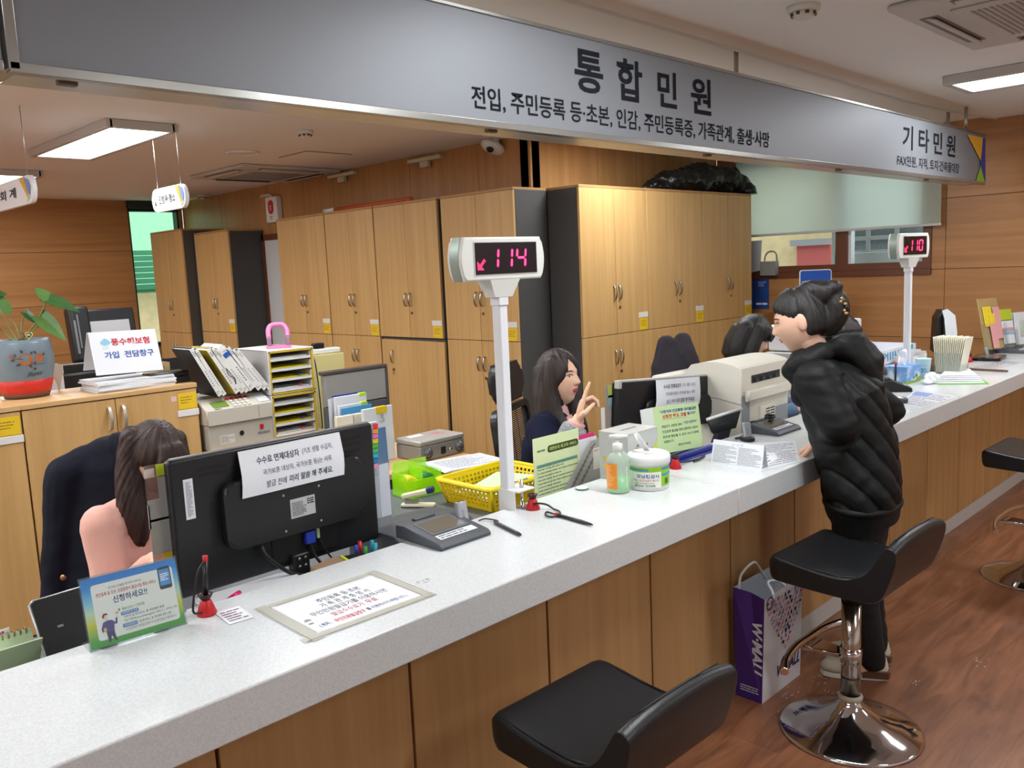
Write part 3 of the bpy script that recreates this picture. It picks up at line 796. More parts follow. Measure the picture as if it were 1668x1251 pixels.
# ------------------------------------------------------------------ low cabinets at the left
def low_cabinet(label, x, w):
    y, d, h = 4.15, 0.44, 1.10
    t = thing('low_cabinet', label, 'cabinet', (x+w/2, y+d/2, 0), 0, 'low beech cabinets behind the left clerk')
    A = TR(-x-w/2, -y-d/2, 0) @ FY(x, y)
    b = MB(A); b.box(0, w, 0.0, h-0.024, -d, -0.022); b.build('body', beech_edge, t)
    b = MB(A); b.box(-0.001, w+0.001, h-0.024, h, -d, 0.004, 0.003); b.build('top_panel', beech_top, t)
    for i, (a, c) in enumerate(((0.003, w/2-0.002), (w/2+0.002, w-0.003))):
        b = MB(A); b.box(a, c, 0.06, h-0.028, -0.021, 0, 0.0015, 1); dr = b.build('door', beech, t)
        hx = c-0.03 if i == 0 else a+0.03
        b = handle_mb(A @ TR(hx, h-0.115, 0.0005)); b.build('handle', mat('pale_handle', (205, 200, 186), 0.35, 0.6), dr)
        if i == 1:
            b = MB(A); b.box(w-0.10, w-0.008, h-0.125, h-0.045, 0.0002, 0.0015); b.build('yellow_sticker', yellow_label, dr)
            b = MB(A); b.lines(w-0.09, h-0.10, w-0.03, h-0.06, 3, 0.3, 4, z=0.0019); b.build('lettering', mat('faded_brown_ink', (150, 110, 40), 0.7), dr)
            b = MB(A); b.box(w-0.108, w+0.0, h-0.162, h-0.13, 0.0002, 0.004, 0.001, 1); b.build('name_plate', white_plastic, dr)
            b = MB(A); b.box(w-0.135, w-0.108, h-0.08, h-0.055, 0.0002, 0.0008); b.build('small_sticker', mat('pinkish_sticker', (222, 196, 186), 0.7), dr)
    b = MB(A); b.box(0.0, w, 0.0, 0.056, -0.05, -0.003); b.build('plinth', charcoal, t)
    return t
low_cabinet('low beech cabinet carrying the white insurance sign', 1.085, 0.80)
low_cabinet('low beech cabinet cut off by the left frame edge, under the flower pot', 0.283, 0.80)
# ================================================================== on the low cabinets
def BF(bl, br, tl): return FR(bl, br-bl, tl-bl)
LZ = 1.10
# flower pot and plant
pc = Vector((1.195, 4.44, LZ)); PD = CF.dot(pc-EYE)
t = thing('potted_plant', 'blue grey flower pot with painted roses and a leafy plant on the low cabinet', 'plant', pc)
glaze = mat('blue_grey_glaze', (112, 128, 138), 0.35, var=0.05, scale=25)
b = MB(); b.lathe([(0.001, 0.022), (0.100, 0.022), (0.116, 0.085), (0.129, 0.15), (0.131, 0.20), (0.124, 0.255), (0.116, 0.272), (0.108, 0.272), (0.104, 0.25), (0.001, 0.24)], 56); pot = b.build('pot', glaze, t)
b = MB(); b.lathe([(0.1005, 0.022), (0.103, 0.024), (0.1195, 0.084), (0.1165, 0.086)], 56, caps=False); b.build('red_band', mat('red_glaze', (196, 44, 34), 0.4, var=0.08, scale=60), pot)
b = MB(); b.lathe([(0.001, 0), (0.092, 0), (0.103, 0.026), (0.099, 0.026), (0.001, 0.02)], 56); b.build('saucer', mat('brown_clay', (94, 66, 48), 0.6), t)
b = MB(); b.lathe([(0.001, 0.252), (0.06, 0.25), (0.1035, 0.246)], 32, caps=False); b.build('soil', mat('mossy_soil', (62, 70, 40), 0.95, var=0.35, scale=60), t)
# painted roses lie on the pot surface: map (angle, height) to the wall of the pot
def pot_r(z):
    pr = [(0.022, 0.100), (0.085, 0.116), (0.15, 0.129), (0.20, 0.131), (0.255, 0.124), (0.272, 0.116)]
    for (z0, r0), (z1, r1) in zip(pr, pr[1:]):
        if z <= z1: return r0+(r1-r0)*(z-z0)/(z1-z0)
    return 0.116
va = math.atan2(-pc.y, -pc.x)
def on_pot(u, z, lift=0.0006):
    a = va+u/0.128; r = pot_r(z)+lift
    return (r*math.cos(a), r*math.sin(a), z)
def pot_poly(b, pts, lift=0.0012): b.poly([on_pot(u, z, lift) for u, z in pts])
def blob(b, u, z, r, n=10, seed=0, lift=0.0012):
    rnd = random.Random(seed); pot_poly(b, [(u+r*(0.85+.3*rnd.random())*math.cos(2*PI*i/n), z+r*(0.85+.3*rnd.random())*math.sin(2*PI*i/n)) for i in range(n)], lift)
b = MB(); blob(b, 0.012, 0.185, 0.027, 12, 3); blob(b, 0.067, 0.186, 0.019, 11, 5); b.build('painted_rose', mat('rose_orange', (166, 100, 58), 0.5, var=0.2, scale=120), pot)
b = MB(); blob(b, -0.046, 0.203, 0.008, 8, 9); b.build('painted_bud', mat('rose_red', (176, 74, 74), 0.5), pot)
b = MB()
for (u, z, a, l) in ((0.0, 0.215, 110, .018), (0.032, 0.208, 50, .016), (-0.012, 0.165, 200, .020), (0.024, 0.160, 300, .018), (0.055, 0.208, 120, .018), (0.084, 0.198, 40, .016), (-0.028, 0.200, 100, .016), (-0.034, 0.188, 205, .018), (0.048, 0.160, 110, .014), (0.048, 0.143, 240, .014)):
    c, s2 = math.cos(math.radians(a)), math.sin(math.radians(a))
    pot_poly(b, [(u-s2*.004, z+c*.004), (u+c*l*.4-s2*.006, z+s2*l*.4+c*.006), (u+c*l, z+s2*l), (u+c*l*.4+s2*.006, z+s2*l*.4-c*.006), (u+s2*.004, z-c*.004)], 0.0014)
b.build('painted_leaf', mat('painted_leaf', (84, 62, 48), 0.5), pot)
b = MB()
b.tube([on_pot(u, z, .001) for u, z in ((-0.044, 0.2), (-0.02, 0.19), (0.0, 0.187))], 0.0012, 5)
b.tube([on_pot(u, z, .001) for u, z in ((0.03, 0.168), (0.05, 0.158), (0.09, 0.160))], 0.0012, 5)
b.build('painted_stem', mat('painted_leaf', (84, 62, 48), 0.5), pot)
# brush lettering on the pot, following its wall
b = MB(); b.text('Florica', 0.0, 0.0, 0.066, 0.020, 0.002, shear=0.45)
for v in b.bm.verts: v.co = Vector(on_pot(v.co.x+0.012, v.co.y+0.103+v.co.x*0.10, 0.0014))
b.build('lettering', mat('pot_ink', (34, 38, 42), 0.5), pot)

leaf_m = mat('leaf_green', (86, 124, 62), 0.38, var=0.14, scale=18)
leaf_d = mat('leaf_dark', (56, 96, 48), 0.35, var=0.12, scale=18)
stem_m = mat('stem_green', (112, 132, 72), 0.5)
def leaf(base, tip, width, up, droop=0.15, m=leaf_m, fold=0.25):
    base, tip, up = Vector(base), Vector(tip), Vector(up)
    ax = tip-base; L_ = ax.length; ax.normalize(); side = ax.cross(up).normalized(); nn = side.cross(ax)
    rings = []; N = 12
    for i in range(N+1):
        s = i/N
        w = width*(math.sin(PI*min(1, (s+0.12)/1.12)**0.62))**0.9*(1-0.15*s)
        if i == N: w = 0.001
        c = base+ax*L_*s - nn*droop*L_*s*s
        row = []
        for k in range(-4, 5):
            q = k/4
            back = -0.22*L_*max(0, (0.28-s)/0.28)*abs(q)
            row.append(c+side*w*q+ax*back+nn*(abs(q)*w*fold))
        rings.append(row)
    b = MB(TR(*(-pc)))
    b.loft(rings, caps=False, closed=False)
    low = [[p-nn*0.0012 for p in r] for r in rings]
    b.loft(low, caps=False, closed=False)
    b.build('leaf', m, t, clean=False)
def stem(pts, r=0.0035):
    b = MB(TR(*(-pc))); b.tube(spline(pts, 5), r, 8); b.build('stem', stem_m, t)
P_ = lambda x, y, d=0.0: ond(x, y, PD+d)
root = pc+Vector((0, 0, 0.26))
toc = (EYE-pc).normalized()
stem([root, P_(62, 520), P_(77, 487)]); leaf(P_(80, 489), P_(130, 507), 0.036, toc+Vector((0, 0, .9)), 0.05, leaf_d, 0.35)
leaf(P_(78, 488), P_(56, 466), 0.032, toc*.7+Vector((0, 0, .8)), 0.1, leaf_m, 0.3)
stem([root+Vector((.01, 0, 0)), P_(58, 535), P_(64, 520)]); leaf(P_(68, 517), P_(108, 555), 0.040, toc+Vector((0, 0, .3)), 0.03, leaf_m, 0.15)
leaf(P_(42, 510), P_(63, 529), 0.020, toc+Vector((0, 0, .5)), 0.05, leaf_d, 0.3); stem([root, P_(36, 525), P_(42, 505)])
stem([root+Vector((-.01, 0, 0)), P_(15, 535, .03), P_(2, 508, .03)]); leaf(P_(2, 508, .03), P_(-12, 470, .03), 0.05, toc+Vector((.3, 0, .4)), 0.05, leaf_m, 0.2)
leaf(P_(-8, 480, .03), P_(12, 478, .06), 0.025, toc+Vector((0, 0, .9)), 0.1, leaf_d, 0.3)
stem([root+Vector((-.02, 0, 0)), P_(10, 545), P_(-6, 528)]); leaf(P_(-6, 528), P_(-40, 540), 0.05, toc+Vector((0, 0, .6)), 0.1, leaf_m, 0.2)
stem([root, P_(25, 530, .05), P_(16, 520, .05)], 0.0025)
b = MB(TR(*(-pc))); b.chain([root, root+Vector((0.01, 0, 0.03)), root+Vector((0.005, .01, .05))], [0.014, 0.011, 0.006], 10); b.build('stump', mat('dry_stem', (120, 92, 62), 0.8, var=.2, scale=80), t)
# little heart marker
hp = P_(47, 546, -0.06)
hm = TR(*(-pc)) @ FR(hp, CR, -CD)
hs = [(0.016*math.sin(a)**3, 0.0135*(0.8125*math.cos(a)-0.3125*math.cos(2*a)-0.125*math.cos(3*a)-0.0625*math.cos(4*a))*1.2) for a in [2*PI*i/40 for i in range(40)]]
b = MB(hm); b.prism([(x*1.15, y*1.15) for x, y in hs[::-1]], -0.002, 0.0); b.box(-0.0015, 0.0015, -0.055, -0.012, -0.002, -0.0005)
pk = b.build('heart_marker', mat('yellow_plastic', (226, 206, 40), 0.4), t)
b = MB(hm); b.prism([(x*0.88, y*0.88) for x, y in hs[::-1]], 0.0, 0.001); b.build('heart_face', black_plastic, pk)
b = MB(hm); b.lines(-0.009, -0.002, 0.009, 0.004, 1, 0.8, z=0.0016); b.build('lettering', white_plastic, pk)
b = MB()
for k in range(16):
    a = va+(random.random()-.35)*1.2; r = 0.05+0.04*random.random(); b.ball((r*math.cos(a), r*math.sin(a), 0.252), 0.007, 8, 6)
b.build('pink_pebbles', mat('pink_pebble', (200, 140, 140), 0.7), t)

# paper stack with the white sign leaning on it
def paper_stack(label, x0, x1, y0, y1, z0, n, th, seed, rz=0, m=white_paper, group=None):
    t = thing('paper_stack', label, 'papers', ((x0+x1)/2, (y0+y1)/2, z0), rz, group)
    rnd = random.Random(seed); w, d = (x1-x0)/2, (y1-y0)/2
    for k in range(n):
        a = (rnd.random()-.5)*0.12; dx, dy = (rnd.random()-.5)*.02, (rnd.random()-.5)*.02
        b = MB(TR(dx, dy, 0) @ RZ(a)); b.box(-w, w, -d, d, k*th+0.0004, (k+1)*th-0.0006); b.build('sheet_bundle', m, t)
    return t
paper_stack('stack of white booklets under the white insurance sign', 1.43, 1.80, 4.20, 4.45, LZ, 6, 0.0085, 3)
bl, br_, tl = ony(157, 612, 4.235), ony(266, 602, 4.235), ony(141, 542, 4.30)
M = BF(bl, br_, tl); w = (br_-bl).length; h = (tl-bl).length
t = thing('desk_sign', 'white tent sign reading 풍수해보험 가입 전담창구 on the paper stack', 'sign', bl)
A = TR(*(-bl)) @ M
b = MB(A); b.box(0, w, 0, h, -0.003, 0); b.build('front_sheet', white_paper, t)
b = MB(TR(*(-bl)) @ FR(tl, br_-bl, Vector((0, 0.10, -h*0.98)))); b.box(0, w, 0.002, h*0.97, -0.0015, 0.0015); b.build('rear_sheet', white_paper, t)
b = MB(A @ TR(0, 0, 0.0008)); b.text('풍수해보험', w*0.30, h*0.66, w*0.58, h*0.17, 0.03); b.build('lettering', red_ink, t)
b = MB(A @ TR(0, 0, 0.0008)); b.text('가입  전담창구', w*0.17, h*0.36, w*0.74, h*0.165, 0.03); b.build('lettering', mat('sign_blue_ink', (60, 92, 160), 0.7), t)
b = MB(A @ TR(0, 0, 0.0008))
for cx, cy, r in ((0.18, 0.74, .035), (0.22, 0.77, .045), (0.255, 0.74, .035), (0.21, 0.73, .04)): b.poly([(w*cx+r*w*math.cos(a), h*cy+r*w*math.sin(a), 0.0002*cx) for a in [2*PI*i/14 for i in range(14)]])
for k in range(4): b.poly([(w*(0.175+.025*k), h*0.66, 0), (w*(0.18+.025*k), h*0.66, 0), (w*(0.17+.025*k), h*0.58, 0), (w*(0.165+.025*k), h*0.58, 0)])
b.build('cloud_picture', mat('cloud_blue', (140, 190, 214), 0.7), t)

t = thing('cardboard_box', 'small open cardboard box behind the black case on the low cabinet', 'box', (1.94, 4.66, LZ))
cb = mat('cardboard', (186, 158, 116), 0.85, var=0.05, scale=40)
hz = 0.09
t.location = (1.82, 4.50, LZ)
b = MB(); b.box(-0.07, 0.065, -0.055, -0.051, 0, hz); b.box(-0.07, 0.065, 0.051, 0.055, 0, hz); b.box(-0.07, -0.066, -0.051, 0.051, 0, hz); b.box(0.061, 0.065, -0.051, 0.051, 0, hz); b.box(-0.066, 0.061, -0.051, 0.051, 0, 0.004); b.build('box_walls', cb, t)
b = MB(TR(0, -0.055, hz) @ RX(-2.0)); b.box(-0.07, 0.0, 0, 0.03, -0.001, 0.001); b.build('flap', cb, t)
b = MB(FR((-0.035, -0.0556, 0.02), (1, 0, 0), (0, 0, 1)))
for a in ((0, 0, .07, .0015), (0, .05, .07, .0515), (0, 0, .0015, .05), (.0685, 0, .07, .05), (0, .025, .07, .0262), (.025, .025, .0262, .05)): b.rect(*a, .0003)
b.build('printed_form', mat('brown_ink', (110, 88, 66), 0.7), t)
t = thing('black_case', 'flat black glossy case on the front edge of the low cabinet', 'case', (1.785, 4.27, LZ), 0.0)
b = MB(); b.box(-0.10, 0.10, -0.055, 0.055, 0.0, 0.032, 0.004); b.build('base', mat('black_lacquer', (20, 20, 22), 0.25), t)
b = MB(); b.box(-0.098, 0.098, -0.053, 0.053, 0.034, 0.06, 0.006); b.build('lid', mat('black_lacquer', (20, 20, 22), 0.25), t)

# ------------------------------------------------------------------ far left: copier, monitor, white box, paddle
t = thing('copier', 'black copier with its scanner lid raised behind the white sign', 'copier', (2.31, 6.28, 0))
bk = mat('copier_black', (30, 31, 34), 0.4)
b = MB(); b.box(-0.30, 0.30, -0.25, 0.30, 0, 0.88, 0.02); b.build('body', mat('copier_grey', (70, 72, 76), 0.5), t)
b = MB(); b.box(-0.30, 0.30, -0.27, 0.30, 0.882, 1.06, 0.02); b.build('scanner_bed', bk, t)
Ml = TR(0, 0.24, 1.06) @ RX(-0.16) @ RZ(0.0)
b = MB(Ml); b.box(-0.22, 0.24, -0.02, 0.045, 0.0, 0.38, 0.015); lid = b.build('lid', bk, t)
b = MB(Ml); b.box(-0.09, 0.19, -0.026, -0.019, 0.06, 0.29); b.build('lid_pad', mat('grey_pad', (176, 176, 178), 0.6), lid)
b = MB(Ml); b.box(-0.235, -0.095, -0.075, 0.05, 0.0, 0.405, 0.025, 3); b.build('document_feeder', bk, t)
b = MB(Ml); b.box(-0.19, -0.18, -0.081, -0.074, 0.10, 0.34); b.box(-0.215, -0.20, -0.081, -0.074, 0.06, 0.3); b.build('feeder_roller', mat('feeder_grey', (110, 112, 116), 0.5), lid)
t = thing('monitor', 'black monitor back seen above the low cabinet beside the flower pot', 'monitor', (1.62, 5.1, LZ-0.36))
def simple_monitor(t, w, h, z0, tilt=0.0):
    b = MB(RX(tilt)); b.box(-w/2, w/2, -0.02, 0.02, z0, z0+h, 0.008); b.build('screen_housing', black_plastic, t)
    b = MB(RX(tilt)); b.box(-w*0.3, w*0.3, 0.02, 0.05, z0+h*0.2, z0+h*0.85, 0.012); b.build('back_cover', black_plastic, t)
    b = MB(); b.box(-0.03, 0.03, 0.02, 0.05, 0.0, z0+h*0.4, 0.008); b.build('neck', black_plastic, t)
    b = MB(); b.box(-0.12, 0.12, -0.06, 0.12, 0, 0.012, 0.004); b.build('foot', black_plastic, t)
simple_monitor(t, 0.42, 0.34, 0.10)
t.rotation_euler = (0, 0, PI)
t = thing('office_table', 'low table behind the low cabinets carrying monitor and white box', 'table', (1.5, 5.05, 0))
b = MB(); b.box(-0.6, 0.45, -0.35, 0.4, 0.71, 0.738, 0.004); b.build('table_top', beech_top, t)
for sx in (-0.55, 0.40):
    for sy in (-0.3, 0.35): b = MB(); b.box(sx-0.025, sx+0.025, sy-0.025, sy+0.025, 0, 0.71); b.build('leg', dark_plastic, t)
t = thing('white_box', 'white box standing behind the flower pot', 'box', (1.40, 4.85, 0.739))
b = MB(); b.box(-0.06, 0.07, -0.06, 0.06, 0, 0.42, 0.005); b.build('box_body', mat('pale_grey_white', (206, 208, 214), 0.6), t)
b = MB(); b.box(-0.062, 0.072, -0.062, 0.062, 0.42, 0.435, 0.003); b.build('lid', white_plastic, t)
t = thing('hand_fan', 'white paper hand fan standing between pot and sign on the low cabinet', 'fan', (1.365, 4.54, LZ))
A = RZ(-YAW+0.1)
b = MB(A @ FR((0, 0, 0), (1, 0, 0), (0, 0, 1))); b.prism([(0.004, 0.0), (0.012, 0.03), (0.030, 0.09), (0.030, 0.125), (0.016, 0.13), (0.012, 0.128), (0.0, 0.135), (-0.018, 0.13), (-0.026, 0.11), (-0.022, 0.07), (-0.006, 0.03), (-0.004, 0)][::-1], -0.0015, 0.0015); b.build('fan_blade', mat('fan_white', (222, 218, 206), 0.7), t)
t = thing('office_chair', 'black office chair back showing behind the cardboard box', 'chair', (2.30, 5.3, 0))
b = MB(FR((0, 0, 0), (1, 0, 0), (0, 0.1, 1))); b.prism(rrect(-0.22, 0.62, 0.22, 1.13, 0.1), -0.02, 0.02, 0.012); b.build('backrest', black_plastic, t)
b = MB(); b.box(-0.23, 0.23, -0.48, -0.03, 0.44, 0.50, 0.03, 3); b.build('seat', black_plastic, t)
b = MB(); b.cyl((0, -0.25, 0.08), (0, -0.25, 0.44), 0.025); b.build('gas_column', steel, t)
b = MB(); b.tube([(0, -0.05, 0.46), (0, 0.05, 0.5), (0, 0.075, 0.7)], 0.02); b.build('back_bar', black_plastic, t)
for k in range(5):
    a = k*2*PI/5; b = MB(); b.tube([(0, -0.25, 0.09), (0.28*math.cos(a), -0.25+0.28*math.sin(a), 0.055)], [0.025, 0.018]); b.ball((0.28*math.cos(a), -0.25+0.28*math.sin(a), 0.028), 0.027, 12, 8); b.build('leg', black_plastic, t)
# ================================================================== desks behind the counter
DZ = 0.72
grey_top = mat('grey_desk_top', (92, 96, 98), 0.5, var=0.03, scale=80)
grey_leg = mat('grey_desk_panel', (110, 112, 114), 0.55)
def desk(label, x0, x1, y0, y1, z, m, group=None, panel=grey_leg):
    t = thing('office_desk', label, 'desk', ((x0+x1)/2, (y0+y1)/2, 0), 0, group)
    w, d = (x1-x0)/2, (y1-y0)/2
    b = MB(); b.box(-w, w, -d, d, z-0.028, z-0.0005, 0.004); b.build('desk_top', m, t)
    for s in (-1, 1):
        b = MB(); b.box(s*(w-0.03)-0.012, s*(w-0.03)+0.012, -d+0.02, d-0.02, 0, z-0.029); b.build('side_panel', panel, t)
    b = MB(); b.box(-w+0.05, w-0.05, -d+0.03, -d+0.05, 0.25, z-0.03); b.build('modesty_panel', panel, t)
    return t
desk('grey desk under the left monitor behind the counter', 0.10, 1.60, 1.88, 2.36, DZ, grey_top)
desk('grey desk with the yellow basket and tape dispenser', 1.61, 2.50, 1.88, 2.80, DZ, grey_top)
desk('grey desk under the second monitor and the big printer', 2.51, 3.95, 1.88, 2.30, DZ, grey_top)
desk('grey desk under the right hand clerks behind the counter', 3.96, 6.9, 1.88, 2.36, DZ, grey_top)
desk('wood topped desk carrying the cash box and paper files', 1.62, 2.64, 2.95, 3.50, 0.74, beech_top, panel=mat('dark_desk_panel', (60, 62, 66), 0.5))
desk('desk next to the low cabinets with the tray tower on it', 1.90, 2.62, 4.05, 4.62, 0.74, beech_top, panel=mat('dark_desk_panel', (60, 62, 66), 0.5))

# ------------------------------------------------------------------ machines, binders and tray tower
t = thing('office_machine', 'beige keypad machine with green display under the row of binders', 'machine', (2.085, 4.30, 0.875))
beige = mat('beige_plastic', (196, 190, 176), 0.5)
b = MB(FR((0, 0, 0), (0, 1, 0), (0, 0, 1))); b.prism([(-0.20, 0), (0.18, 0), (0.18, 0.125), (-0.10, 0.125), (-0.20, 0.075)], -0.185, 0.185, 0.006); b.build('body', beige, t)
Ms = TR(0, -0.2, 0.075) @ FR((0, 0, 0), (1, 0, 0), (0, 0.1, 0.05))
b = MB(Ms); b.box(-0.135, -0.05, 0.02, 0.075, 0.0005, 0.003); b.build('display', mat('lcd_green', (112, 138, 62), 0.3), t)
for r_ in range(4):
    for c_ in range(5 if r_ == 3 else 4):
        b = MB(Ms); x = -0.025+0.027*c_-(0.012 if r_ == 3 else 0); y = 0.014+0.023*r_
        b.box(x-0.009, x+0.009, y-0.007, y+0.007, 0.0, 0.008, 0.002)
        b.build('key', red_plastic if r_ == 3 else mat('white_key', (222, 220, 212), 0.5), t)
b = MB(Ms); b.box(0.115, 0.175, 0.015, 0.095, 0.0005, 0.004); b.build('paper_cover', mat('clear_cover', (206, 206, 210), 0.25), t)
b = MB(Ms); b.lines(-0.135, 0.004, -0.10, 0.014, 1, 0.7, z=0.001); b.build('lettering', black_ink, t)
b = MB(FR((0, -0.2005, 0), (1, 0, 0), (0, 0, 1))); b.rect(0.10, 0.005, 0.103, 0.07, 0.0002); b.build('panel_gap', grey_ink, t)
t = thing('office_machine', 'beige machine with a lock and red switch, lower of the two by the tray tower', 'machine', (2.085, 4.30, 0.741))
b = MB(); b.box(-0.178, 0.185, -0.19, 0.18, 0, 0.132, 0.006); b.build('body', mat('beige_dark', (178, 174, 162), 0.5), t)
b = MB(FR((0, -0.1905, 0), (1, 0, 0), (0, 0, 1))); b.rect(-0.12, 0.03, -0.04, 0.075, 0.0005); b.build('label', mat('cream_label', (206, 204, 196), 0.6), t)
b = MB(FR((0, -0.191, 0), (1, 0, 0), (0, 0, 1))); b.lines(-0.115, 0.035, -0.045, 0.07, 4, 0.4, 2, 0.0006); b.lines(0.09, 0.048, 0.16, 0.062, 1, .8, 3, 0.0006); b.build('lettering', grey_ink, t)
b = MB(FR((0, -0.19, 0), (1, 0, 0), (0, 0, 1))); b.prism([(0.012*math.cos(a), 0.072+0.012*math.sin(a)) for a in [2*PI*i/16 for i in range(16)]], 0, 0.005); b.build('lock', black_plastic, t)
b = MB(FR((0, -0.19, 0), (1, 0, 0), (0, 0, 1))); b.box(0.105, 0.125, 0.075, 0.10, 0, 0.005, 0.001); b.build('switch', red_plastic, t)
gy = 'leaning binders on the beige machine'
bl_ = ['white spined binder at the far left of the leaning row', 'second white spined binder in the leaning row, beside a wide black gap', 'yellow edged binder with a black cover in the leaning row',
       'white binder with a black tie in the leaning row', 'binder with yellow edge beside the tied binder', 'thick white paper bundle with blue clip in the leaning row',
       'black covered binder with white spine right of the blue clip', 'slim black binder near the tray tower', 'last leaning binder resting against the tray tower']
bx = [-0.17, -0.145, -0.075, -0.045, -0.018, 0.008, 0.052, 0.085, 0.112]
bth = [0.022, 0.022, 0.026, 0.022, 0.022, 0.036, 0.026, 0.02, 0.02]
blk_cover = mat('binder_black', (32, 32, 36), 0.5); yel_cover = mat('binder_yellow', (214, 190, 40), 0.5)
for i, (x, th) in enumerate(zip(bx, bth)):
    t = thing('binder', bl_[i], 'binder', (2.085+x+0.075, 4.14, 1.002), 0, gy)
    lean = RY(-math.radians(27+1.2*i)); hh = 0.285-0.004*(i % 3)
    cov = yel_cover if i in (2, 4) else blk_cover
    o0 = TR(0, 0, th*0.46)
    b = MB(o0 @ lean); b.box(0, 0.003, 0, 0.21, 0, hh); b.box(th-0.003, th, 0, 0.21, 0, hh); b.build('cover', cov if i != 5 else white_paper, t)
    b = MB(o0 @ lean); b.box(0.0, th, -0.003, -0.0002, 0, hh, 0.001); sp_ = b.build('spine', white_plastic, t)
    b = MB(o0 @ lean @ FR((0, -0.0033, 0), (1, 0, 0), (0, 0, 1)))
    for k in range(7): b.rect(th*0.40, 0.06+0.014*k, th*0.60, 0.06+0.014*k+0.008, 0.0002)
    b.lines(th*.2, hh-0.045, th*.8, hh-0.015, 3, 0.4, i, 0.0002); b.lines(th*.2, 0.012, th*.8, 0.03, 2, 0.4, i+9, 0.0002)
    b.build('lettering', grey_ink, t)
    b = MB(o0 @ lean); b.box(0.0035, th-0.0035, 0.002, 0.205, 0.004, hh+(0.012 if i == 5 else -0.006)); b.build('paper_block', white_paper, t)
    if i == 5:
        b = MB(o0 @ lean); b.box(-0.001, th+0.001, -0.006, 0.03, hh-0.055, hh-0.03, 0.001); b.build('blue_clip', mat('clip_blue', (40, 90, 170), 0.4), t)
    if i == 3:
        b = MB(o0 @ lean); b.tube(spline([(th*.5, -.004, .16), (th*.1, -.006, .12), (th*.9, -.006, .09), (th*.2, -.006, .06), (th*.8, -.006, .10), (th*.5, -.005, .16)], 5), 0.0012, 6); b.build('tie', blk_cover, t)
# tray tower
X0, X1, Yt = 2.275, 2.555, 4.12
ytray = mat('tray_yellow', (206, 176, 48), 0.45); wtray = mat('tray_white', (220, 221, 220), 0.4)
papers = [('yellow', 'white'), ('green', 'yellow'), ('yellow', 'yellow'), ('white', 'white'), ('green', 'white'), ('yellow', 'yellow'), ('white', 'yellow'), ('yellow', 'white')]
pm = {'yellow': mat('sheet_yellow', (220, 202, 40), 0.7), 'white': white_paper, 'green': mat('sheet_green', (66, 120, 72), 0.7)}
for u, (z0, lab) in enumerate(((0.741, 'lower yellow and white desk tray tower holding paper'), (0.982, 'upper yellow and white desk tray tower, pink punch on top'))):
    t = thing('paper_tray', lab, 'tray', ((X0+X1)/2, Yt+0.19, z0), 0, 'stacked letter tray units')
    w = (X1-X0)/2; h = 0.238
    b = MB(); b.box(-w, -w+0.006, -0.19, 0.19, 0, h, 0.002); b.box(w-0.006, w, -0.19, 0.19, 0, h, 0.002); b.box(-w, w, -0.188, 0.19, h-0.006, h, 0.002); b.box(-w+0.006, w-0.006, 0.184, 0.19, 0, h-0.006); b.build('shell', wtray, t)
    b = MB()
    b.box(-w+0.006, -w+0.013, -0.192, -0.175, 0, h-0.006); b.box(w-0.016, w-0.006, -0.192, 0.17, 0, h-0.006); b.box(-w+0.006, w-0.006, -0.192, -0.175, h-0.015, h-0.0065); b.box(-w+0.006, w-0.006, -0.192, -0.175, 0.0, 0.006)
    b.build('yellow_rim', ytray, t)
    for k in range(4):
        zk = 0.010+0.056*k
        b = MB(); b.box(-w+0.014, w-0.02, -0.185, 0.18, zk, zk+0.003)
        b.loft([[(-w+0.014, -0.187, zk), (w-0.02, -0.187, zk), (w-0.02, -0.187, zk+0.014), (-w+0.014, -0.187, zk+0.014)], [(-w+0.014, -0.183, zk), (w-0.02, -0.183, zk), (w-0.02, -0.183, zk+0.014), (-w+0.014, -0.183, zk+0.014)]])
        b.box(w-0.022, w-0.019, -0.185, 0.17, zk, zk+0.045); b.build('tray', wtray, t)
        pa = papers[(3-k)+4*(1-u)]
        for j, cnm in enumerate(pa):
            b = MB(TR(0, 0.004*j, zk+0.0045+0.009*j) @ RZ(0.02*(j+1)-.01*k)); b.box(-w+0.022, w-0.034, -0.175, 0.1, 0, 0.007); b.build('paper_bundle', pm[cnm], t)
        if k in (0, 1):
            b = MB(TR(0.05, -0.176, zk+0.024)); b.box(-0.012, 0.012, -0.004, 0.01, 0, 0.006); b.build('page_tab', mat('tab_blue', (48, 60, 150), 0.5) if k else mat('tab_red', (200, 50, 80), 0.5), t)
# pink punch
t = thing('hole_punch', 'pink two-hole punch on top of the tray tower', 'hole punch', (2.42, 4.25, 1.2205), -0.5)
pink = mat('punch_pink', (224, 130, 178), 0.35)
b = MB(); b.prism(rrect(-0.065, -0.05, 0.065, 0.05, 0.02), 0, 0.014, 0.004); b.build('base', pink, t)
b = MB()
for s in (-1, 1): b.box(s*0.05-0.012, s*0.05+0.012, -0.015, 0.03, 0.014, 0.06, 0.004)
b.build('punch_block', mat('punch_grey', (150, 120, 140), 0.4), t)
b = MB(TR(0, 0.03, 0.055) @ RX(-0.55))
b.tube(spline([(-0.05, 0, 0), (-0.05, 0.0, 0.045), (-0.035, 0, 0.075), (0, 0, 0.083), (0.035, 0, 0.075), (0.05, 0, 0.045), (0.05, 0, 0)], 5), 0.014, 10)
b.build('lever', pink, t)
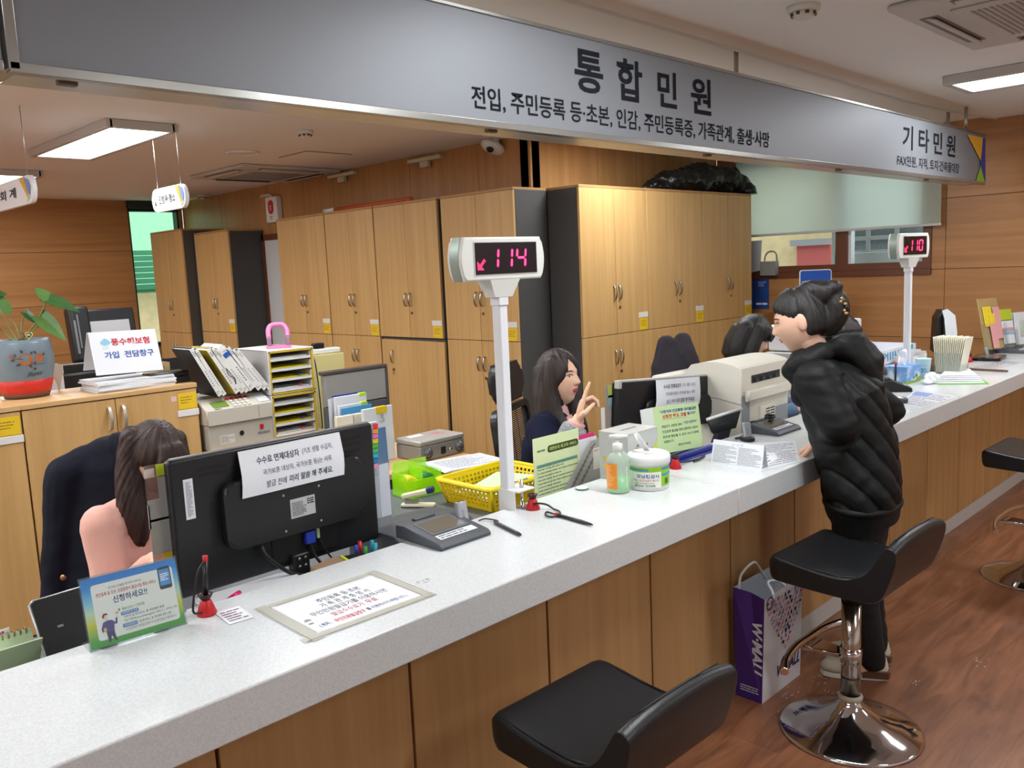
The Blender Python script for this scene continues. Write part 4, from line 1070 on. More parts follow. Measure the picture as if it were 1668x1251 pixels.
# box with power strip
t = thing('file_box', 'pale yellow file box behind the tray tower', 'box', (2.74, 4.38, 0.0))
b = MB(); b.box(-0.08, 0.12, -0.10, 0.12, 0, 1.15, 0.004); b.build('box_body', mat('pale_yellow_board', (216, 204, 140), 0.7), t)
t = thing('power_strip', 'white power strip with a black adapter beside the tray tower', 'power strip', (2.70, 4.22, 1.151), -0.1)
t.location = (2.74, 4.33, 1.151)
b = MB(); b.box(-0.08, 0.11, -0.03, 0.03, 0, 0.032, 0.008); b.build('housing', white_plastic, t)
b = MB(); b.box(-0.055, 0.01, -0.022, 0.022, 0.033, 0.065, 0.005); b.build('adapter', black_plastic, t)
b = MB(); b.tube(spline([(-0.055, -0.01, 0.05), (-0.09, -0.05, 0.03), (-0.096, -0.105, -0.05), (-0.092, -0.12, -0.25), (-0.09, -0.12, -0.42)], 6), 0.0035, 8); b.build('cable', black_plastic, t)

# partition
t = thing('partition', 'grey fabric desk partition behind the upright files', 'partition', (2.80, 3.93, 0))
b = MB(); b.box(-0.32, 0.08, -0.018, 0.018, 0.0, 0.90, 0.003); b.build('lower_panel', mat('partition_dark', (84, 86, 90), 0.85), t)
b = MB(); b.box(-0.32, 0.08, -0.02, 0.02, 0.905, 1.075, 0.004); b.build('upper_panel', mat('partition_fabric', (150, 150, 146), 0.9, bump=.2, bscale=600), t)
b = MB(); b.box(-0.33, 0.095, -0.024, 0.024, 1.076, 1.096, 0.004); b.box(0.081, 0.095, -0.024, 0.024, 0, 1.076, 0.002); b.build('frame', mat('partition_frame', (82, 74, 72), 0.5), t)

# upright files on the wood topped desk
gu = 'papers standing on the wood topped desk'
def upright(label, px0, px1, py0, py1, Y, m, tilt=0.0, th=0.004, extra=None, name='document_file', cat='file'):
    a, c = ony(px0, py0, Y), ony(px1, py0, Y); z1 = a.z; w = c.x-a.x
    t = thing(name, label, cat, (a.x, Y, 0.741), 0, gu)
    M = RX(-tilt)
    b = MB(M); b.box(0, w, 0, th, 0, z1-0.741, 0.0008, 1); b.build('cover', m, t)
    if extra: extra(t, M, w, z1-0.741, th)
    return t
def clip_green(t, M, w, h, th):
    b = MB(M); b.box(w*0.78, w*0.97, -0.002, th+0.004, h-0.012, h+0.004, 0.001); b.build('green_tab', mat('tab_lime', (178, 220, 40), 0.5), t)
def clip_y(t, M, w, h, th):
    b = MB(M); b.prism([(w*0.44, -0.004), (w*0.80, -0.004), (w*0.80, th+0.006), (w*0.44, th+0.006)], h-0.03, h+0.001); b.build('binder_clip', mat('clip_yellow', (222, 186, 30), 0.4), t)
    b = MB(M); b.tube(spline([(w*0.56, -0.006, h-0.028), (w*0.58, -0.008, h-0.05), (w*0.53, -0.008, h-0.065), (w*0.66, -0.008, h-0.065), (w*0.62, -0.008, h-0.05), (w*0.64, -0.006, h-0.028)], 4), 0.0016, 6); b.build('clip_wire', chrome, t)
sheet_b = mat('folder_blue', (52, 64, 150), 0.5); plastic_b = mat('file_pale_blue', (92, 128, 176), 0.4); clear_w = mat('clear_white', (214, 220, 226), 0.35)
upright('blue folder at the back of the upright files', 541, 592, 645, 700, 3.44, sheet_b)
upright('tall white sheaf with a lime tab at the top right', 545, 597, 648, 700, 3.40, white_paper, 0.0, 0.012, clip_green)
upright('white sheaf with lime tab, lower and in front of the tall one', 552, 599, 662, 700, 3.36, white_paper, 0, 0.010, clip_green)
upright('file with a bright blue band along its top', 555, 606, 666, 700, 3.32, mat('file_cyan', (70, 150, 200), 0.5))
upright('white booklets standing left of the clipped document holder', 548, 575, 680, 700, 3.26, mat('booklet_white', (226, 222, 206), 0.6), 0, 0.02)
upright('narrow white booklets beside the green edged file', 577, 592, 675, 700, 3.26, mat('booklet_white', (226, 222, 206), 0.6), 0, 0.02)
upright('clear document holder with a yellow binder clip and pale sheets', 592, 640, 668, 745, 3.18, clear_w, 0.02, 0.016, clip_y)
upright('pale blue plastic file leaning by the clipped holder', 605, 630, 700, 750, 3.08, plastic_b, 0.04, 0.006)
upright('white pages standing against the monitor edge', 595, 614, 690, 750, 3.12, mat('soft_white', (222, 224, 228), 0.6), 0.0, 0.01)
t = thing('paper_roll', 'curved white sheet standing beside the tray tower', 'paper', ony(528, 650, 3.44), 0, None)
z0 = t.location.z; t.location.z = 0.741
b = MB(); n = 10
b.loft([[(0.05*math.sin(k/n*1.6)*(1+zz*.5)+0.02*k/n, -0.03+0.06*k/n, zz) for k in range(n+1)] for zz in (0.0, 0.1, 0.2, z0-0.741)], caps=False, closed=False); b.build('sheet', white_paper, t)
# cash box
cbx = onz(641, 745, 0.741); cbr = onz(712, 727, 0.741)
t = thing('cash_box', 'grey steel cash box with two dials on the wood topped desk', 'cash box', ((cbx.x+cbr.x)/2, 3.10, 0.741), 0.0)
w = 0.135
steel_grey = mat('cashbox_grey', (150, 148, 142), 0.42, 0.3)
b = MB(); b.box(-w, w, -0.09, 0.09, 0, 0.068, 0.006); b.build('body', steel_grey, t)
b = MB(); b.box(-w-0.001, w+0.001, -0.091, 0.091, 0.0685, 0.094, 0.008); lidb = b.build('lid', mat('cashbox_light', (172, 168, 162), 0.42, 0.25), t)
for s in (-0.09, 0.10):
    b = MB(FR((s, -0.0905, 0.034), (1, 0, 0), (0, 0, 1)))
    b.lathe([(0.001, 0), (0.026, 0), (0.026, 0.003), (0.019, 0.005), (0.018, 0.012), (0.001, 0.013)], 24); b.box(-0.014, 0.014, -0.003, 0.003, 0.012, 0.017); b.build('dial', mat('dial_grey', (104, 104, 104), 0.35, 0.4), t)
b = MB(); b.box(-0.012, 0.014, -0.095, -0.089, 0.016, 0.05, 0.001); b.build('latch', mat('latch_dark', (40, 40, 42), 0.4), t)
b = MB(FR((0.045, -0.0905, 0.03), (1, 0, 0), (0, 0, 1))); b.lathe([(0.001, 0), (0.010, 0), (0.009, 0.004), (0.001, 0.005)], 16); b.build('lock', chrome, t)
b = MB(TR(0, 0, 0.0945)); b.box(-0.10, -0.02, 0.02, 0.06, 0, 0.001); b.build('paper_label', white_paper, lidb)
b = MB(TR(0, 0, 0.0945)); b.text('통', 0.02, -0.02, 0.07, 0.06); b.build('pink_mark', mat('pink_ink', (206, 120, 130), 0.7), lidb)

# ------------------------------------------------------------------ monitors
def big_monitor(label, bl, br, tl, notice, dx=0.0):
    """back of a monitor; corners measured on the photo; local x along, y up, z to the viewer"""
    w, h = (br-bl).length, (tl-bl).length
    t = thing('monitor', label, 'monitor', (bl.x+w*0.55, bl.y+0.05, DZ))
    A = TR(*(-Vector(t.location))) @ FR(bl, br-bl, tl-bl)
    b = MB(A); b.prism(rrect(0, 0, w, h, 0.012, 4), -0.030, 0.0, 0.008, 3); b.build('back_cover', black_plastic, t)
    b = MB(A); b.prism(rrect(0.006, 0.006, w-0.006, h-0.006, 0.006, 3), -0.036, -0.0305); b.build('bezel', mat('piano_black', (14, 14, 15), 0.15), t)
    b = MB(A); b.rect(0.018, 0.025, w-0.018, h-0.018, -0.0365); b.build('screen', mat('screen_lit', (120, 140, 170), 0.3, emit=(150, 175, 210), estr=0.5), t, clean=False)
    return t, A, w, h
def notice_paper(t, A, w, h, u0, u1, v0, v1, wave=0.0, zoff=(0, 0, 1)):
    n = 14
    def zz(s): return 0.0030+0.004*wave*(0.5+0.5*math.sin(s*5+1))
    def zo(j): return zoff[0]+(zoff[1]-zoff[0])*max(0, min(1, (j-zoff[2])/(4-zoff[2])))
    rows = []
    for j in range(5):
        v = v0+(v1-v0)*j/4; rows.append([(w*(u0+(u1-u0)*i/n)+(0.004*(j-2)*wave if True else 0), h*v, zz(i/n)+zo(j)) for i in range(n+1)])
    b = MB(A); b.loft(rows, caps=False, closed=False); b.loft([[(x, y, z-0.0008) for x, y, z in r] for r in rows], caps=False, closed=False)
    pp = b.build('notice_paper', white_paper, t)
    b = MB(A); pw, ph = w*(u1-u0), h*(v1-v0)
    def tx(s, a, c, d, e, bold, z=0.0):
        b.text(s, w*u0+pw*a, h*v0+ph*d, pw*(c-a), ph*(e-d), bold)
    tx('수수료 면제대상자', 0.15, 0.56, 0.66, 0.82, 0.02); tx('(기초 생활 수급자,', 0.59, 0.90, 0.66, 0.81, 0.0)
    tx('국가보훈 대상자, 국가보훈 등)는 서류', 0.19, 0.87, 0.40, 0.54, 0.0)
    tx('발급 전에', 0.22, 0.41, 0.13, 0.28, 0.0); tx('미리 말씀 해 주세요.', 0.44, 0.88, 0.13, 0.29, 0.016)
    for vv in b.bm.verts:
        q = A.inverted() @ vv.co; s = (q.x/w-u0)/(u1-u0); j = (q.y/h-v0)/(v1-v0)*4
        vv.co = A @ Vector((q.x+0.004*(j-2)*wave, q.y, zz(s)+zo(j)+0.0008))
    b.build('lettering', mat('pen_ink', (66, 72, 92), 0.7), pp)
YM = 2.04
t, A, w, h = big_monitor('large black monitor seen from behind at left, with a handwritten paper notice', ony(295, 978, YM), ony(619, 877, YM), ony(268, 753, YM), None)
b = MB(A)
b.prism(rrect(w*0.20, h*0.27, w*0.90, h*0.77, 0.03, 6), 0.0, 0.030, 0.012, 3); hump = b.build('raised_back', black_plastic, t)
vent_m = mat('vent_black', (10, 10, 11), 0.6)
b = MB(A)
for u0 in (0.12, 0.80):
    for r_ in range(2):
        for k in range(22): b.rect(w*u0+0.0036*k, h*(0.885-0.045*r_), w*u0+0.0036*k+0.002, h*(0.885-0.045*r_)+0.010, 0.0004)
for k in range(22): b.rect(w*0.155, h*(0.32+0.015*k), w*0.19, h*(0.32+0.015*k)+0.0026, 0.0004)
for k in range(16): b.rect(w*0.83+0.0035*k, h*0.785, w*0.83+0.0035*k+0.002, h*0.81, 0.0004)
b.build('vent_slots', vent_m, t)
b = MB(A); b.rect(w*0.055, h*0.56, w*0.095, h*0.85, 0.0006); st1 = b.build('label', white_paper, t)
b = MB(A); b.lines(w*0.063, h*0.58, w*0.088, h*0.83, 26, 0.45, 5, 0.001); b.build('lettering', grey_ink, st1)
b = MB(A); b.rect(w*0.50, h*0.395, w*0.625, h*0.545, 0.0306); st2 = b.build('label', mat('silver_label', (186, 188, 188), 0.5), hump)
b = MB(A); b.lines(w*0.508, h*0.41, w*0.58, h*0.52, 9, 0.4, 6, 0.031); b.lines(w*0.585, h*0.48, w*0.62, h*0.53, 3, 0.6, 7, 0.031); b.build('lettering', black_ink, st2)
b = MB(A)
for u_, v_ in ((0.47, 0.59), (0.65, 0.60), (0.47, 0.31), (0.65, 0.32)): b.lathe([(0.001, 0), (0.004, 0), (0.003, 0.002), (0.001, 0.002)], 12, (w*u_, h*v_, 0.030))
b.build('screw', steel, hump)
b = MB(A); b.prism([(w*0.42, h*0.05), (w*0.76, h*0.05), (w*0.76, h*0.26), (w*0.42, h*0.26)], -0.002, 0.004, 0.003); b.build('port_panel', mat('port_black', (18, 18, 19), 0.5), t)
b = MB(A); b.box(w*0.575, w*0.625, h*0.15, h*0.25, 0.004, 0.022, 0.003); vga = b.build('blue_plug', mat('plug_blue', (36, 58, 170), 0.4), t)
b = MB(A); b.box(w*0.638, w*0.655, h*0.17, h*0.25, 0.004, 0.014, 0.002); b.build('green_plug', mat('plug_green', (170, 196, 150), 0.5), t)
b = MB(A); b.tube(spline([(w*0.60, h*0.16, 0.014), (w*0.61, h*0.06, 0.02), (w*0.64, -h*0.05, 0.03), (w*0.70, -h*0.25, 0.0)], 6), 0.0045, 8); b.build('cable', black_plastic, t)
b = MB(A); b.tube(spline([(w*0.647, h*0.18, 0.01), (w*0.68, h*0.05, 0.014), (w*0.73, -h*0.1, 0.02), (w*0.76, -h*0.25, 0.0)], 6), 0.0026, 8); b.build('cable', black_plastic, t)
b = MB(A); b.tube(spline([(w*0.36, h*0.26, 0.012), (w*0.37, h*0.16, 0.03), (w*0.46, h*0.0, 0.035), (w*0.56, -h*0.10, 0.03), (w*0.6, -h*0.25, 0.0)], 6), 0.0055, 8); b.build('cable', black_plastic, t)
b = MB(A); b.box(w*0.50, w*0.585, -h*0.30, h*0.10, -0.01, 0.024, 0.006); nk = b.build('neck', black_plastic, t)
b = MB(A)
for k in (0.53, 0.56):
    for v_ in (0.06, -0.0): b.lathe([(0.001, 0), (0.0045, 0), (0.004, 0.002), (0.001, 0.002)], 12, (w*k, h*v_, 0.024))
b.build('screw', steel, nk)
b = MB(); b.box(-0.14, 0.14, -0.08, 0.14, 0, 0.014, 0.006); b.build('foot', black_plastic, t)
b = MB(A); b.box(0.01, w-0.01, h-0.006, h+0.0025, -0.02, -0.004, 0.002); b.build('top_trim', mat('top_trim_grey', (120, 118, 118), 0.3), t)
notice_paper(t, A, w, h, 0.285, 0.795, 0.645, 0.975, 0.8, (.031, .001, 1.6))
# films and tabs stuck to the monitor's edges
film = glass('smoky_film', (206, 188, 180), 0.1, 0.72, (170, 152, 144))
def edge_film(label, px0, px1, py0, py1, Y, notes, m):
    a = ony(px0, py0, Y); c = ony(px1, py1, Y)
    t2 = thing('memo_board', label, 'memo board', ((a.x+c.x)/2, Y, DZ))
    o = TR(*(-Vector(t2.location)))
    b = MB(o); b.box(a.x, c.x, Y-0.001, Y+0.001, c.z, a.z); b.box(a.x+0.01, c.x, Y+0.0012, Y+0.012, DZ+0.0005, c.z); b.build('clear_sheet', m, t2)
    for (q0, r0, q1, r1, mm) in notes:
        s, e = ony(q0, r0, Y-0.002), ony(q1, r1, Y-0.002)
        b = MB(o); b.box(s.x, e.x, Y-0.0022, Y-0.0013, e.z, s.z); b.build('sticky_note', mm, t2)
    return t2
lime = mat('note_lime', (190, 204, 40), 0.7); greyn = mat('note_grey', (164, 158, 148), 0.7); ambern = mat('note_amber', (222, 178, 40), 0.7); tape = mat('tape_white', (196, 182, 172), 0.5)
edge_film('clear memo board with notes at the left edge of the big monitor', 234, 274, 760, 936, YM+0.05,
          [(253, 757, 272, 774, lime), (234, 766, 252, 777, tape), (256, 776, 276, 808, greyn), (240, 816, 280, 843, greyn), (243, 848, 282, 896, greyn), (240, 824, 247, 862, white_paper), (265, 900, 288, 922, ambern)], film)
tabs = [mat('tab_%d' % i, c, 0.6) for i, c in enumerate(((226, 52, 72), (240, 160, 60), (234, 120, 190), (230, 206, 40), (90, 190, 60), (80, 190, 110), (60, 190, 200), (40, 130, 200), (240, 150, 190)))]
edge_film('narrow strip of coloured page tabs at the right edge of the big monitor', 600, 618, 690, 772, YM+0.05,
          [(607, 691+8*i, 616, 698+8*i, tabs[i]) for i in range(9)], glass('clear_film', (236, 238, 238), 0.1, 0.85, (200, 204, 206)))
edge_film('white sheet fixed to the right edge of the big monitor', 606, 639, 758, 838, YM+0.06, [(606, 760, 638, 838, mat('sheet_bluish', (214, 220, 230), 0.7))], glass('clear_film', (236, 238, 238), 0.1, 0.85, (200, 204, 206)))

Y2 = 2.10
t, A, w, h = big_monitor('black monitor of the clerk with raised finger, small curled notice on its back', ony(1006, 712, Y2), ony(1155, 690, Y2), ony(1006, 622, Y2), None)
h2 = h
b = MB(A); b.prism(rrect(w*0.25, h*0.1, w*0.98, h*0.62, 0.03, 5), 0.0, 0.02, 0.01, 3); b.build('raised_back', black_plastic, t)
b = MB(A); b.box(0.004, w-0.004, h-0.01, h+0.004, -0.026, -0.002, 0.003); b.box(-0.002, 0.02, h-0.03, h+0.004, -0.022, 0.002, 0.003); b.build('top_trim', mat('pearl_trim', (176, 176, 172), 0.35), t)
b = MB(A); b.box(w*0.45, w*0.6, -h*0.7, h*0.2, -0.01, 0.03, 0.008); b.build('neck', black_plastic, t)
b = MB(); b.box(-0.14, 0.14, -0.08, 0.12, 0, 0.014, 0.006); b.build('foot', black_plastic, t)
notice_paper(t, A, w, h, 0.33, 0.83, 0.46, 0.985, 1.8, (.022, .001, 1.3))
edge_film('grey memo board with sticky notes at the left edge of the second monitor', 986, 1006, 628, 720, Y2+0.04,
          [(990, 628, 1005, 645, mat('note_olive', (176, 180, 84), 0.7)), (989, 645, 1004, 659, mat('note_teal', (130, 158, 160), 0.7)), (979, 665, 986, 705, white_paper)], mat('grey_board', (150, 142, 136), 0.6))

# ------------------------------------------------------------------ small desk things seen over the counter's back edge
t = thing('desk_basket', 'yellow plastic basket with a perforated wall holding pale green paper', 'basket', (2.225, 2.335, DZ))
yb_m = mat('basket_yellow', (236, 206, 20), 0.35)
w0, d0, w1, d1, hb = 0.155, 0.125, 0.185, 0.15, 0.098
def bwall(b, p0, p1, q0, q1, n, rows):
    """perforated wall between lower edge p0-p1 and upper edge q0-q1"""
    P0, P1, Q0, Q1 = map(Vector, (p0, p1, q0, q1))
    f = lambda s, v: (P0.lerp(P1, s)).lerp(Q0.lerp(Q1, s), v)
    vs = [0.0, 0.16]
    for k in range(rows): vs += [0.16+(0.70/rows)*(k+0.62), 0.16+(0.70/rows)*(k+1)]
    vs.append(1.0)
    ss = [0.0, 0.05]
    for k in range(n): ss += [0.05+(0.9/n)*(k+0.60), 0.05+(0.9/n)*(k+1)]
    ss.append(1.0)
    nrm = (P1-P0).cross(Q0-P0).normalized()*0.0022
    for i in range(len(ss)-1):
        for j in range(len(vs)-1):
            if i % 2 == 1 and j % 2 == 1 and 0 < i < len(ss)-2 and 0 < j < len(vs)-2: continue
            q = [f(ss[i], vs[j]), f(ss[i+1], vs[j]), f(ss[i+1], vs[j+1]), f(ss[i], vs[j+1])]
            b.poly([x+nrm for x in q]); b.poly([x-nrm for x in q][::-1])
b = MB()
lo = [(-w0, -d0, .002), (w0, -d0, .002), (w0, d0, .002), (-w0, d0, .002)]; hi = [(-w1, -d1, hb), (w1, -d1, hb), (w1, d1, hb), (-w1, d1, hb)]
for k in range(4): bwall(b, lo[k], lo[(k+1) % 4], hi[k], hi[(k+1) % 4], 15 if k % 2 == 0 else 12, 4)
for k in range(4): b.tube([lo[k], hi[k]], 0.006, 8)
b.build('basket_wall', yb_m, t, clean=False)
b = MB(); b.box(-w0, w0, -d0, d0, 0, 0.004); b.build('basket_floor', yb_m, t)
b = MB(); rr_ = rrect(-w1, -d1, w1, d1, 0.03, 6); ri = rrect(-w1+.006, -d1+.006, w1-.006, d1-.006, 0.026, 6); ro = rrect(-w1-0.012, -d1-0.012, w1+0.012, d1+0.012, 0.036, 6)
b.loft([[(x, y, hb-0.006) for x, y in ri], [(x, y, hb+0.002) for x, y in ri], [(x, y, hb+0.003) for x, y in rr_], [(x, y, hb-0.002) for x, y in ro], [(x, y, hb-0.010) for x, y in ro]], caps=False); b.build('rim', yb_m, t)
b = MB(TR(0, -d1-0.003, hb-0.035)); b.box(-0.05, -0.015, -0.002, 0.0, -0.012, 0.012); b.build('tape_piece', mat('tape_beige', (222, 190, 130), 0.6), t)
def sheets(label, x, y, z, rz, w, d, n, m, tilt=0.0, name='paper_sheet', txt=True, sd=1):
    t = thing(name, label, 'paper', (x, y, z), rz)
    for k in range(n):
        b = MB(RY(tilt) @ TR(0.003*k, 0.002*k, 0.0018*k) @ RZ(0.02*k)); b.box(-w/2, w/2, -d/2, d/2, 0.0003, 0.0016); b.build('sheet', m, t)
    if txt:
        b = MB(RY(tilt) @ TR(0.003*(n-1), 0.002*(n-1), 0.0018*(n-1)+0.0021) @ RZ(0.02*(n-1))); b.lines(-w*0.42, -d*0.42, w*0.42, d*0.40, 16, 0.35, sd); b.build('lettering', grey_ink, t)
    return t
sheets('pale green sheets lying in the yellow basket', 2.235, 2.33, DZ+0.05, 0.25, 0.27, 0.19, 3, mat('paper_green', (196, 226, 176), 0.8), -0.06, txt=False)
sheets('white sheet under the green sheets in the yellow basket', 2.225, 2.34, DZ+0.040, -0.1, 0.28, 0.21, 2, white_paper, -0.06, txt=False)
sheets('printed white papers in a heap behind the yellow basket', 2.32, 2.64, DZ+0.075, -0.2, 0.30, 0.21, 5, white_paper, 0.03)
t = thing('paper_tray', 'low yellow tray under the printed papers behind the basket', 'tray', (2.32, 2.64, DZ), -0.2)
b = MB(); b.box(-0.15, 0.15, -0.105, 0.105, 0, 0.07, 0.006); b.build('tray_body', mat('tray_lemon', (226, 214, 60), 0.5), t)
# lime acrylic tape stand
t = thing('tape_holder', 'neon lime acrylic desk organiser holding tape rolls', 'organiser', (2.085, 2.655, DZ), -0.15)
neon = bpy.data.materials.new('neon_acrylic'); neon.use_nodes = True
p = neon.node_tree.nodes['Principled BSDF']; p.inputs['Base Color'].default_value = lin((176, 250, 20)); p.inputs['Roughness'].default_value = 0.15; p.inputs['Transmission Weight'].default_value = 0.0; p.inputs['Alpha'].default_value = 0.5
b = MB(); b.box(-0.09, 0.075, -0.055, 0.055, 0, 0.004); b.build('base_plate', neon, t)
for nm, a in (('side_plate', (-0.09, -0.086, -0.055, 0.055, 0.0045, 0.095)), ('side_plate', (0.071, 0.075, -0.055, 0.055, 0.0045, 0.095)), ('front_plate', (-0.0855, 0.0705, -0.055, -0.051, 0.0045, 0.07)), ('back_plate', (-0.0855, 0.0705, 0.051, 0.055, 0.0045, 0.13)), ('divider', (-0.012, -0.008, -0.0505, 0.0505, 0.0045, 0.115))):
    b = MB(); b.box(*a, 0.001, 1); b.build(nm, neon, t)
for (cx, m_, lb) in ((-0.048, mat('tape_yellow', (230, 220, 50), 0.4), 'yellow tape roll standing in the left bay of the lime organiser'), (0.030, mat('tape_green', (40, 130, 60), 0.4), 'green tape roll standing in the right bay of the lime organiser')):
    r2 = thing('tape_roll', lb, 'tape', t.matrix_basis @ Vector((cx, 0, 0.045)), -0.15, 'tape rolls in the lime organiser')
    b = MB(RX(PI/2)); b.lathe([(0.012, -0.02), (0.036, -0.02), (0.036, 0.02), (0.012, 0.02), (0.012, -0.02)], 28, caps=False); b.build('roll', m_, r2)
    b = MB(RX(PI/2)); b.lathe([(0.006, -0.021), (0.0118, -0.021), (0.0118, 0.021), (0.006, 0.021), (0.006, -0.021)], 20, caps=False); b.build('core', pm['yellow'], r2)
t = thing('stapler', 'cream stapler with a dark blue tip on the grey desk', 'stapler', (1.955, 2.50, DZ), -0.95)
cream = mat('stapler_cream', (222, 214, 184), 0.4)
b = MB(); b.prism(rrect(-0.065, -0.018, 0.065, 0.018, 0.008), 0.003, 0.012, 0.003); b.build('base', cream, t)
b = MB(); b.box(-0.063, 0.063, -0.016, 0.016, 0, 0.0028); b.build('rubber_foot', black_plastic, t)
b = MB(TR(-0.06, 0, 0.03) @ RY(-0.22)); b.box(0, 0.115, -0.014, 0.014, 0, 0.018, 0.005, 3); b.build('arm', cream, t)
b = MB(TR(-0.06, 0, 0.03) @ RY(-0.22)); b.box(0.10, 0.13, -0.015, 0.015, -0.002, 0.022, 0.006, 3); b.build('press_tip', mat('stapler_blue', (34, 44, 96), 0.4), t)
b = MB(); b.box(-0.05, 0.0, -0.009, 0.009, 0.012, 0.03); b.build('magazine', steel, t)
# rounded dark grey device between monitor and pad
t = thing('desk_device', 'dark grey rounded device with a perforated front behind the signature pad', 'device', (1.62, 2.02, DZ))
b = MB(FR((0, 0, 0), (0, 1, 0), (0, 0, 1))); b.prism([(-0.10, 0), (0.20, 0), (0.20, 0.085)]+[(0.20-0.24*(1-math.cos(a))-0.06*0, 0.085+0.03*math.sin(a)) for a in [PI*.5*i/6 for i in range(1, 7)]]+[(-0.08, 0.09), (-0.10, 0.06)], -0.17, 0.13, 0.006); b.build('body', mat('device_grey', (72, 76, 82), 0.45), t)
b = MB(FR((0, -0.1005, 0), (1, 0, 0), (0, 0, 1)))
for r_ in range(3):
    for k in range(26): b.rect(-0.16+0.011*k, 0.02+0.012*r_, -0.155+0.011*k, 0.025+0.012*r_, 0.0003)
b.build('perforation', vent_m, t)
# pens and odds behind the counter edge
def cup_of_pens(x, y, label, cols, z=DZ):
    t = thing('pen_cup', label, 'pen holder', (x, y, z))
    b = MB(); b.lathe([(0.001, 0), (0.036, 0), (0.038, 0.095), (0.035, 0.095), (0.033, 0.006), (0.001, 0.006)], 28); b.build('cup', mat('cup_blue', (44, 66, 130), 0.4), t)
    for i, c in enumerate(cols):
        a = i*2*PI/len(cols)+.3; x1, y1 = 0.024*math.cos(a), 0.024*math.sin(a)
        p_ = thing('pen', 'pen with a %s cap standing in the blue pen cup behind the counter' % c[0], 'pen', (x, y, z+0.007), 0, 'pens in the blue cup')
        b = MB(); b.tube([(x1*.6, y1*.6, 0.0), (x1*1.15, y1*1.15, 0.10)], 0.0045, 8); b.build('barrel', white_plastic, p_)
        b = MB(); b.tube([(x1*1.08, y1*1.08, 0.088), (x1*1.22, y1*1.22, 0.126)], 0.0056, 8); b.build('cap', mat('pen_'+c[0].replace(' ', '_'), c[1], 0.35), p_)
cup_of_pens(1.33, 1.95, '', [('teal', (40, 150, 170)), ('red', (200, 40, 70)), ('dark blue', (40, 60, 150)), ('green', (60, 160, 60)), ('turquoise', (70, 170, 190))])
for o in COL.objects:
    if o.name == 'pen_cup': o['label'] = 'blue pen cup full of coloured pens at the foot of the big monitor'
t = thing('small_tin', 'small cream tin between monitor and counter edge', 'tin', (1.20, 1.93, DZ), 0.2)
b = MB(); b.prism(rrect(-0.05, -0.03, 0.05, 0.03, 0.012), 0, 0.10, 0.004); b.build('tin_body', mat('tin_cream', (206, 200, 176), 0.4), t)
b = MB(); b.prism(rrect(-0.051, -0.031, 0.051, 0.031, 0.012), 0.1005, 0.115, 0.004); b.build('lid', mat('tin_tan', (170, 140, 110), 0.4), t)
t = thing('pouch', 'turquoise pouch lying at the foot of the big monitor', 'pouch', (1.10, 1.935, DZ), 0.1)
b = MB(); b.ball((0, 0, 0.05), (0.09, 0.035, 0.05), 24, 14); b.box(-0.085, 0.085, -0.004, 0.004, 0.09, 0.104, 0.003); b.build('pouch_body', mat('turquoise_cloth', (84, 182, 164), 0.8), t)
t = thing('sticky_pad', 'yellow green sticky note block by the pen cup', 'note pad', (1.275, 1.925, DZ), -0.2)
b = MB(); b.box(-0.032, 0.032, -0.025, 0.025, 0, 0.115, 0.002); b.build('block', mat('block_black', (26, 26, 28), 0.5), t)
b = MB(); b.box(-0.033, -0.026, -0.026, 0.026, 0.001, 0.118); b.box(-0.033, 0.033, -0.027, -0.0255, 0.1, 0.118); b.build('edge', mat('note_neon', (206, 230, 40), 0.6), t)
t = thing('pink_note', 'pink paper note tucked under the turquoise pouch', 'note', (1.03, 1.945, DZ), 0.3)
b = MB(); b.box(-0.04, 0.04, -0.02, 0.02, 0, 0.09, 0.004); b.build('note_block', mat('note_pink', (214, 160, 164), 0.7), t)
t = thing('paper_stack', 'heap of loose white papers under the big monitor', 'papers', (0.98, 2.0, DZ))
for k in range(5):
    b = MB(TR(0.03*math.sin(k*2.1), 0.01*math.cos(k), 0.018*k) @ RZ(0.15*math.sin(k*3))); b.box(-0.13, 0.13, -0.10, 0.06, 0.001, 0.016); b.build('sheet_bundle', white_paper, t)
for nm, lab, x, y, z, rz, m_ in (('marker_pen', 'black marker lying on the loose papers under the monitor', 1.0, 1.93, DZ+0.089, 0.25, black_plastic), ('marker_pen', 'pink highlighter lying on the loose papers under the monitor', 0.905, 1.94, DZ+0.089, 0.6, mat('hot_pink', (226, 40, 120), 0.4))):
    t = thing(nm, lab, 'pen', (x, y, z), rz)
    b = MB(); b.cyl((-0.06, 0, 0.008), (0.03, 0, 0.008), 0.0075); b.build('barrel', m_, t); b = MB(); b.cyl((0.03, 0, 0.008), (0.065, 0, 0.008), 0.0082, 0.006); b.build('cap', m_, t)

# ------------------------------------------------------------------ magazine holder
t = thing('magazine_holder', 'grey slotted magazine holder with a pale green leaflet in front', 'magazine holder', (2.30, 2.02, DZ))
gp = mat('holder_grey', (168, 165, 156), 0.5)
hx0, hx1 = -0.10, 0.105
hw = 0.05
side = [(hx0, 0.0), (hx1, 0.0), (hx1, 0.245), (hx1-0.055, 0.245), (hx0, 0.10)]
for s in (-hw, hw-0.003):
    b = MB(FR((0, s+0.003, 0), (1, 0, 0), (0, 0, 1)))
    b.prism(side, 0, 0.003)
    b.build('side_wall', gp, t)
b = MB(FR((0, -hw-0.0001, 0), (1, 0, 0), (0, 0, 1)))
for k in range(15):
    z = 0.025+0.0135*k; xl = hx0+0.02+max(0, (z-0.085))*0.95
    for x in (xl, xl+0.045):
        if x+0.03 < hx1-0.012: b.poly([(x, z, 0.0004), (x+0.030, z+0.014, 0.0004), (x+0.032, z+0.0195, 0.0004), (x+0.002, z+0.0055, 0.0004)])
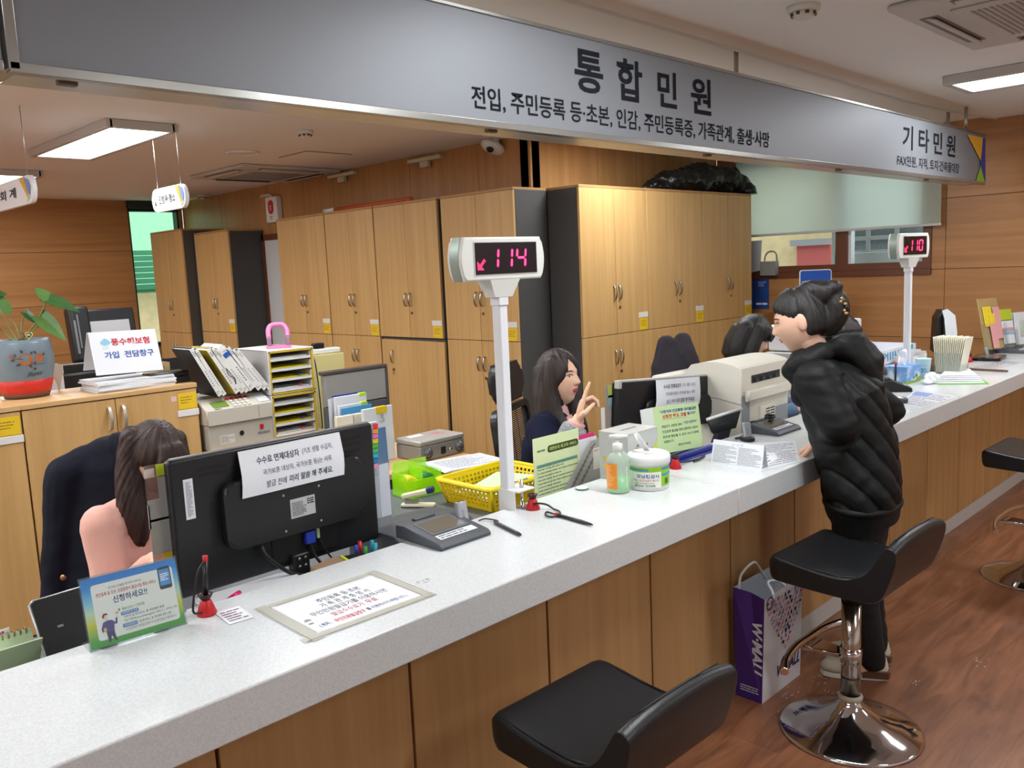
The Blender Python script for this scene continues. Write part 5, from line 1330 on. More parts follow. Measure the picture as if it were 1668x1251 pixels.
b.build('slots', mat('slot_dark', (84, 84, 78), 0.8), t)
b = MB(); b.box(hx1, hx1+0.003, -hw, hw, 0, 0.245); bp = b.build('back_wall', gp, t)
b = MB(); b.box(hx0, hx1, -hw, hw, 0, 0.003); b.build('floor_plate', gp, t)
b = MB(); b.box(hx0+0.04, hx1-0.004, -0.034, -0.028, 0.005, 0.252); b.box(hx0+0.06, hx1-0.004, -0.02, 0.0, 0.005, 0.25); b.build('papers', white_paper, t)
b = MB(); b.box(hx0+0.05, hx1-0.01, -0.027, -0.024, 0.005, 0.268); b.build('pink_file', mat('file_pink', (206, 50, 110), 0.5), t)
b = MB(FR((hx1+0.0031, 0, 0), (0, 1, 0), (0, 0, 1))); b.rect(-0.045, 0.12, 0.045, 0.21, 0.0004); lb = b.build('label', mat('label_cream', (220, 216, 204), 0.6), t)
# its label also shows on the near corner
b = MB(FR((0, -hw-0.0001, 0), (1, 0, 0), (0, 0, 1))); b.rect(0.058, 0.135, 0.103, 0.215, 0.0006); lb2 = b.build('label', mat('label_cream', (220, 216, 204), 0.6), t)
b = MB(FR((0, -hw-0.0001, 0), (1, 0, 0), (0, 0, 1))); b.text('PROJECT FILE', 0.061, 0.200, 0.039, 0.007, 0.01, M=TR(0, 0, .001)); b.build('lettering', red_ink, lb2)
t = thing('leaflet', 'pale green leaflet with a dark green heading against the magazine holder', 'leaflet', (2.085, 1.945, DZ))
a, c = ony(868, 716, 1.977), ony(943, 712, 1.977); w = c.x-a.x; h = a.z-DZ-0.004
t.location = (a.x, 1.977, DZ+0.004)
F0 = FR((0, 0, 0), (1, 0, 0), (0, 0.004, 1))
b = MB(F0); b.box(0, w, 0, h, -0.002, 0); b.build('sheet', mat('leaflet_green', (214, 226, 176), 0.6), t)
b = MB(F0 @ TR(0, 0, 0.0004)); b.prism(rrect(w*0.30, h-0.06, w*0.98, h-0.035, 0.01), 0, 0.0002); b.build('heading_band', mat('band_green', (44, 74, 40), 0.6), t)
b = MB(F0 @ TR(0, 0, 0.0010)); b.text('대한민국 최고의 서비스', w*0.34, h-0.054, w*0.6, 0.013, 0.01); b.build('heading', mat('text_yellow', (230, 220, 120), 0.6), t)
b = MB(F0 @ TR(0, 0, 0.0004)); b.lines(w*0.08, h*0.1, w*0.95, h*0.68, 14, 0.3, 8); b.lines(w*0.08, h-0.052, w*0.26, h-0.042, 1, .7, 3); b.build('lettering', mat('ink_green', (110, 130, 100), 0.7), t)
b = MB(F0 @ TR(0, 0, 0.0004))
for x in (0.06, 0.35, 0.64, 0.95): b.rect(w*x, h*0.08, w*x+0.001, h*0.68)
b.rect(w*.06, h*.64, w*.95, h*.68); b.build('table_rule', mat('rule_teal', (110, 160, 140), 0.7), t)

# ------------------------------------------------------------------ large beige printer, coat chair
pl, pr = ony(1208, 700, 1.93), ony(1284, 690, 1.93)
t = thing('printer', 'big cream laser printer turned with its back to the counter', 'printer', (pl.x, 1.93, DZ))
w = pr.x-pl.x; h = ony(1208, 594, 1.93).z-DZ; d = 0.42
pc_m = mat('printer_cream', (216, 212, 198), 0.45); pg_m = mat('printer_grey', (150, 156, 160), 0.5)
b = MB(FR((0, 0, 0), (0, 1, 0), (0, 0, 1)))
b.prism([(0.0, 0.0), (d, 0.0), (d, h*0.62), (d-0.10, h*0.80), (d-0.16, h*0.97)]+[(d-0.16-(d-0.16-0.012)*k/8, h*0.97+0.018*math.sin(PI*k/8)) for k in range(1, 9)]+[(0.0, h*0.95)], 0, w, 0.006); b.build('body', pc_m, t)
b = MB(FR((0, -0.0008, 0), (1, 0, 0), (0, 0, 1)))
b.rect(0.0, 0.0, w*0.16, h*0.66, 0.0004); b.build('grey_panel', pg_m, t); b = MB(FR((0, -0.0008, 0), (1, 0, 0), (0, 0, 1))); b.rect(w*0.70, h*0.18, w*0.98, h*0.45, 0.0004); b.build('grey_panel', pg_m, t)
b = MB(FR((0, -0.001, 0), (1, 0, 0), (0, 0, 1))); b.rect(w*0.20, h*0.775, w*0.80, h*0.86, 0.0006); b.rect(w*0.16, h*0.12, w*0.78, h*0.15, .0006); b.build('paper_slot', mat('slot_black', (34, 34, 36), 0.6), t)
b = MB(FR((0, 0, 0), (1, 0, 0), (0, 0, 1)))
for k in range(4): b.cyl((w*(0.28+0.14*k), h*0.80, -0.001), (w*(0.28+0.14*k), h*0.80, 0.012), 0.008)
b.build('roller', dark_plastic, t)
b = MB(FR((0, 0, 0), (1, 0, 0), (0, 0, 1))); b.prism([(0.02, h*0.60), (w-0.005, h*0.60), (w-0.005, h*0.71), (0.02, h*0.71)], 0.0, 0.028, 0.008, 3); b.build('rear_cover', pc_m, t)
b = MB(FR((0, 0, 0), (1, 0, 0), (0, 0, 1))); b.box(w*0.36, w*0.66, h*0.18, h*0.50, 0.0, 0.012, 0.003); vc = b.build('vent_panel', pc_m, t)
b = MB(FR((0, -0.0125, 0), (1, 0, 0), (0, 0, 1)))
for k in range(9):
    for j in range(2): b.rect(w*0.45+j*w*0.10, h*(0.215+0.03*k), w*0.45+j*w*0.10+w*0.085, h*(0.215+0.03*k)+h*0.012, 0.0006)
b.build('vent_slots', vent_m, vc)
b = MB(FR((0, 0, 0), (1, 0, 0), (0, 0, 1))); b.lathe([(0.001, 0), (0.016, 0), (0.015, 0.014), (0.001, 0.015)], 20, (w*0.88, h*0.85, 0)); b.build('knob', pc_m, t)
b = MB(FR((0, 0, 0), (1, 0, 0), (0, 0, 1))); b.tube(spline([(w*0.10, h*0.36, 0.005), (w*0.22, h*0.36, 0.03), (w*0.30, h*0.25, 0.035), (w*0.28, h*0.05, 0.02), (w*.28, 0.01, 0.02)], 6), 0.0045, 8); b.build('cable', black_plastic, t)
b = MB(FR((-0.0006, 0, 0), (0, -1, 0), (0, 0, 1)))
b.tube([(-d*0.98, h*0.60, 0), (-d*.6, h*0.63, 0), (-d*0.3, h*.62, 0), (-0.005, h*0.57, 0)], 0.0012, 5); b.build('shell_seam', grey_ink, t)
b = MB(); b.box(0.02, w-0.02, d, d+0.13, h*0.70, h*0.735, 0.005); b.box(0.05, w-0.05, d+0.02, d+0.10, h*0.735, h*0.80, 0.012); b.build('paper_feeder', pc_m, t)

def task_chair(label, x, y, rz, mesh=True, back=(0.50, 1.02), head=True, hw=.24):
    t = thing('office_chair', label, 'chair', (x, y, 0), rz)
    b = MB(); b.box(-0.24, 0.24, -0.24, 0.24, 0.42, 0.50, 0.035, 3); b.build('seat', mat('seat_black', (28, 28, 30), 0.8), t)
    F = FR((0, 0.25, 0), (1, 0, 0), (0, 0.12, 1))
    b = MB(F)
    o_, i_ = rrect(-hw, back[0], hw, back[1], 0.06), rrect(-hw+.03, back[0]+0.03, hw-.03, back[1]-0.03, 0.045)
    b.loft([[(x_, y_, -0.018) for x_, y_ in o_], [(x_, y_, 0.012) for x_, y_ in o_], [(x_, y_, 0.012) for x_, y_ in i_], [(x_, y_, -0.018) for x_, y_ in i_], [(x_, y_, -0.018) for x_, y_ in o_]], caps=False, smooth=False)
    b.build('back_frame', black_plastic, t)
    b = MB(F)
    if mesh:
        for k in range(44): b.box(-0.212, 0.212, back[0]+0.035+(back[1]-back[0]-0.07)*k/43-0.0028, back[0]+0.035+(back[1]-back[0]-0.07)*k/43+0.0028, -0.006, -0.003)
        for k in range(5): b.box(-0.17+0.085*k-0.002, -0.17+0.085*k+0.002, back[0]+0.03, back[1]-0.03, -0.009, -0.006)
    else: b.prism(rrect(-hw+.03, back[0]+0.03, hw-.03, back[1]-0.03, 0.045), -0.03, 0.01, 0.01)
    b.build('backrest_mesh', mat('chair_mesh', (52, 46, 42), 0.8), t)
    if head:
        b = MB(F); b.prism(rrect(-0.15, back[1]+0.02, 0.15, back[1]+0.20, 0.055, 6), -0.035, 0.035, 0.025, 4); b.build('headrest', mat('head_black', (22, 22, 24), 0.35), t)
        b = MB(F); b.box(-0.03, 0.03, back[1]-0.05, back[1]+0.06, -0.05, -0.034, 0.004); b.build('headrest_bar', black_plastic, t)
    b = MB(); b.tube([(0, 0.05, 0.41), (0, 0.24, 0.42), (0, 0.31, 0.52), (0, 0.33, 0.62)], 0.022); b.build('back_bar', black_plastic, t)
    b = MB(); b.cyl((0, 0, 0.09), (0, 0, 0.42), 0.028); b.build('gas_column', steel, t)
    for s in ((-1, 1) if head else ()):
        b = MB(); b.tube([(s*0.24, 0.08, 0.45), (s*0.29, 0.08, 0.47), (s*0.29, 0.08, 0.64)], 0.016); b.box(s*0.29-0.035, s*0.29+0.035, -0.10, 0.14, 0.64, 0.67, 0.012); b.build('armrest', black_plastic, t)
    for k in range(5):
        a = k*2*PI/5+.3; b = MB(); b.tube([(0, 0, 0.085), (0.27*math.cos(a), 0.27*math.sin(a), 0.066)], [0.026, 0.018]); b.build('leg', black_plastic, t)
        b = MB(); b.ball((0.28*math.cos(a), 0.28*math.sin(a), 0.03), (0.03, 0.03, 0.03), 14, 10); b.build('caster', black_plastic, t)
    return t
task_chair('black mesh office chair with a padded headrest behind the clerk raising a finger', 2.955, 2.505, 0.445, back=(.50, .97))
task_chair('black office chair hung with a dark coat behind the big printer', 3.72, 2.33, 0.25, mesh=False, back=(0.50, 0.98), head=False, hw=.13)
task_chair('black office chair of the left clerk, hung with a navy coat', 1.02, 2.84, -0.1, mesh=False, back=(0.5, 0.92), head=False, hw=.15)
# ================================================================== things on the counter
C_ = CZ + 0.0004
# acrylic notice stand
bl, br_ = onz(149, 1060, C_+0.004), onz(303, 1014, C_+0.004)
yt = (bl.y+br_.y)/2
tl = ony(121, 949, bl.y+0.035)
M = BF(bl, br_, tl); w = (br_-bl).length; h = (tl-bl).length
t = thing('notice_stand', 'clear acrylic stand with a blue and green notice at the left end of the counter', 'sign', (bl.x, bl.y, C_))
A = TR(*(-Vector(t.location))) @ M
acr = glass('clear_acrylic', (246, 248, 248), 0.05, 0.94, (190, 196, 198))
b = MB(A); b.box(-0.003, w+0.003, -0.004, h+0.004, 0.0006, 0.0026); b.build('front_plate', acr, t)
b = MB(A); b.box(-0.003, w+0.003, -0.004, h+0.004, -0.0045, -0.0025); b.build('rear_plate', acr, t)
b = MB(TR(*(-Vector(t.location)))); dirx = (br_-bl).normalized(); diry = Vector((-dirx.y, dirx.x, 0))
q = [bl-dirx*.003, br_+dirx*.003, br_+dirx*.003+diry*0.06, bl-dirx*.003+diry*0.06]
b.loft([[(p_.x, p_.y, C_) for p_ in q], [(p_.x, p_.y, C_+0.0022) for p_ in q]], smooth=False); b.build('base_plate', acr, t)
grad = bpy.data.materials.new('printed_sky_meadow'); grad.use_nodes = True
nt = grad.node_tree; p = nt.nodes['Principled BSDF']; p.inputs['Roughness'].default_value = 0.4
ge = nt.nodes.new('ShaderNodeTexCoord'); sx = nt.nodes.new('ShaderNodeSeparateXYZ'); rp = nt.nodes.new('ShaderNodeValToRGB')
nt.links.new(ge.outputs['Generated'], sx.inputs[0]); nt.links.new(sx.outputs['Z'], rp.inputs['Fac']); nt.links.new(rp.outputs[0], p.inputs['Base Color'])
el = rp.color_ramp.elements; el[0].position = 0.0; el[0].color = lin((70, 160, 60)); el[1].position = 1.0; el[1].color = lin((20, 120, 205))
for pos, c in ((0.12, (86, 168, 70)), (0.34, (206, 206, 50)), (0.50, (196, 218, 190)), (0.66, (120, 190, 226)), (0.85, (30, 140, 216))):
    e_ = el.new(pos); e_.color = lin(c)
b = MB(A); b.box(0, w, 0, h, -0.0022, 0.0); pst = b.build('printed_sheet', grad, t)
b = MB(A); b.prism(rrect(w*0.09, h*0.09, w*0.95, h*0.89, 0.006, 5), 0.0, 0.0002); b.build('white_panel', mat('print_white', (238, 240, 232), 0.5), pst)
Z1 = TR(0, 0, 0.00045)
def put(s, a, c, d, e, m, bold=0.0, nm='lettering'):
    b = MB(A @ Z1); b.text(s, w*a, h*d, w*(c-a), h*(e-d), bold); b.build(nm, m, pst)
put('개인정보 유출을 방지하기 위하여...', 0.26, 0.62, 0.785, 0.825, grey_ink)
put('주민등록 등·초본, 인감증명서 발급사실 통보 서비스', 0.13, 0.76, 0.70, 0.76, mat('print_red', (206, 60, 90), 0.6), 0.01)
put('신청하세요!!', 0.29, 0.65, 0.57, 0.675, mat('print_navy', (52, 60, 112), 0.6), 0.018)
put('통보서비스 신청방법', 0.365, 0.60, 0.435, 0.48, mat('print_green', (80, 140, 70), 0.6), 0.0)
put('거주지 읍·면사무소, 동 주민센터 방문', 0.37, 0.80, 0.315, 0.355, black_ink)
put('또는 민원24(www.minwon.go.kr) / 2016. 3. 1. 부터는 신청', 0.37, 0.93, 0.26, 0.30, black_ink)
put('읍·면사무소, 동 주민센터 방문 신청', 0.52, 0.86, 0.195, 0.235, black_ink)
put('※ 인감증명서 대리발급 뿐만 아니라 본인발급도 통보됩니다', 0.37, 0.91, 0.135, 0.175, grey_ink)
b = MB(A @ Z1); b.prism(rrect(w*.345, h*.365, w*.53, h*.415, .002), 0, .0001); b.prism(rrect(w*.345, h*.185, w*.50, h*.24, .002), 0, .0001); b.build('heading_badge', mat('badge_blue', (90, 140, 200), 0.6), pst)
b = MB(A @ TR(0, 0, .0007)); b.text('주민등록 등·초본', w*.355, h*.375, w*.165, h*.033); b.text('인감증명서', w*.36, h*.195, w*.13, h*.035); b.build('badge_lettering', white_paper, pst)
b = MB(A @ Z1); b.poly([(w*.335+w*.012*math.cos(a_), h*.46+w*.012*math.sin(a_), 0) for a_ in [2*PI*i/12 for i in range(12)]]); b.build('bullet', mat('print_green', (80, 140, 70), 0.6), pst)
# printed phone and a generic suited figure
b = MB(A @ Z1); b.prism(rrect(w*.79, h*.58, w*.925, h*.91, .004), 0, .0001); b.build('printed_phone', black_ink, pst)
b = MB(A @ TR(0, 0, .0007)); b.rect(w*.80, h*.635, w*.915, h*.875); b.build('printed_phone_screen', mat('phone_blue', (74, 140, 200), 0.5), pst)
b = MB(A @ TR(0, 0, .0009)); b.lines(w*.81, h*.70, w*.905, h*.82, 4, .55, 4); b.build('phone_lettering', white_paper, pst)
def fig(pts, m, z, nm):
    b = MB(A @ TR(0, 0, z)); b.poly([(w*x, h*y, 0) for x, y in pts]); b.build(nm, m, pst)
suit = mat('print_suit', (84, 70, 140), 0.6); trou = mat('print_trouser', (76, 70, 104), 0.6); skin_p = mat('print_skin', (238, 204, 190), 0.6)
fig([(.155, .335), (.20, .355), (.25, .345), (.275, .30), (.29, .365), (.305, .36), (.295, .275), (.265, .28), (.255, .18), (.175, .19), (.165, .23), (.14, .19), (.13, .245)], suit, .0005, 'printed_jacket')
fig([(.175, .19), (.255, .18), (.262, .10), (.275, .045), (.255, .045), (.22, .13), (.205, .045), (.185, .04)], trou, .0006, 'printed_trousers')
fig([(.185+.024*math.cos(a_), .405+.045*math.sin(a_)) for a_ in [2*PI*i/14 for i in range(14)]], skin_p, .0006, 'printed_face')
fig([(.16, .39), (.155, .43), (.175, .462), (.21, .455), (.212, .43), (.185, .435), (.172, .40)], mat('print_hair', (110, 70, 62), 0.6), .0008, 'printed_hair')
fig([(.148, .24), (.165, .265), (.185, .235), (.175, .20), (.155, .195)], mat('print_gold', (206, 170, 90), 0.6), .0008, 'printed_folder')
fig([(.29, .43), (.31, .445), (.33, .435), (.315, .415), (.30, .41)], mat('print_gold', (206, 170, 90), 0.6), .0006, 'printed_lamp')
fig([(.295, .365), (.295, .405), (.315, .405), (.31, .36)], skin_p, .0006, 'printed_hand')
for k, (px, py) in enumerate(((178, 1053), (262, 1027))):
    q = onz(px, py, C_); b = MB(TR(*(-Vector(t.location)))); b.lathe([(0.001, 0), (0.017, 0), (0.015, 0.0008), (0.001, 0.001)], 20, (q.x, q.y, C_)); b.build('clear_pad', acr, t)

def pen_base(label, px, py, lying=None, cap_px=None):
    q = onz(px, py, C_); t = thing('pen_holder', label, 'pen holder', (q.x, q.y+0.02, C_))
    b = MB(); b.lathe([(0.001, 0), (0.0215, 0), (0.022, 0.004), (0.0125, 0.030), (0.010, 0.034), (0.001, 0.034)], 32); b.build('base', red_plastic, t)
    b = MB(); b.lathe([(0.007, 0.034), (0.010, 0.034), (0.0165, 0.047), (0.0145, 0.048), (0.007, 0.038), (0.007, 0.034)], 28, caps=False); b.build('socket', mat('dark_maroon', (52, 24, 26), 0.4), t)
    return t
t = pen_base('red cone pen holder with its pen upright, in front of the big monitor', 344, 1004)
o = Vector(t.location)
b = MB(); tip = TR(*(-o)) @ ony(334, 905, o.y); b.tube([(0, 0, 0.036), tip*0.9], 0.0055, 10); b.build('pen', black_plastic, t)
b = MB(); b.tube([tip*0.9, tip], 0.0058, 10); b.build('pen_end', red_plastic, t)
b = MB(); b.tube(spline([tip*0.92, (-0.012, 0, 0.10), (-0.028, -0.005, 0.05), (-0.034, -0.01, 0.018), (-0.018, -0.012, 0.012)], 8), 0.0026, 8); b.build('cord', black_plastic, t)
t = pen_base('red cone pen holder beside the white pole clamp, its pen lying on the counter', 876, 831)
o = Vector(t.location)
a, c = onz(905, 838, C_+0.006)-o, onz(966, 855, C_+0.006)-o
b = MB(); b.tube([a, a.lerp(c, .7), a.lerp(c, .93), c], [0.005, 0.0058, 0.004, 0.0012], 10); b.build('pen', black_plastic, t)
b = MB(); b.tube([a.lerp(c, .0), a.lerp(c, .07)], 0.0061, 10); b.build('pen_ring', red_plastic, t)
cp = [(-0.012, -0.012, 0.020), (0.0, -0.024, 0.022), (0.03, -0.03, 0.012)]+[onz(px, py, C_+0.005)-o for px, py in ((902, 829), (911, 833), (911, 839), (897, 842), (889, 839), (891, 834))]+[a]
b = MB(); b.tube(spline(cp, 8), 0.0030, 8); b.build('cord', black_plastic, t)
t = thing('lying_pen', 'dark grey tethered pen lying beside the signature pad', 'pen', onz(825, 860, C_))
o = Vector(t.location)
a, c = onz(805, 850, C_+0.006)-o, onz(848, 871, C_+0.006)-o
b = MB(); b.tube([a, a.lerp(c, .1), a.lerp(c, .9), c], [0.004, 0.0055, 0.0055, 0.0035], 10); b.build('barrel', mat('pen_grey', (46, 46, 50), 0.35), t)
b = MB(); b.tube(spline([onz(780, 848, C_+.004)-o, onz(790, 845, C_+.006)-o, onz(806, 847, C_+.006)-o, onz(811, 849, C_+.008)-o, a], 8), 0.0024, 8); b.build('cord', mat('cord_grey', (58, 58, 60), 0.5), t)

# small white card
q = [onz(px, py, C_) for px, py in ((367, 995), (405, 988), (414, 1006), (374, 1018))]
t = thing('paper_slip', 'small white printed slip lying left of the taped notice', 'paper', q[3])
A = TR(*(-q[3])) @ FR(q[3]+Vector((0, 0, .0006)), q[2]-q[3], q[0]-q[3]); w = (q[2]-q[3]).length; h = (q[0]-q[3]).length
b = MB(A); b.box(0, w, 0, h, 0, 0.0008); b.build('slip', white_paper, t)
b = MB(A); b.lines(w*.1, h*.1, w*.9, h*.9, 5, .35, 4, z=.0012); b.build('lettering', mat('slip_ink', (120, 90, 100), 0.7), t)

# taped notice
q = [onz(px, py, C_) for px, py in ((517, 1036), (694, 971), (617, 932), (440, 990))]   # bl br tr tl
t = thing('taped_notice', 'printed white notice taped flat on the counter in front of the big monitor', 'notice', q[0])
o = TR(*(-q[0])); F = FR(q[0]+Vector((0, 0, .0006)), q[1]-q[0], q[3]-q[0]); w = (q[1]-q[0]).length; h = (q[3]-q[0]).length
A = o @ F
b = MB(A); b.box(0, w, 0, h, 0, 0.0005); pp = b.build('sheet', white_paper, t)
tapem = bpy.data.materials.new('clear_yellowed_tape'); tapem.use_nodes = True
p = tapem.node_tree.nodes['Principled BSDF']; p.inputs['Base Color'].default_value = lin((214, 211, 196)); p.inputs['Alpha'].default_value = 0.42; p.inputs['Roughness'].default_value = 0.2
for (x0, x1, y0, y1, z_) in ((-0.035, w+0.022, -0.014, 0.010, .0009), (-0.015, w+0.012, h-0.006, h+0.016, .0009), (-0.022, 0.006, -0.02, h+0.02, .0013), (w-0.006, w+0.017, -0.008, h+0.02, .0013)):
    b = MB(A); b.box(x0, x1, y0, y1, z_, z_+0.0002); b.build('tape_strip', tapem, t)
b = MB(A)
for s_ in ([(-0.032, -.012), (w*.5, -.013), (w+.02, -.011)], [(-.02, -.018), (-.021, h*.5), (-.018, h+.018)], [(w+.016, -.006), (w+.0165, h+.018)], [(w-.004, .01), (w-.006, h)], [(.006, .012), (.006, h)], [(.02, h-.005), (w*.9, h-.006)]):
    b.tube([(x, y, .0016) for x, y in s_], 0.0004, 4)
b.build('tape_edge', mat('tape_edge', (120, 112, 96), 0.7), t)
def ln(s, a, c, d, e, m, bold=0.0):
    b = MB(A @ TR(0, 0, .0008)); b.text(s, w*a, h*d, w*(c-a), h*(e-d), bold); b.build('lettering', m, pp)
gi = mat('notice_grey', (92, 94, 100), 0.7)
ln('주민등록 등·초본', 0.34, 0.74, 0.70, 0.81, gi, 0.01); ln('가 족 관 계 증 명 서', 0.31, 0.76, 0.56, 0.67, gi, 0.01)
ln('무인민원발급기를 이용하시면', 0.16, 0.86, 0.42, 0.53, gi, 0.01)
ln('발급수수료가', 0.28, 0.57, 0.28, 0.385, mat('notice_red', (178, 92, 104), 0.7), 0.01); ln('무료', 0.60, 0.70, 0.285, 0.39, mat('notice_red', (178, 92, 104), 0.7), 0.02)
ln('( 위치 :', 0.10, 0.20, 0.12, 0.215, blue_ink, 0.02); ln('무인민원발급창구', 0.23, 0.50, 0.12, 0.21, red_ink, 0.02); ln('를 이용하시기 바랍니다 )', 0.52, 0.90, 0.12, 0.21, blue_ink, 0.01)
b = MB(A @ TR(0, 0, .0007))
for a in ((0.04, .06, .96, .064), (0.04, .94, .96, .944), (.04, .06, .042, .944), (.958, .06, .96, .944)): b.rect(w*a[0], h*a[1], w*a[2], h*a[3])
b.build('frame_line', mat('rule_grey', (190, 192, 196), 0.7), pp)
b = MB(A @ TR(0, 0, .0007)); b.poly([(w*(.09+.03*math.cos(a_)), h*(.36+.06*math.sin(a_)), 0) for a_ in [PI*i/8 for i in range(9)]]); b.rect(w*.06, h*.27, w*.10, h*.31); b.build('grey_picture', mat('picture_grey', (140, 140, 140), 0.7), pp)
# faint scuffs on the stone beside the notice
t = thing('tape_residue', 'patch of old tape scuffs on the counter right of the taped notice', 'tape marks', onz(688, 948, C_))
o = Vector(t.location); b = MB()
rnd = random.Random(5)
for k in range(14):
    x, y = (rnd.random()-.5)*.035, (rnd.random()-.5)*.022; b.box(x, x+0.004+0.006*rnd.random(), y, y+0.0008, 0.0, 0.0003)
b.build('scuffs', mat('scuff_grey', (150, 150, 146), 0.8), t)

# signature pad
def sign_pad(label, cx, cy, w, d, rz=0.0):
    t = thing('signature_pad', label, 'signature pad', (cx, cy, C_), rz)
    g = mat('pad_grey', (74, 78, 84), 0.45)
    b = MB(FR((-w/2, 0, 0), (0, 1, 0), (0, 0, 1))); b.prism([(-d/2, 0), (d/2, 0), (d/2, 0.036), (d*0.30, 0.040), (-d/2+0.01, 0.017), (-d/2, 0.008)], 0, w, 0.004); b.build('body', g, t)
    P0 = Vector((0, -d/2+0.01, 0.0172)); P1 = Vector((0, d*0.30, 0.0402)); F = FR(P0, (1, 0, 0), P1-P0); L_ = (P1-P0).length
    b = MB(F); b.prism(rrect(-w*.35, L_*.36, w*.36, L_*.96, .004), 0.0, 0.0012); b.build('screen_frame', mat('pad_frame', (96, 102, 110), 0.4), t)
    b = MB(F); b.box(-w*.31, w*.32, L_*.41, L_*.92, 0.0013, 0.0018); b.build('screen', mat('pad_screen', (104, 98, 84), 0.25), t)
    b = MB(F); b.box(-w*.36, w*.36, L_*.12, L_*.30, 0.0002, 0.0010); lab = b.build('label', white_paper, t)
    b = MB(F); b.lines(-w*.33, L_*.135, w*.33, L_*.285, 2, .4, 6, z=.0014); b.build('lettering', black_ink, lab)
    b = MB(); b.box(-w*.2, w*.2, d/2-0.022, d/2-0.004, 0.036, 0.044, 0.003); b.build('pen_rest', g, t)
    return t
t = sign_pad('grey signature pad on the counter beside the fingerprint reader', 1.482, 1.79, 0.185, 0.195, 0.0)
def finger_reader(label, px, py, rz):
    q = onz(px, py, C_); t = thing('fingerprint_reader', label, 'fingerprint reader', (q.x, q.y+0.03, C_), rz)
    b = MB(); b.prism(rrect(-0.024, -0.035, 0.024, 0.035, 0.018), 0, 0.016, 0.005, 3); b.build('base', black_plastic, t)
    b = MB(TR(0, -0.004, 0.014) @ RX(-0.25)); b.prism(rrect(-0.017, -0.009, 0.017, 0.011, 0.006), 0, 0.062, 0.004, 3); b.build('body', mat('silver_plastic', (172, 176, 182), 0.35, 0.4), t)
    b = MB(TR(0, -0.004, 0.014) @ RX(-0.25)); b.box(-0.010, 0.010, -0.007, 0.007, 0.0622, 0.0635); b.build('sensor', mat('sensor_dark', (40, 40, 44), 0.2), t)
    b = MB(TR(0, -0.004, 0.014) @ RX(-0.25) @ FR((0, -0.0093, 0), (1, 0, 0), (0, 0, 1))); b.lines(-.004, .01, .004, .04, 6, .4, 2, z=.0003); b.build('lettering', grey_ink, t)
    b = MB(); b.tube(spline([(-0.02, 0.0, 0.012), (-0.035, 0.02, 0.006), (-0.03, 0.045, 0.004), (0.0, 0.06, 0.004)], 6), 0.0026, 8); b.build('cable', black_plastic, t)
    return t
finger_reader('silver fingerprint reader standing right behind the left signature pad', 766, 862, -0.25)

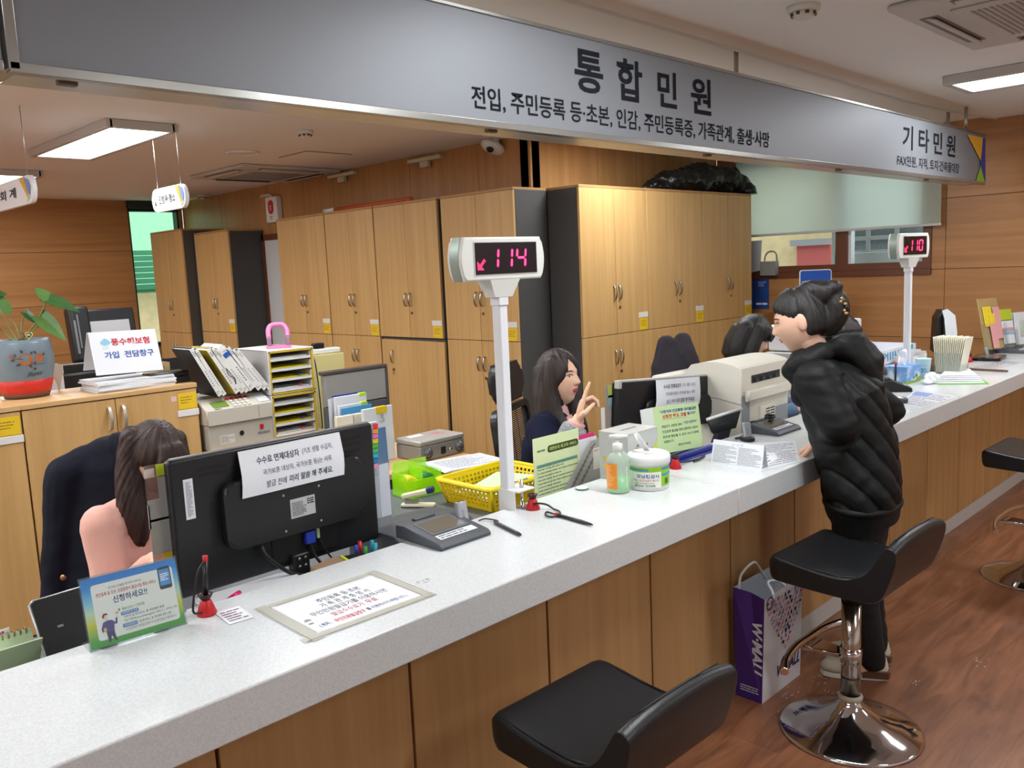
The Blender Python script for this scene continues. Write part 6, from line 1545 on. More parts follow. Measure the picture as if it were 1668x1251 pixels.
# number display poles
led = mat('led_red', (255, 40, 70), 0.4, emit=(255, 30, 70), estr=9.0)
def number_display(label, x, digits, ztop, zdisp, w, rz, ph):
    y = 1.853
    t = thing('number_display', label, 'number display', (x, y, CZ), 0)
    ol = mat('display_white', (214, 216, 210), 0.4)
    pole_m = mat('pole_white', (222, 224, 228), 0.35)
    z0, z1 = zdisp[0]-CZ, zdisp[1]-CZ
    b = MB(); b.prism(rrect(-0.0175, -0.0175, 0.0175, 0.0175, 0.006), -0.03, z0-0.055, 0.0); b.build('pole', pole_m, t)
    b = MB(); b.prism(rrect(-0.021, -0.021, 0.021, 0.021, 0.006), z0-0.075, z0-0.045, 0.002); b.build('collar', pole_m, t)
    R_ = RZ(rz)
    b = MB(R_); b.loft([[(-0.035, -0.022, z0-0.05), (0.035, -0.022, z0-0.05), (0.035, 0.022, z0-0.05), (-0.035, 0.022, z0-0.05)], [(-0.06, -0.032, z0+0.002), (0.06, -0.032, z0+0.002), (0.06, 0.03, z0+0.002), (-0.06, 0.03, z0+0.002)]], smooth=False); b.build('bracket', ol, t)
    hh = z1-z0; bow = w*0.045
    out = [(-w/2, z0), (w/2, z0)]+[(w/2+bow*math.sin(PI*k/8), z0+hh*k/8) for k in range(1, 8)]+[(w/2, z1), (-w/2, z1)]+[(-w/2-bow*math.sin(PI*k/8), z1-hh*k/8) for k in range(1, 8)]
    F = R_ @ FR((0, 0, 0), (1, 0, 0), (0, 0, 1))
    b = MB(F); b.prism(out, -0.032, 0.032, 0.006, 3); hs_ = b.build('housing', ol, t)
    for s in (-1, 1):
        b = MB(F); rows = []
        for zf in (-0.022, 0.016):
            rows.append([(s*(w/2+bow*math.sin(PI*k/8)+0.0012), z0+hh*k/8, zf) for k in range(0, 9)])
        b.loft(rows, caps=False, closed=False)
        b.build('side_strip', mat('display_greenish', (150, 166, 156), 0.3, 0.3), t)
    x0, x1, y0, y1 = -w*0.385, w*0.43, z0+hh*0.15, z1-hh*0.13
    b = MB(F); b.box(x0-0.004, x1+0.004, y0-0.003, y1+0.003, 0.0325, 0.0335); b.build('screen_frame', mat('frame_pale', (198, 200, 196), 0.4), t)
    b = MB(F); b.box(x0, x1, y0, y1, 0.034, 0.0348); sc = b.build('screen', mat('display_black', (30, 20, 24), 0.25), t)
    # seven-segment figures
    sw, sh = (x1-x0), (y1-y0)
    SEG = {'1': 'bc', '4': 'fgbc', '0': 'abcdef'}
    dw, dh, th = sw*0.14, sh*0.62, 0.0066
    for k, dch in enumerate(digits):
        cx = x0+sw*(0.215, 0.44, 0.665)[k]
        cy = y0+sh*0.19
        S = F @ Matrix(((1, 0.10, 0, -.10*(cy+dh/2)), (0, 1, 0, 0), (0, 0, 1, 0), (0, 0, 0, 1)))
        def seg(c):
            u = {'a': (cx+.003, cy+dh-th/2, 1), 'g': (cx+.003, cy+dh/2, 1), 'd': (cx+.003, cy+th/2, 1)}
            v = {'f': (cx, cy+dh/2), 'e': (cx, cy), 'b': (cx+dw, cy+dh/2), 'c': (cx+dw, cy)}
            b = MB(S); g_ = 0.0025; L_ = dh/2
            if c in u:
                x, y, _ = u[c]; b.prism([(x, y), (x+th/2, y-th/2), (x+dw-.006-th/2, y-th/2), (x+dw-.006, y), (x+dw-.006-th/2, y+th/2), (x+th/2, y+th/2)], 0.035, 0.0358)
            else:
                x, y = v[c]; b.prism([(x, y+g_), (x+th/2, y+g_+th/2), (x+th/2, y+L_-g_-th/2), (x, y+L_-g_), (x-th/2, y+L_-g_-th/2), (x-th/2, y+g_+th/2)], 0.035, 0.0358)
            b.build('lit_segment', led, sc)
        for c in SEG[dch]: seg(c)
    # arrow of dots pointing down left
    b = MB(F); n = 9; cell = sh*0.40/n; ax, ay = x0+sw*0.025, y0+sh*0.09
    pat = ['000000100', '000001110', '100011100', '110111000', '111110000', '111100000', '111110000', '111111000', '000000000'][::-1]
    for r_, row in enumerate(pat):
        for c_, ch in enumerate(row):
            if ch == '1': b.prism([(ax+cell*(c_+.5)+cell*.36*math.cos(a_), ay+cell*(r_+.5)+cell*.36*math.sin(a_)) for a_ in [2*PI*i/8 for i in range(8)]], 0.035, 0.0356)
    b.build('lit_arrow', led, sc)
    # clamp on the back edge of the counter
    b = MB(); b.box(-0.022, -0.018, -0.05, 0.02, -0.03, 0.06); b.box(-0.0175, 0.055, -0.062, 0.015, 0.056, 0.061, 0.001); b.box(-0.022, 0.05, -0.005, 0.0195, -0.13, -0.03); b.build('clamp_plate', white_plastic, t)
    b = MB(); b.cyl((0.028, -0.032, 0.004), (0.028, -0.032, 0.085), 0.004); b.cyl((0.0, -0.032, 0.083), (0.056, -0.032, 0.083), 0.0022); b.cyl((0.028, -0.032, 0.062), (0.028, -0.032, 0.072), 0.008, n=6); b.box(0.006, 0.05, -0.052, -0.012, 0.0005, 0.004, 0.001); b.build('clamp_screw', chrome, t)
    return t
number_display('white pole display showing a red 114 above the counter', 1.803, '114', 0, (1.566, 1.693), 0.305, -0.03, 0)
number_display('white pole display showing a red 110 at the far end of the counter', 5.045, '110', 0, (1.556, 1.696), 0.305, -0.14, 0)

# little green and white cap
t = thing('bottle_cap', 'small round white cap with a green rim lying on the counter', 'cap', onz(948, 797, C_))
b = MB(); b.lathe([(0.001, 0), (0.021, 0), (0.021, 0.006), (0.019, 0.008), (0.001, 0.008)], 28); b.build('cap_body', mat('cap_white', (216, 220, 214), 0.4), t)
b = MB(); b.lathe([(0.0212, 0.0005), (0.0216, 0.003), (0.0212, 0.0055), (0.0205, 0.003), (0.0212, 0.0005)], 28, caps=False); b.build('green_rim', mat('cap_green', (60, 110, 80), 0.5), t)

# hand sanitiser
q = onz(1020, 803, C_)
t = thing('sanitiser_bottle', 'clear pump bottle of green hand sanitiser with an orange label', 'bottle', (q.x, q.y+0.03, C_))
r = 0.0375
pet = glass('clear_pet', (240, 246, 240), 0.1, 0.6, (206, 222, 208))
b = MB(); prof = [(0.001, 0.0), (r*.9, 0.0), (r, 0.008), (r, 0.102), (r*.94, 0.116), (r*.72, 0.128), (0.017, 0.134), (0.0155, 0.140)]
b.lathe(prof, 44, caps=False); b.build('bottle_body', pet, t)
b = MB(); b.lathe([(0.001, 0.002), (r*.88, 0.002), (r*.965, 0.009), (r*.965, 0.050), (0.001, 0.050)], 44); b.build('green_liquid', mat('green_gel', (166, 236, 166), 0.15), t)
b = MB(); b.lathe([(0.001, 0.134), (0.0168, 0.134), (0.0168, 0.158), (0.014, 0.161), (0.007, 0.162), (0.006, 0.178), (0.001, 0.178)], 32); b.build('pump_collar', white_plastic, t)
fc = math.atan2(-t.location.y, -t.location.x)
b = MB(TR(0, 0, 0.180) @ RZ(fc-PI/2+0.15)); b.loft([[(0.026, -0.007, 0.0), (0.026, 0.007, 0.0), (0.026, 0.007, 0.008), (0.026, -0.007, 0.008)], [(0.0, -0.010, -0.004), (0.0, 0.010, -0.004), (0.0, 0.010, 0.010), (0.0, -0.010, 0.010)], [(-0.034, -0.005, -0.001), (-0.034, 0.005, -0.001), (-0.034, 0.005, 0.006), (-0.034, -0.005, 0.006)]]); b.build('pump_head', white_plastic, t)
def wrap(b, r, a0, a1, z0, z1, n=16):
    b.loft([[(r*math.cos(a0+(a1-a0)*k/n), r*math.sin(a0+(a1-a0)*k/n), z) for k in range(n+1)] for z in (z0, z1)], caps=False, closed=False); return b
b = MB(); wrap(b, r+.0004, fc-1.55, fc-0.10, 0.016, 0.100); lab = b.build('orange_label', mat('label_orange', (232, 142, 36), 0.5), t)
def wlines(b, r, a0, a1, z0, z1, rows, seed, fill=.3):
    rnd = random.Random(seed)
    for k in range(rows):
        z = z1-(z1-z0)*(k+.5)/rows; e_ = a0+(a1-a0)*(0.5+.5*rnd.random()); hh_ = (z1-z0)/rows*fill/2
        wrap(b, r, a0, e_, z-hh_, z+hh_, 8)
b = MB(); wlines(b, r+.0008, fc-1.3, fc-0.25, 0.024, 0.094, 12, 4); b.build('label_print', mat('label_print', (246, 206, 150), 0.6), lab)
b = MB()
for k in range(16): wrap(b, r+.0006, fc+0.72, fc+0.80+0.06*(k % 2), 0.022+0.0042*k, 0.024+0.0042*k, 2)
b.build('scale_marks', white_plastic, t)

# wet wipes tub
q = onz(1072, 801, C_)
t = thing('wipes_tub', 'round white wipes tub with a green label and wide lid beside the sanitiser', 'tub', (q.x+0.035, q.y+0.06, C_))
r = 0.066
b = MB(); b.lathe([(0.001, 0), (r*.93, 0), (r*.97, 0.004), (r, 0.085), (0.001, 0.085)], 64); tubb = b.build('tub_body', white_plastic, t)
b = MB(); b.lathe([(r*0.9, 0.085), (r+.004, 0.085), (r+.0045, 0.108), (r+.001, 0.114), (r*.86, 0.118), (r*.84, 0.115), (r*.5, 0.114), (0.001, 0.1135)], 64, caps=False); lid = b.build('lid', mat('lid_white', (232, 233, 231), 0.3), t)
b = MB(TR(0, 0, 0.1142)); b.prism(rrect(-0.02, -0.012, 0.02, 0.012, 0.008), 0, 0.006, 0.002); b.build('dispenser', white_plastic, lid)
b = MB(); q2 = [(-0.005, 0, 0.118), (-0.012, 0.0, 0.135), (-0.028, 0.01, 0.160), (-0.036, 0.015, 0.178)]
rows = []
for k, pnt in enumerate(spline(q2, 4)): rows.append([pnt+Vector((0.010*math.cos(s)-.0, 0.016*math.sin(s)*(1-.03*k), 0.003*math.sin(2*s))) for s in [PI*1.2*j/8-.3 for j in range(9)]])
Rw = RZ(fc+PI/2+.2)
b = MB(Rw); b.loft(rows, caps=False, closed=False); b.build('pulled_wipe', mat('wipe_white', (236, 238, 238), 0.9), t)
fc2 = math.atan2(-t.location.y, -t.location.x)
grn = mat('tub_green', (140, 194, 40), 0.5)
b = MB(); wrap(b, r*.99+.0006, fc2-1.6, fc2+1.55, 0.015, 0.079, 40); tl_ = b.build('green_label', grn, t)
b = MB(); wrap(b, r*.99+.0012, fc2-1.6, fc2+0.62, 0.012, 0.064, 30); wl = b.build('white_label', mat('label_offwhite', (226, 232, 220), 0.5), tl_)
b = MB(); wrap(b, r*.99+.0018, fc2-1.5, fc2-0.02, 0.068, 0.073, 20); wrap(b, r*.99+.0018, fc2+0.66, fc2+1.5, 0.070, 0.076, 16); wrap(b, r*.99+.0018, fc2+0.66, fc2+1.5, 0.050, 0.056, 16); b.build('blue_band', mat('band_blue', (46, 140, 206), 0.5), tl_)
def wtext(s, a0, a1, z0, z1, m, bold=0.0, par=None):
    b = MB(); b.text(s, 0, 0, 1.0, 1.0, bold)
    for v in b.bm.verts:
        a_ = a0+(a1-a0)*v.co.x; rr2 = r*.99+.0019; v.co = Vector((rr2*math.cos(a_), rr2*math.sin(a_), z0+(z1-z0)*v.co.y))
    b.build('lettering', m, par or wl)
wtext('모닝컴상사', fc2-0.62, fc2+0.52, 0.044, 0.057, mat('tub_navy', (50, 50, 140), 0.6), 0.02)
wtext('TEL. 032)687-8101', fc2-0.85, fc2+0.50, 0.032, 0.040, mat('tub_red', (190, 90, 90), 0.6), 0.0)
wtext('FAX. 032)687-8136', fc2-0.72, fc2+0.25, 0.0245, 0.030, mat('tub_brown', (130, 110, 90), 0.6))
wtext('물티슈류 / 안전용품', fc2-0.75, fc2+0.30, 0.0155, 0.0225, black_ink, 0.01)
b = MB(); wrap(b, r*.99+.0018, fc2+0.86, fc2+1.1, 0.022, 0.040, 4); b.build('hand_mark', mat('mark_green', (60, 110, 40), 0.6), tl_)

# clear donation box
p0 = onz(1012, 792, C_)
t = thing('donation_box', 'translucent grey donation box with coin pictures and flowers behind the sanitiser', 'box', (2.318, 1.79, C_))
xa, xb = -0.075, 0.095; ya, yb_ = -0.069, 0.055; hb = ony(1012, 712, 1.721).z-C_
bx = bpy.data.materials.new('frosted_acrylic'); bx.use_nodes = True
p = bx.node_tree.nodes['Principled BSDF']; p.inputs['Base Color'].default_value = lin((216, 220, 218)); p.inputs['Alpha'].default_value = 0.6; p.inputs['Roughness'].default_value = 0.2
for nm, a in (('side_wall', (xa, xa+.003, ya, yb_, 0.0, hb)), ('side_wall', (xb-.003, xb, ya, yb_, 0.0, hb)), ('front_wall', (xa+.003, xb-.003, ya, ya+.003, 0.0, hb)), ('back_wall', (xa+.003, xb-.003, yb_-.003, yb_, 0.0, hb)), ('top_plate', (xa-.001, xb+.001, ya-.001, yb_+.001, hb, hb+.003))):
    b = MB(); b.box(*a, 0.0005, 1); b.build(nm, bx, t)
b = MB(); b.box(-0.03, 0.05, -0.012, -0.004, hb+.003, hb+.0038); b.build('coin_slot', mat('slot_grey', (96, 98, 100), 0.6), t)
b = MB(); b.box(xa+.004, xb-.004, ya+.004, yb_-.004, 0.001, 0.02); b.build('coins', mat('coins_grey', (150, 146, 136), 0.4, 0.5, var=0.3, scale=90), t)
Fl = FR((xa-.0004, 0, 0), (0, -1, 0), (0, 0, 1))
for (u, v, rr3, c) in ((-0.02, 0.13, .006, (226, 206, 180)), (0.008, 0.10, .008, (226, 160, 120)), (-0.032, 0.075, .009, (230, 186, 60)), (0.02, 0.078, .008, (214, 206, 160)), (-0.03, 0.048, .009, (230, 190, 70)), (0.0, 0.05, .009, (232, 178, 40)), (-0.028, 0.022, .010, (206, 170, 140))):
    b = MB(Fl); b.poly([(u+rr3*math.cos(a_), v+rr3*.75*math.sin(a_), 0) for a_ in [2*PI*i/14 for i in range(14)]]); b.build('printed_coin', mat('coin_%d%d%d' % c, c, 0.5), t)
Ff = FR((0, ya-.0004, 0), (1, 0, 0), (0, 0, 1))
b = MB(Ff); b.poly([(xa+.01, hb*.25, 0), (xb-.005, hb*.12, 0), (xb-.005, hb*.75, 0), (xb-.03, hb*.55, 0), (0, hb*.5, 0), (xa+.03, hb*.7, 0), (xa+.01, hb*.6, 0)]); b.build('lime_print', mat('print_lime', (196, 214, 60), 0.5), t)
for k in range(16):
    rnd = random.Random(k+40); u, v = xa+.045+.10*rnd.random(), hb*(.48+.26*rnd.random())
    b = MB(Ff); b.poly([(u+.006*math.cos(a_), v+.004*math.sin(a_), 0.0005+.00002*k) for a_ in [2*PI*i/7 for i in range(7)]]); b.build('printed_flower', [mat('fl_brown', (140, 110, 70), .6), mat('fl_red', (190, 90, 70), .6), mat('fl_cream', (216, 206, 176), .6)][k % 3], t)

# green warning sign
ys = 1.79
bl, br_, tl = ony(1073, 741, ys), ony(1146, 727, ys), ony(1072, 664, ys+0.03)
t = thing('desk_sign', 'pale green sign with bold blue and red headline on a dark blue base', 'sign', (bl.x, ys, C_))
o = TR(*(-Vector(t.location))); F = o @ BF(bl, br_, tl); w = (br_-bl).length; h = (tl-bl).length
b = MB(F); b.box(0, w, 0, h, -0.003, 0.0); sh_ = b.build('sign_sheet', mat('sign_pale_green_sheet', (190, 216, 160), 0.5), t)
b = MB(F); b.box(-0.012, w, -0.005, h-0.004, -0.050, -0.046); b.build('rear_sheet', mat('sheet_pale', (216, 220, 216), 0.5), t)
b = MB(F); b.loft([[(-0.0005, 0, -0.002), (-0.0005, h, -0.002), (-0.012, h-.004, -0.047), (-0.012, 0, -0.047)], [(0.0005, 0, -0.002), (0.0005, h, -0.002), (-0.011, h-.004, -0.047), (-0.011, 0, -0.047)]], smooth=False); b.build('side_sheet', mat('sheet_pale', (216, 220, 216), 0.5), t)
def gs(s, a, c, d, e, m, bold=0.0):
    b = MB(F @ TR(0, 0, .0005)); b.text(s, w*a, h*d, w*(c-a), h*(e-d), bold); b.build('lettering', m, sh_)
gn = mat('sign_navy', (30, 60, 150), 0.6); gr = mat('sign_red', (200, 40, 50), 0.6)
gs('“사망자의 인감증명 대리발급은', 0.12, 0.94, 0.845, 0.915, gn, 0.03)
gs('신청만 해도 고발', 0.17, 0.70, 0.73, 0.815, gr, 0.035); gs('됩니다”', 0.72, 0.92, 0.745, 0.81, gn, 0.03)
gs('위임자가 사망한 경우', 0.13, 0.57, 0.535, 0.595, black_ink, 0.01); gs('“사망시점부터”', 0.60, 0.92, 0.56, 0.62, gn, 0.01)
gs('인감증명 발급을 대리신청하면 사문서', 0.13, 0.92, 0.425, 0.485, black_ink, 0.01); gs('위조에 해당할 수 있어 수사기관에', 0.13, 0.92, 0.315, 0.375, black_ink, 0.01)
gs('고발합니다.', 0.13, 0.36, 0.215, 0.27, black_ink, 0.01); gs('행정자치부장관', 0.44, 0.72, 0.11, 0.16, black_ink, 0.01)
b = MB(F @ TR(0, 0, .0005)); b.rect(w*.17, h*.705, w*.7, h*.709); b.build('rule_line', black_ink, sh_)
b = MB(o); nb = mat('base_blue', (36, 44, 130), 0.35)
b.box(bl.x-0.03, br_.x+0.035, ys-0.045, ys+0.055, C_, C_+0.006, 0.002); b.build('base', nb, t)
b = MB(o); b.box(bl.x-0.01, br_.x+0.03, ys-0.03, ys-0.006, C_+0.0065, C_+0.022, 0.003); b.build('holder_rail', nb, t)
t = pen_base('red cone pen holder half hidden behind the wipes tub', 1108, 764)
o = Vector(t.location); b = MB(); b.tube(spline([(0.0, -0.01, 0.02)]+[onz(px, py, C_+.005)-o for px, py in ((1118, 752), (1135, 748), (1148, 742), (1140, 748), (1130, 752))], 8), 0.003, 8); b.build('cord', black_plastic, t)

# tent card of small print
q0, q1, q2 = onz(1158, 753, C_), onz(1241, 765, C_), None
t = thing('tent_card', 'folded white card of small print standing on the counter near the visitor', 'card', q0)
o = TR(*(-q0)); up = Vector((0, 0, 0.082)); dx = q1-q0; nb_ = Vector((dx.y, -dx.x, 0)).normalized()
if nb_.dot(EYE-q0) > 0: nb_ = -nb_
F = o @ FR(q0, dx, up+nb_*0.02); w = dx.length; h = 0.084
b = MB(F); b.box(0, w, 0, h, -0.0008, 0.0); b.build('front_leaf', white_paper, t)
b = MB(o @ FR(q0+nb_*0.045, dx, up-nb_*0.02)); b.box(0, w, 0, h, -0.0004, 0.0004); b.build('rear_leaf', white_paper, t)
b = MB(F @ TR(0, 0, .0004)); b.lines(w*.03, h*.05, w*.49, h*.80, 13, .35, 5); b.lines(w*.52, h*.05, w*.97, h*.80, 13, .35, 6); b.text('안 내 문', w*.38, h*.86, w*.22, h*.06); b.build('lettering', grey_ink, t)
# papers under plastic on the counter near the visitor
def flat(label, pts, m=white_paper, ink_=grey_ink, rows=10, seed=1, lift=0.0, extra=None, name='paper_sheet', cat='paper'):
    q = [onz(px, py, C_) for px, py in pts]  # bl br tr tl
    t = thing(name, label, cat, q[0]); o = TR(*(-q[0]))
    B = [p_-q[0] for p_ in q]; up = Vector((0, 0, lift))
    fm_ = lambda u, v: B[0]*(1-u)*(1-v)+B[1]*u*(1-v)+B[2]*u*v+B[3]*(1-u)*v
    b = MB(); b.loft([[p_+up+Vector((0, 0, .0002)) for p_ in B], [p_+up+Vector((0, 0, .0009)) for p_ in B]], smooth=False); b.build('sheet', m, t)
    def put_(b):
        for v_ in b.bm.verts: v_.co = fm_(v_.co.x, v_.co.y)+up+Vector((0, 0, v_.co.z))
        return b
    if rows: b = MB(); b.lines(.06, .06, .94, .92, rows, .35, seed, z=.0013); put_(b).build('lettering', ink_, t)
    if extra: extra(t, put_)
    return t
def tealbox(t, put_):
    b = MB(); b.rect(.06, .3, .4, .85, .0014); put_(b).build('printed_block', mat('print_teal', (120, 170, 180), 0.6), t)
flat('sheet of print under clear plastic on the counter by the visitor\'s hand', [(1240, 768), (1304, 752), (1296, 718), (1212, 724)], mat('sheet_cool', (216, 220, 226), 0.3), mat('ink_lilac', (140, 130, 150), 0.7), 12, 3)
flat('white leaflet with a teal block sticking out behind the tent card', [(1238, 764), (1268, 748), (1262, 738), (1225, 742)], white_paper, grey_ink, 3, 5, 0.0012, tealbox)
finger_reader('silver fingerprint reader in the middle of the counter by the big printer', 1228, 719, -0.6)
sign_pad('dark signature pad on the counter beside the visitor\'s arm', 3.30, 1.755, 0.20, 0.15, 0.0)
t = thing('lying_pen', 'black pen with coiled cord resting on the signature pad near the visitor', 'pen', (3.315, 1.78, C_+0.046)); 
b = MB(); b.tube([(-0.04, -0.02, 0), (0.05, 0.01, 0.002)], 0.006, 8); b.build('barrel', black_plastic, t)
b = MB(); b.tube([(0.03*math.cos(a_)+.0, 0.018*math.sin(a_), 0.004+.0008*a_) for a_ in [i*.5 for i in range(30)]], 0.003, 6); b.build('cord', black_plastic, t)
t = thing('desk_tablet', 'dark tilted customer display with a white top edge beside the big printer', 'tablet', (3.10, 1.93, DZ))
a, c, tl2 = ony(1163, 708, 1.875), ony(1196, 700, 1.875), ony(1153, 682, 1.86)
a, c, e_, f_ = ony(1162, 707, 1.90), ony(1199, 697, 1.90), ony(1207, 667, 1.86), ony(1153, 684, 1.86)
o = TR(*(-Vector(t.location)))
n_ = (c-a).cross(f_-a).normalized()
b = MB(o); b.loft([[a, c, e_, f_], [x-n_*-0.012 if n_.y > 0 else x-n_*0.012 for x in (a, c, e_, f_)]], smooth=False); b.build('panel', mat('tablet_grey', (58, 62, 66), 0.35), t)
b = MB(o); b.tube([f_+Vector((-.004, 0, .003)), e_+Vector((.004, 0, .003))], 0.0065, 8); b.build('top_edge', mat('edge_white', (216, 218, 216), 0.4), t)
F = o @ FR(a.lerp(c, .32)+(f_-a)*0.48, c-a, f_-a); 
if n_.y > 0: n_ = -n_
b = MB(TR(*(n_*0.0015)) @ F); b.text('SAMSUNG', 0, 0, (c-a).length*.42, 0.010, 0.01, shear=0.0); b.build('lettering', mat('tablet_print', (130, 134, 138), 0.5), t)
b = MB(o); m_ = a.lerp(c, .5); b.box(m_.x-0.06, m_.x+0.05, 1.92, 2.05, DZ+0.0005, DZ+0.02, 0.006); b.loft([[m_+Vector((-.05, .0, 0)), m_+Vector((.05, 0, 0)), m_+Vector((.05, .02, 0)), m_+Vector((-.05, .02, 0))], [Vector((m_.x-.06, 1.94, DZ+.02)), Vector((m_.x+.05, 1.94, DZ+.02)), Vector((m_.x+.05, 1.97, DZ+.02)), Vector((m_.x-.06, 1.97, DZ+.02))]], smooth=False); b.build('stand', mat('tablet_stand', (70, 72, 78), 0.5), t)
# ================================================================== far end of the counter
# glossy flyers under plastic
def blue_head(t, put_):
    b = MB(); b.rect(.05, .7, .45, .95, .0014); put_(b).build('printed_block', mat('print_blue_soft', (130, 150, 196), .6), t)
flat('large printed sheet under plastic in front of the tissue box', [(1463, 659), (1501, 665), (1563, 646), (1490, 636)], mat('sheet_cool', (216, 220, 226), 0.3), mat('ink_lilac', (140, 130, 150), 0.7), 9, 12, 0, blue_head)
flat('leaflet with a blue block on the counter edge beside the visitor\'s jacket', [(1452, 674), (1470, 678), (1482, 670), (1462, 664)], white_paper, grey_ink, 4, 14, 0, blue_head)
# dark card reader and grey remote by the visitor's back
def wedge_reader(label, px, py, rz, s=1.0):
    q = onz(px, py, C_); t = thing('card_reader', label, 'card reader', q, rz)
    b = MB(FR((-0.035*s, 0, 0), (0, 1, 0), (0, 0, 1))); b.prism([(-.07*s, 0), (.07*s, 0), (.07*s, .055*s), (.03*s, .062*s), (-.07*s, .018*s)], 0, .085*s, .006, 3); b.build('body', black_plastic, t)
    b = MB(TR(0, 0, 0)); b.box(-0.022*s, 0.035*s, -0.045*s, -0.03*s, .026*s, .036*s, .002); b.build('chrome_edge', mat('silver_plastic', (172, 176, 182), 0.35, 0.4), t)
    b = MB(TR(0, 0, .0665*s)); b.box(-0.02*s, 0.03*s, .035*s, .06*s, -.008*s, .004, .002); b.build('top_plate', dark_plastic, t)
    return t
wedge_reader('black wedge shaped card reader beside the tissue box', 1461, 637, 0.5, 1.0)
q = onz(1465, 655, C_); t = thing('remote', 'small dark grey keypad with a pale label beside the visitor\'s jacket', 'keypad', q, 0.75)
b = MB(); b.prism(rrect(-.05, -.03, .05, .03, .025), 0, .022, .006, 3); b.build('body', mat('keypad_grey', (64, 68, 74), .4), t)
b = MB(); b.box(-.02, .03, -.015, .015, .0222, .0232); b.build('label', white_paper, t)
# tissue box
c0 = onz(1476, 627, C_); c1 = onz(1450, 619, C_); c2 = onz(1500, 620, C_)
ex = (c2-c0).normalized(); ey = Vector((-ex.y, ex.x, 0))
t = thing('tissue_box', 'sky blue tissue box with green hills print and a pulled tissue', 'tissue box', c0, math.atan2(ex.y, ex.x))
W_, D_, H_ = (c2-c0).length, 0.125, 0.098
sky = bpy.data.materials.new('printed_sky'); sky.use_nodes = True
nt = sky.node_tree; p = nt.nodes['Principled BSDF']; tc = nt.nodes.new('ShaderNodeTexCoord'); n1 = nt.nodes.new('ShaderNodeTexNoise'); n1.inputs['Scale'].default_value = 14; rp = nt.nodes.new('ShaderNodeValToRGB')
rp.color_ramp.elements[0].position = .48; rp.color_ramp.elements[0].color = lin((108, 156, 214)); rp.color_ramp.elements[1].position = .66; rp.color_ramp.elements[1].color = lin((214, 226, 240))
nt.links.new(tc.outputs['Object'], n1.inputs['Vector']); nt.links.new(n1.outputs['Fac'], rp.inputs['Fac']); nt.links.new(rp.outputs[0], p.inputs['Base Color'])
b = MB(); b.box(0, W_, 0, D_, 0, H_, .001, 1); bxo = b.build('box', sky, t)
b = MB(FR((0, -.0005, 0), (1, 0, 0), (0, 0, 1))); b.poly([(0, 0, 0), (W_, 0, 0), (W_, .035, 0), (W_*.8, .028, 0), (W_*.6, .012, 0), (W_*.3, .016, 0), (0, .02, 0)]); b.build('printed_meadow', mat('meadow_green', (140, 170, 70), .6), bxo)
b = MB(FR((0, -.0010, 0), (1, 0, 0), (0, 0, 1))); b.prism([(W_*.68+.016*math.cos(a_), .038+.012*math.sin(a_)) for a_ in [2*PI*i/12 for i in range(12)]], 0, .0002); b.prism([(W_*.5+.010*math.cos(a_), .030+.009*math.sin(a_)) for a_ in [2*PI*i/12 for i in range(12)]], 0, .0002); b.build('printed_trees', mat('tree_green', (96, 130, 60), .6), bxo)
b = MB(FR((-.0005, 0, 0), (0, -1, 0), (0, 0, 1))); b.poly([(-D_, 0, 0), (0, 0, 0), (0, .016, 0), (-D_*.4, .008, 0), (-D_, .012, 0)]); b.build('printed_meadow', mat('meadow_green', (140, 170, 70), .6), bxo)
b = MB(TR(W_/2, D_/2, H_))
rows = []
for k in range(7):
    z = .078*k/6; ww = .03+.012*math.sin(k*1.2)+.01*k/6
    rows.append([(ww*math.cos(a_)*(1.0+.15*math.sin(3*a_+k)), .018*math.sin(a_)*(1+.3*math.sin(2*a_+k)), z+.006*math.sin(2*a_+1)*k/6) for a_ in [2*PI*i/18 for i in range(18)]])
b.loft(rows, caps=False); b.build('tissue', mat('tissue_white', (238, 240, 242), .95), t)
# paper cup
q = onz(1507, 617, C_); t = thing('paper_cup', 'pale blue paper cup with a small blue print beside the tissue box', 'cup', (q.x+.02, q.y+.02, C_))
b = MB(); b.lathe([(.001, 0), (.033, 0), (.043, .112), (.0445, .115), (.042, .115), (.032, .004), (.001, .004)], 36); b.build('cup', mat('cup_pale_blue', (186, 218, 228), .5), t)
fcx = math.atan2(-t.location.y, -t.location.x)
b = MB()
for (a_, z_, s_) in ((fcx-.3, .048, .012), (fcx+.25, .05, .010)):
    for k in range(10):
        a2 = a_+s_/.04*math.cos(2*PI*k/10); z2 = z_+s_*math.sin(2*PI*k/10); a3 = a_+s_/.04*math.cos(2*PI*(k+1)/10); z3 = z_+s_*math.sin(2*PI*(k+1)/10)
        f_ = lambda a, z: ((.0332+.0893*z+.0006)*math.cos(a), (.0332+.0893*z+.0006)*math.sin(a), z)
        b.tube([f_(a2, z2), f_(a3, z3)], .0016, 5)
b.build('printed_rings', mat('cup_print', (60, 150, 190), .6), t)
b = MB()
for k in range(9):
    a2 = fcx-.5+.11*k; f_ = lambda a, z: ((.0332+.0893*z+.0006)*math.cos(a), (.0332+.0893*z+.0006)*math.sin(a), z); b.tube([f_(a2, .078), f_(a2+.06, .079)], .0014, 5)
b.build('lettering', mat('cup_print', (60, 150, 190), .6), t)
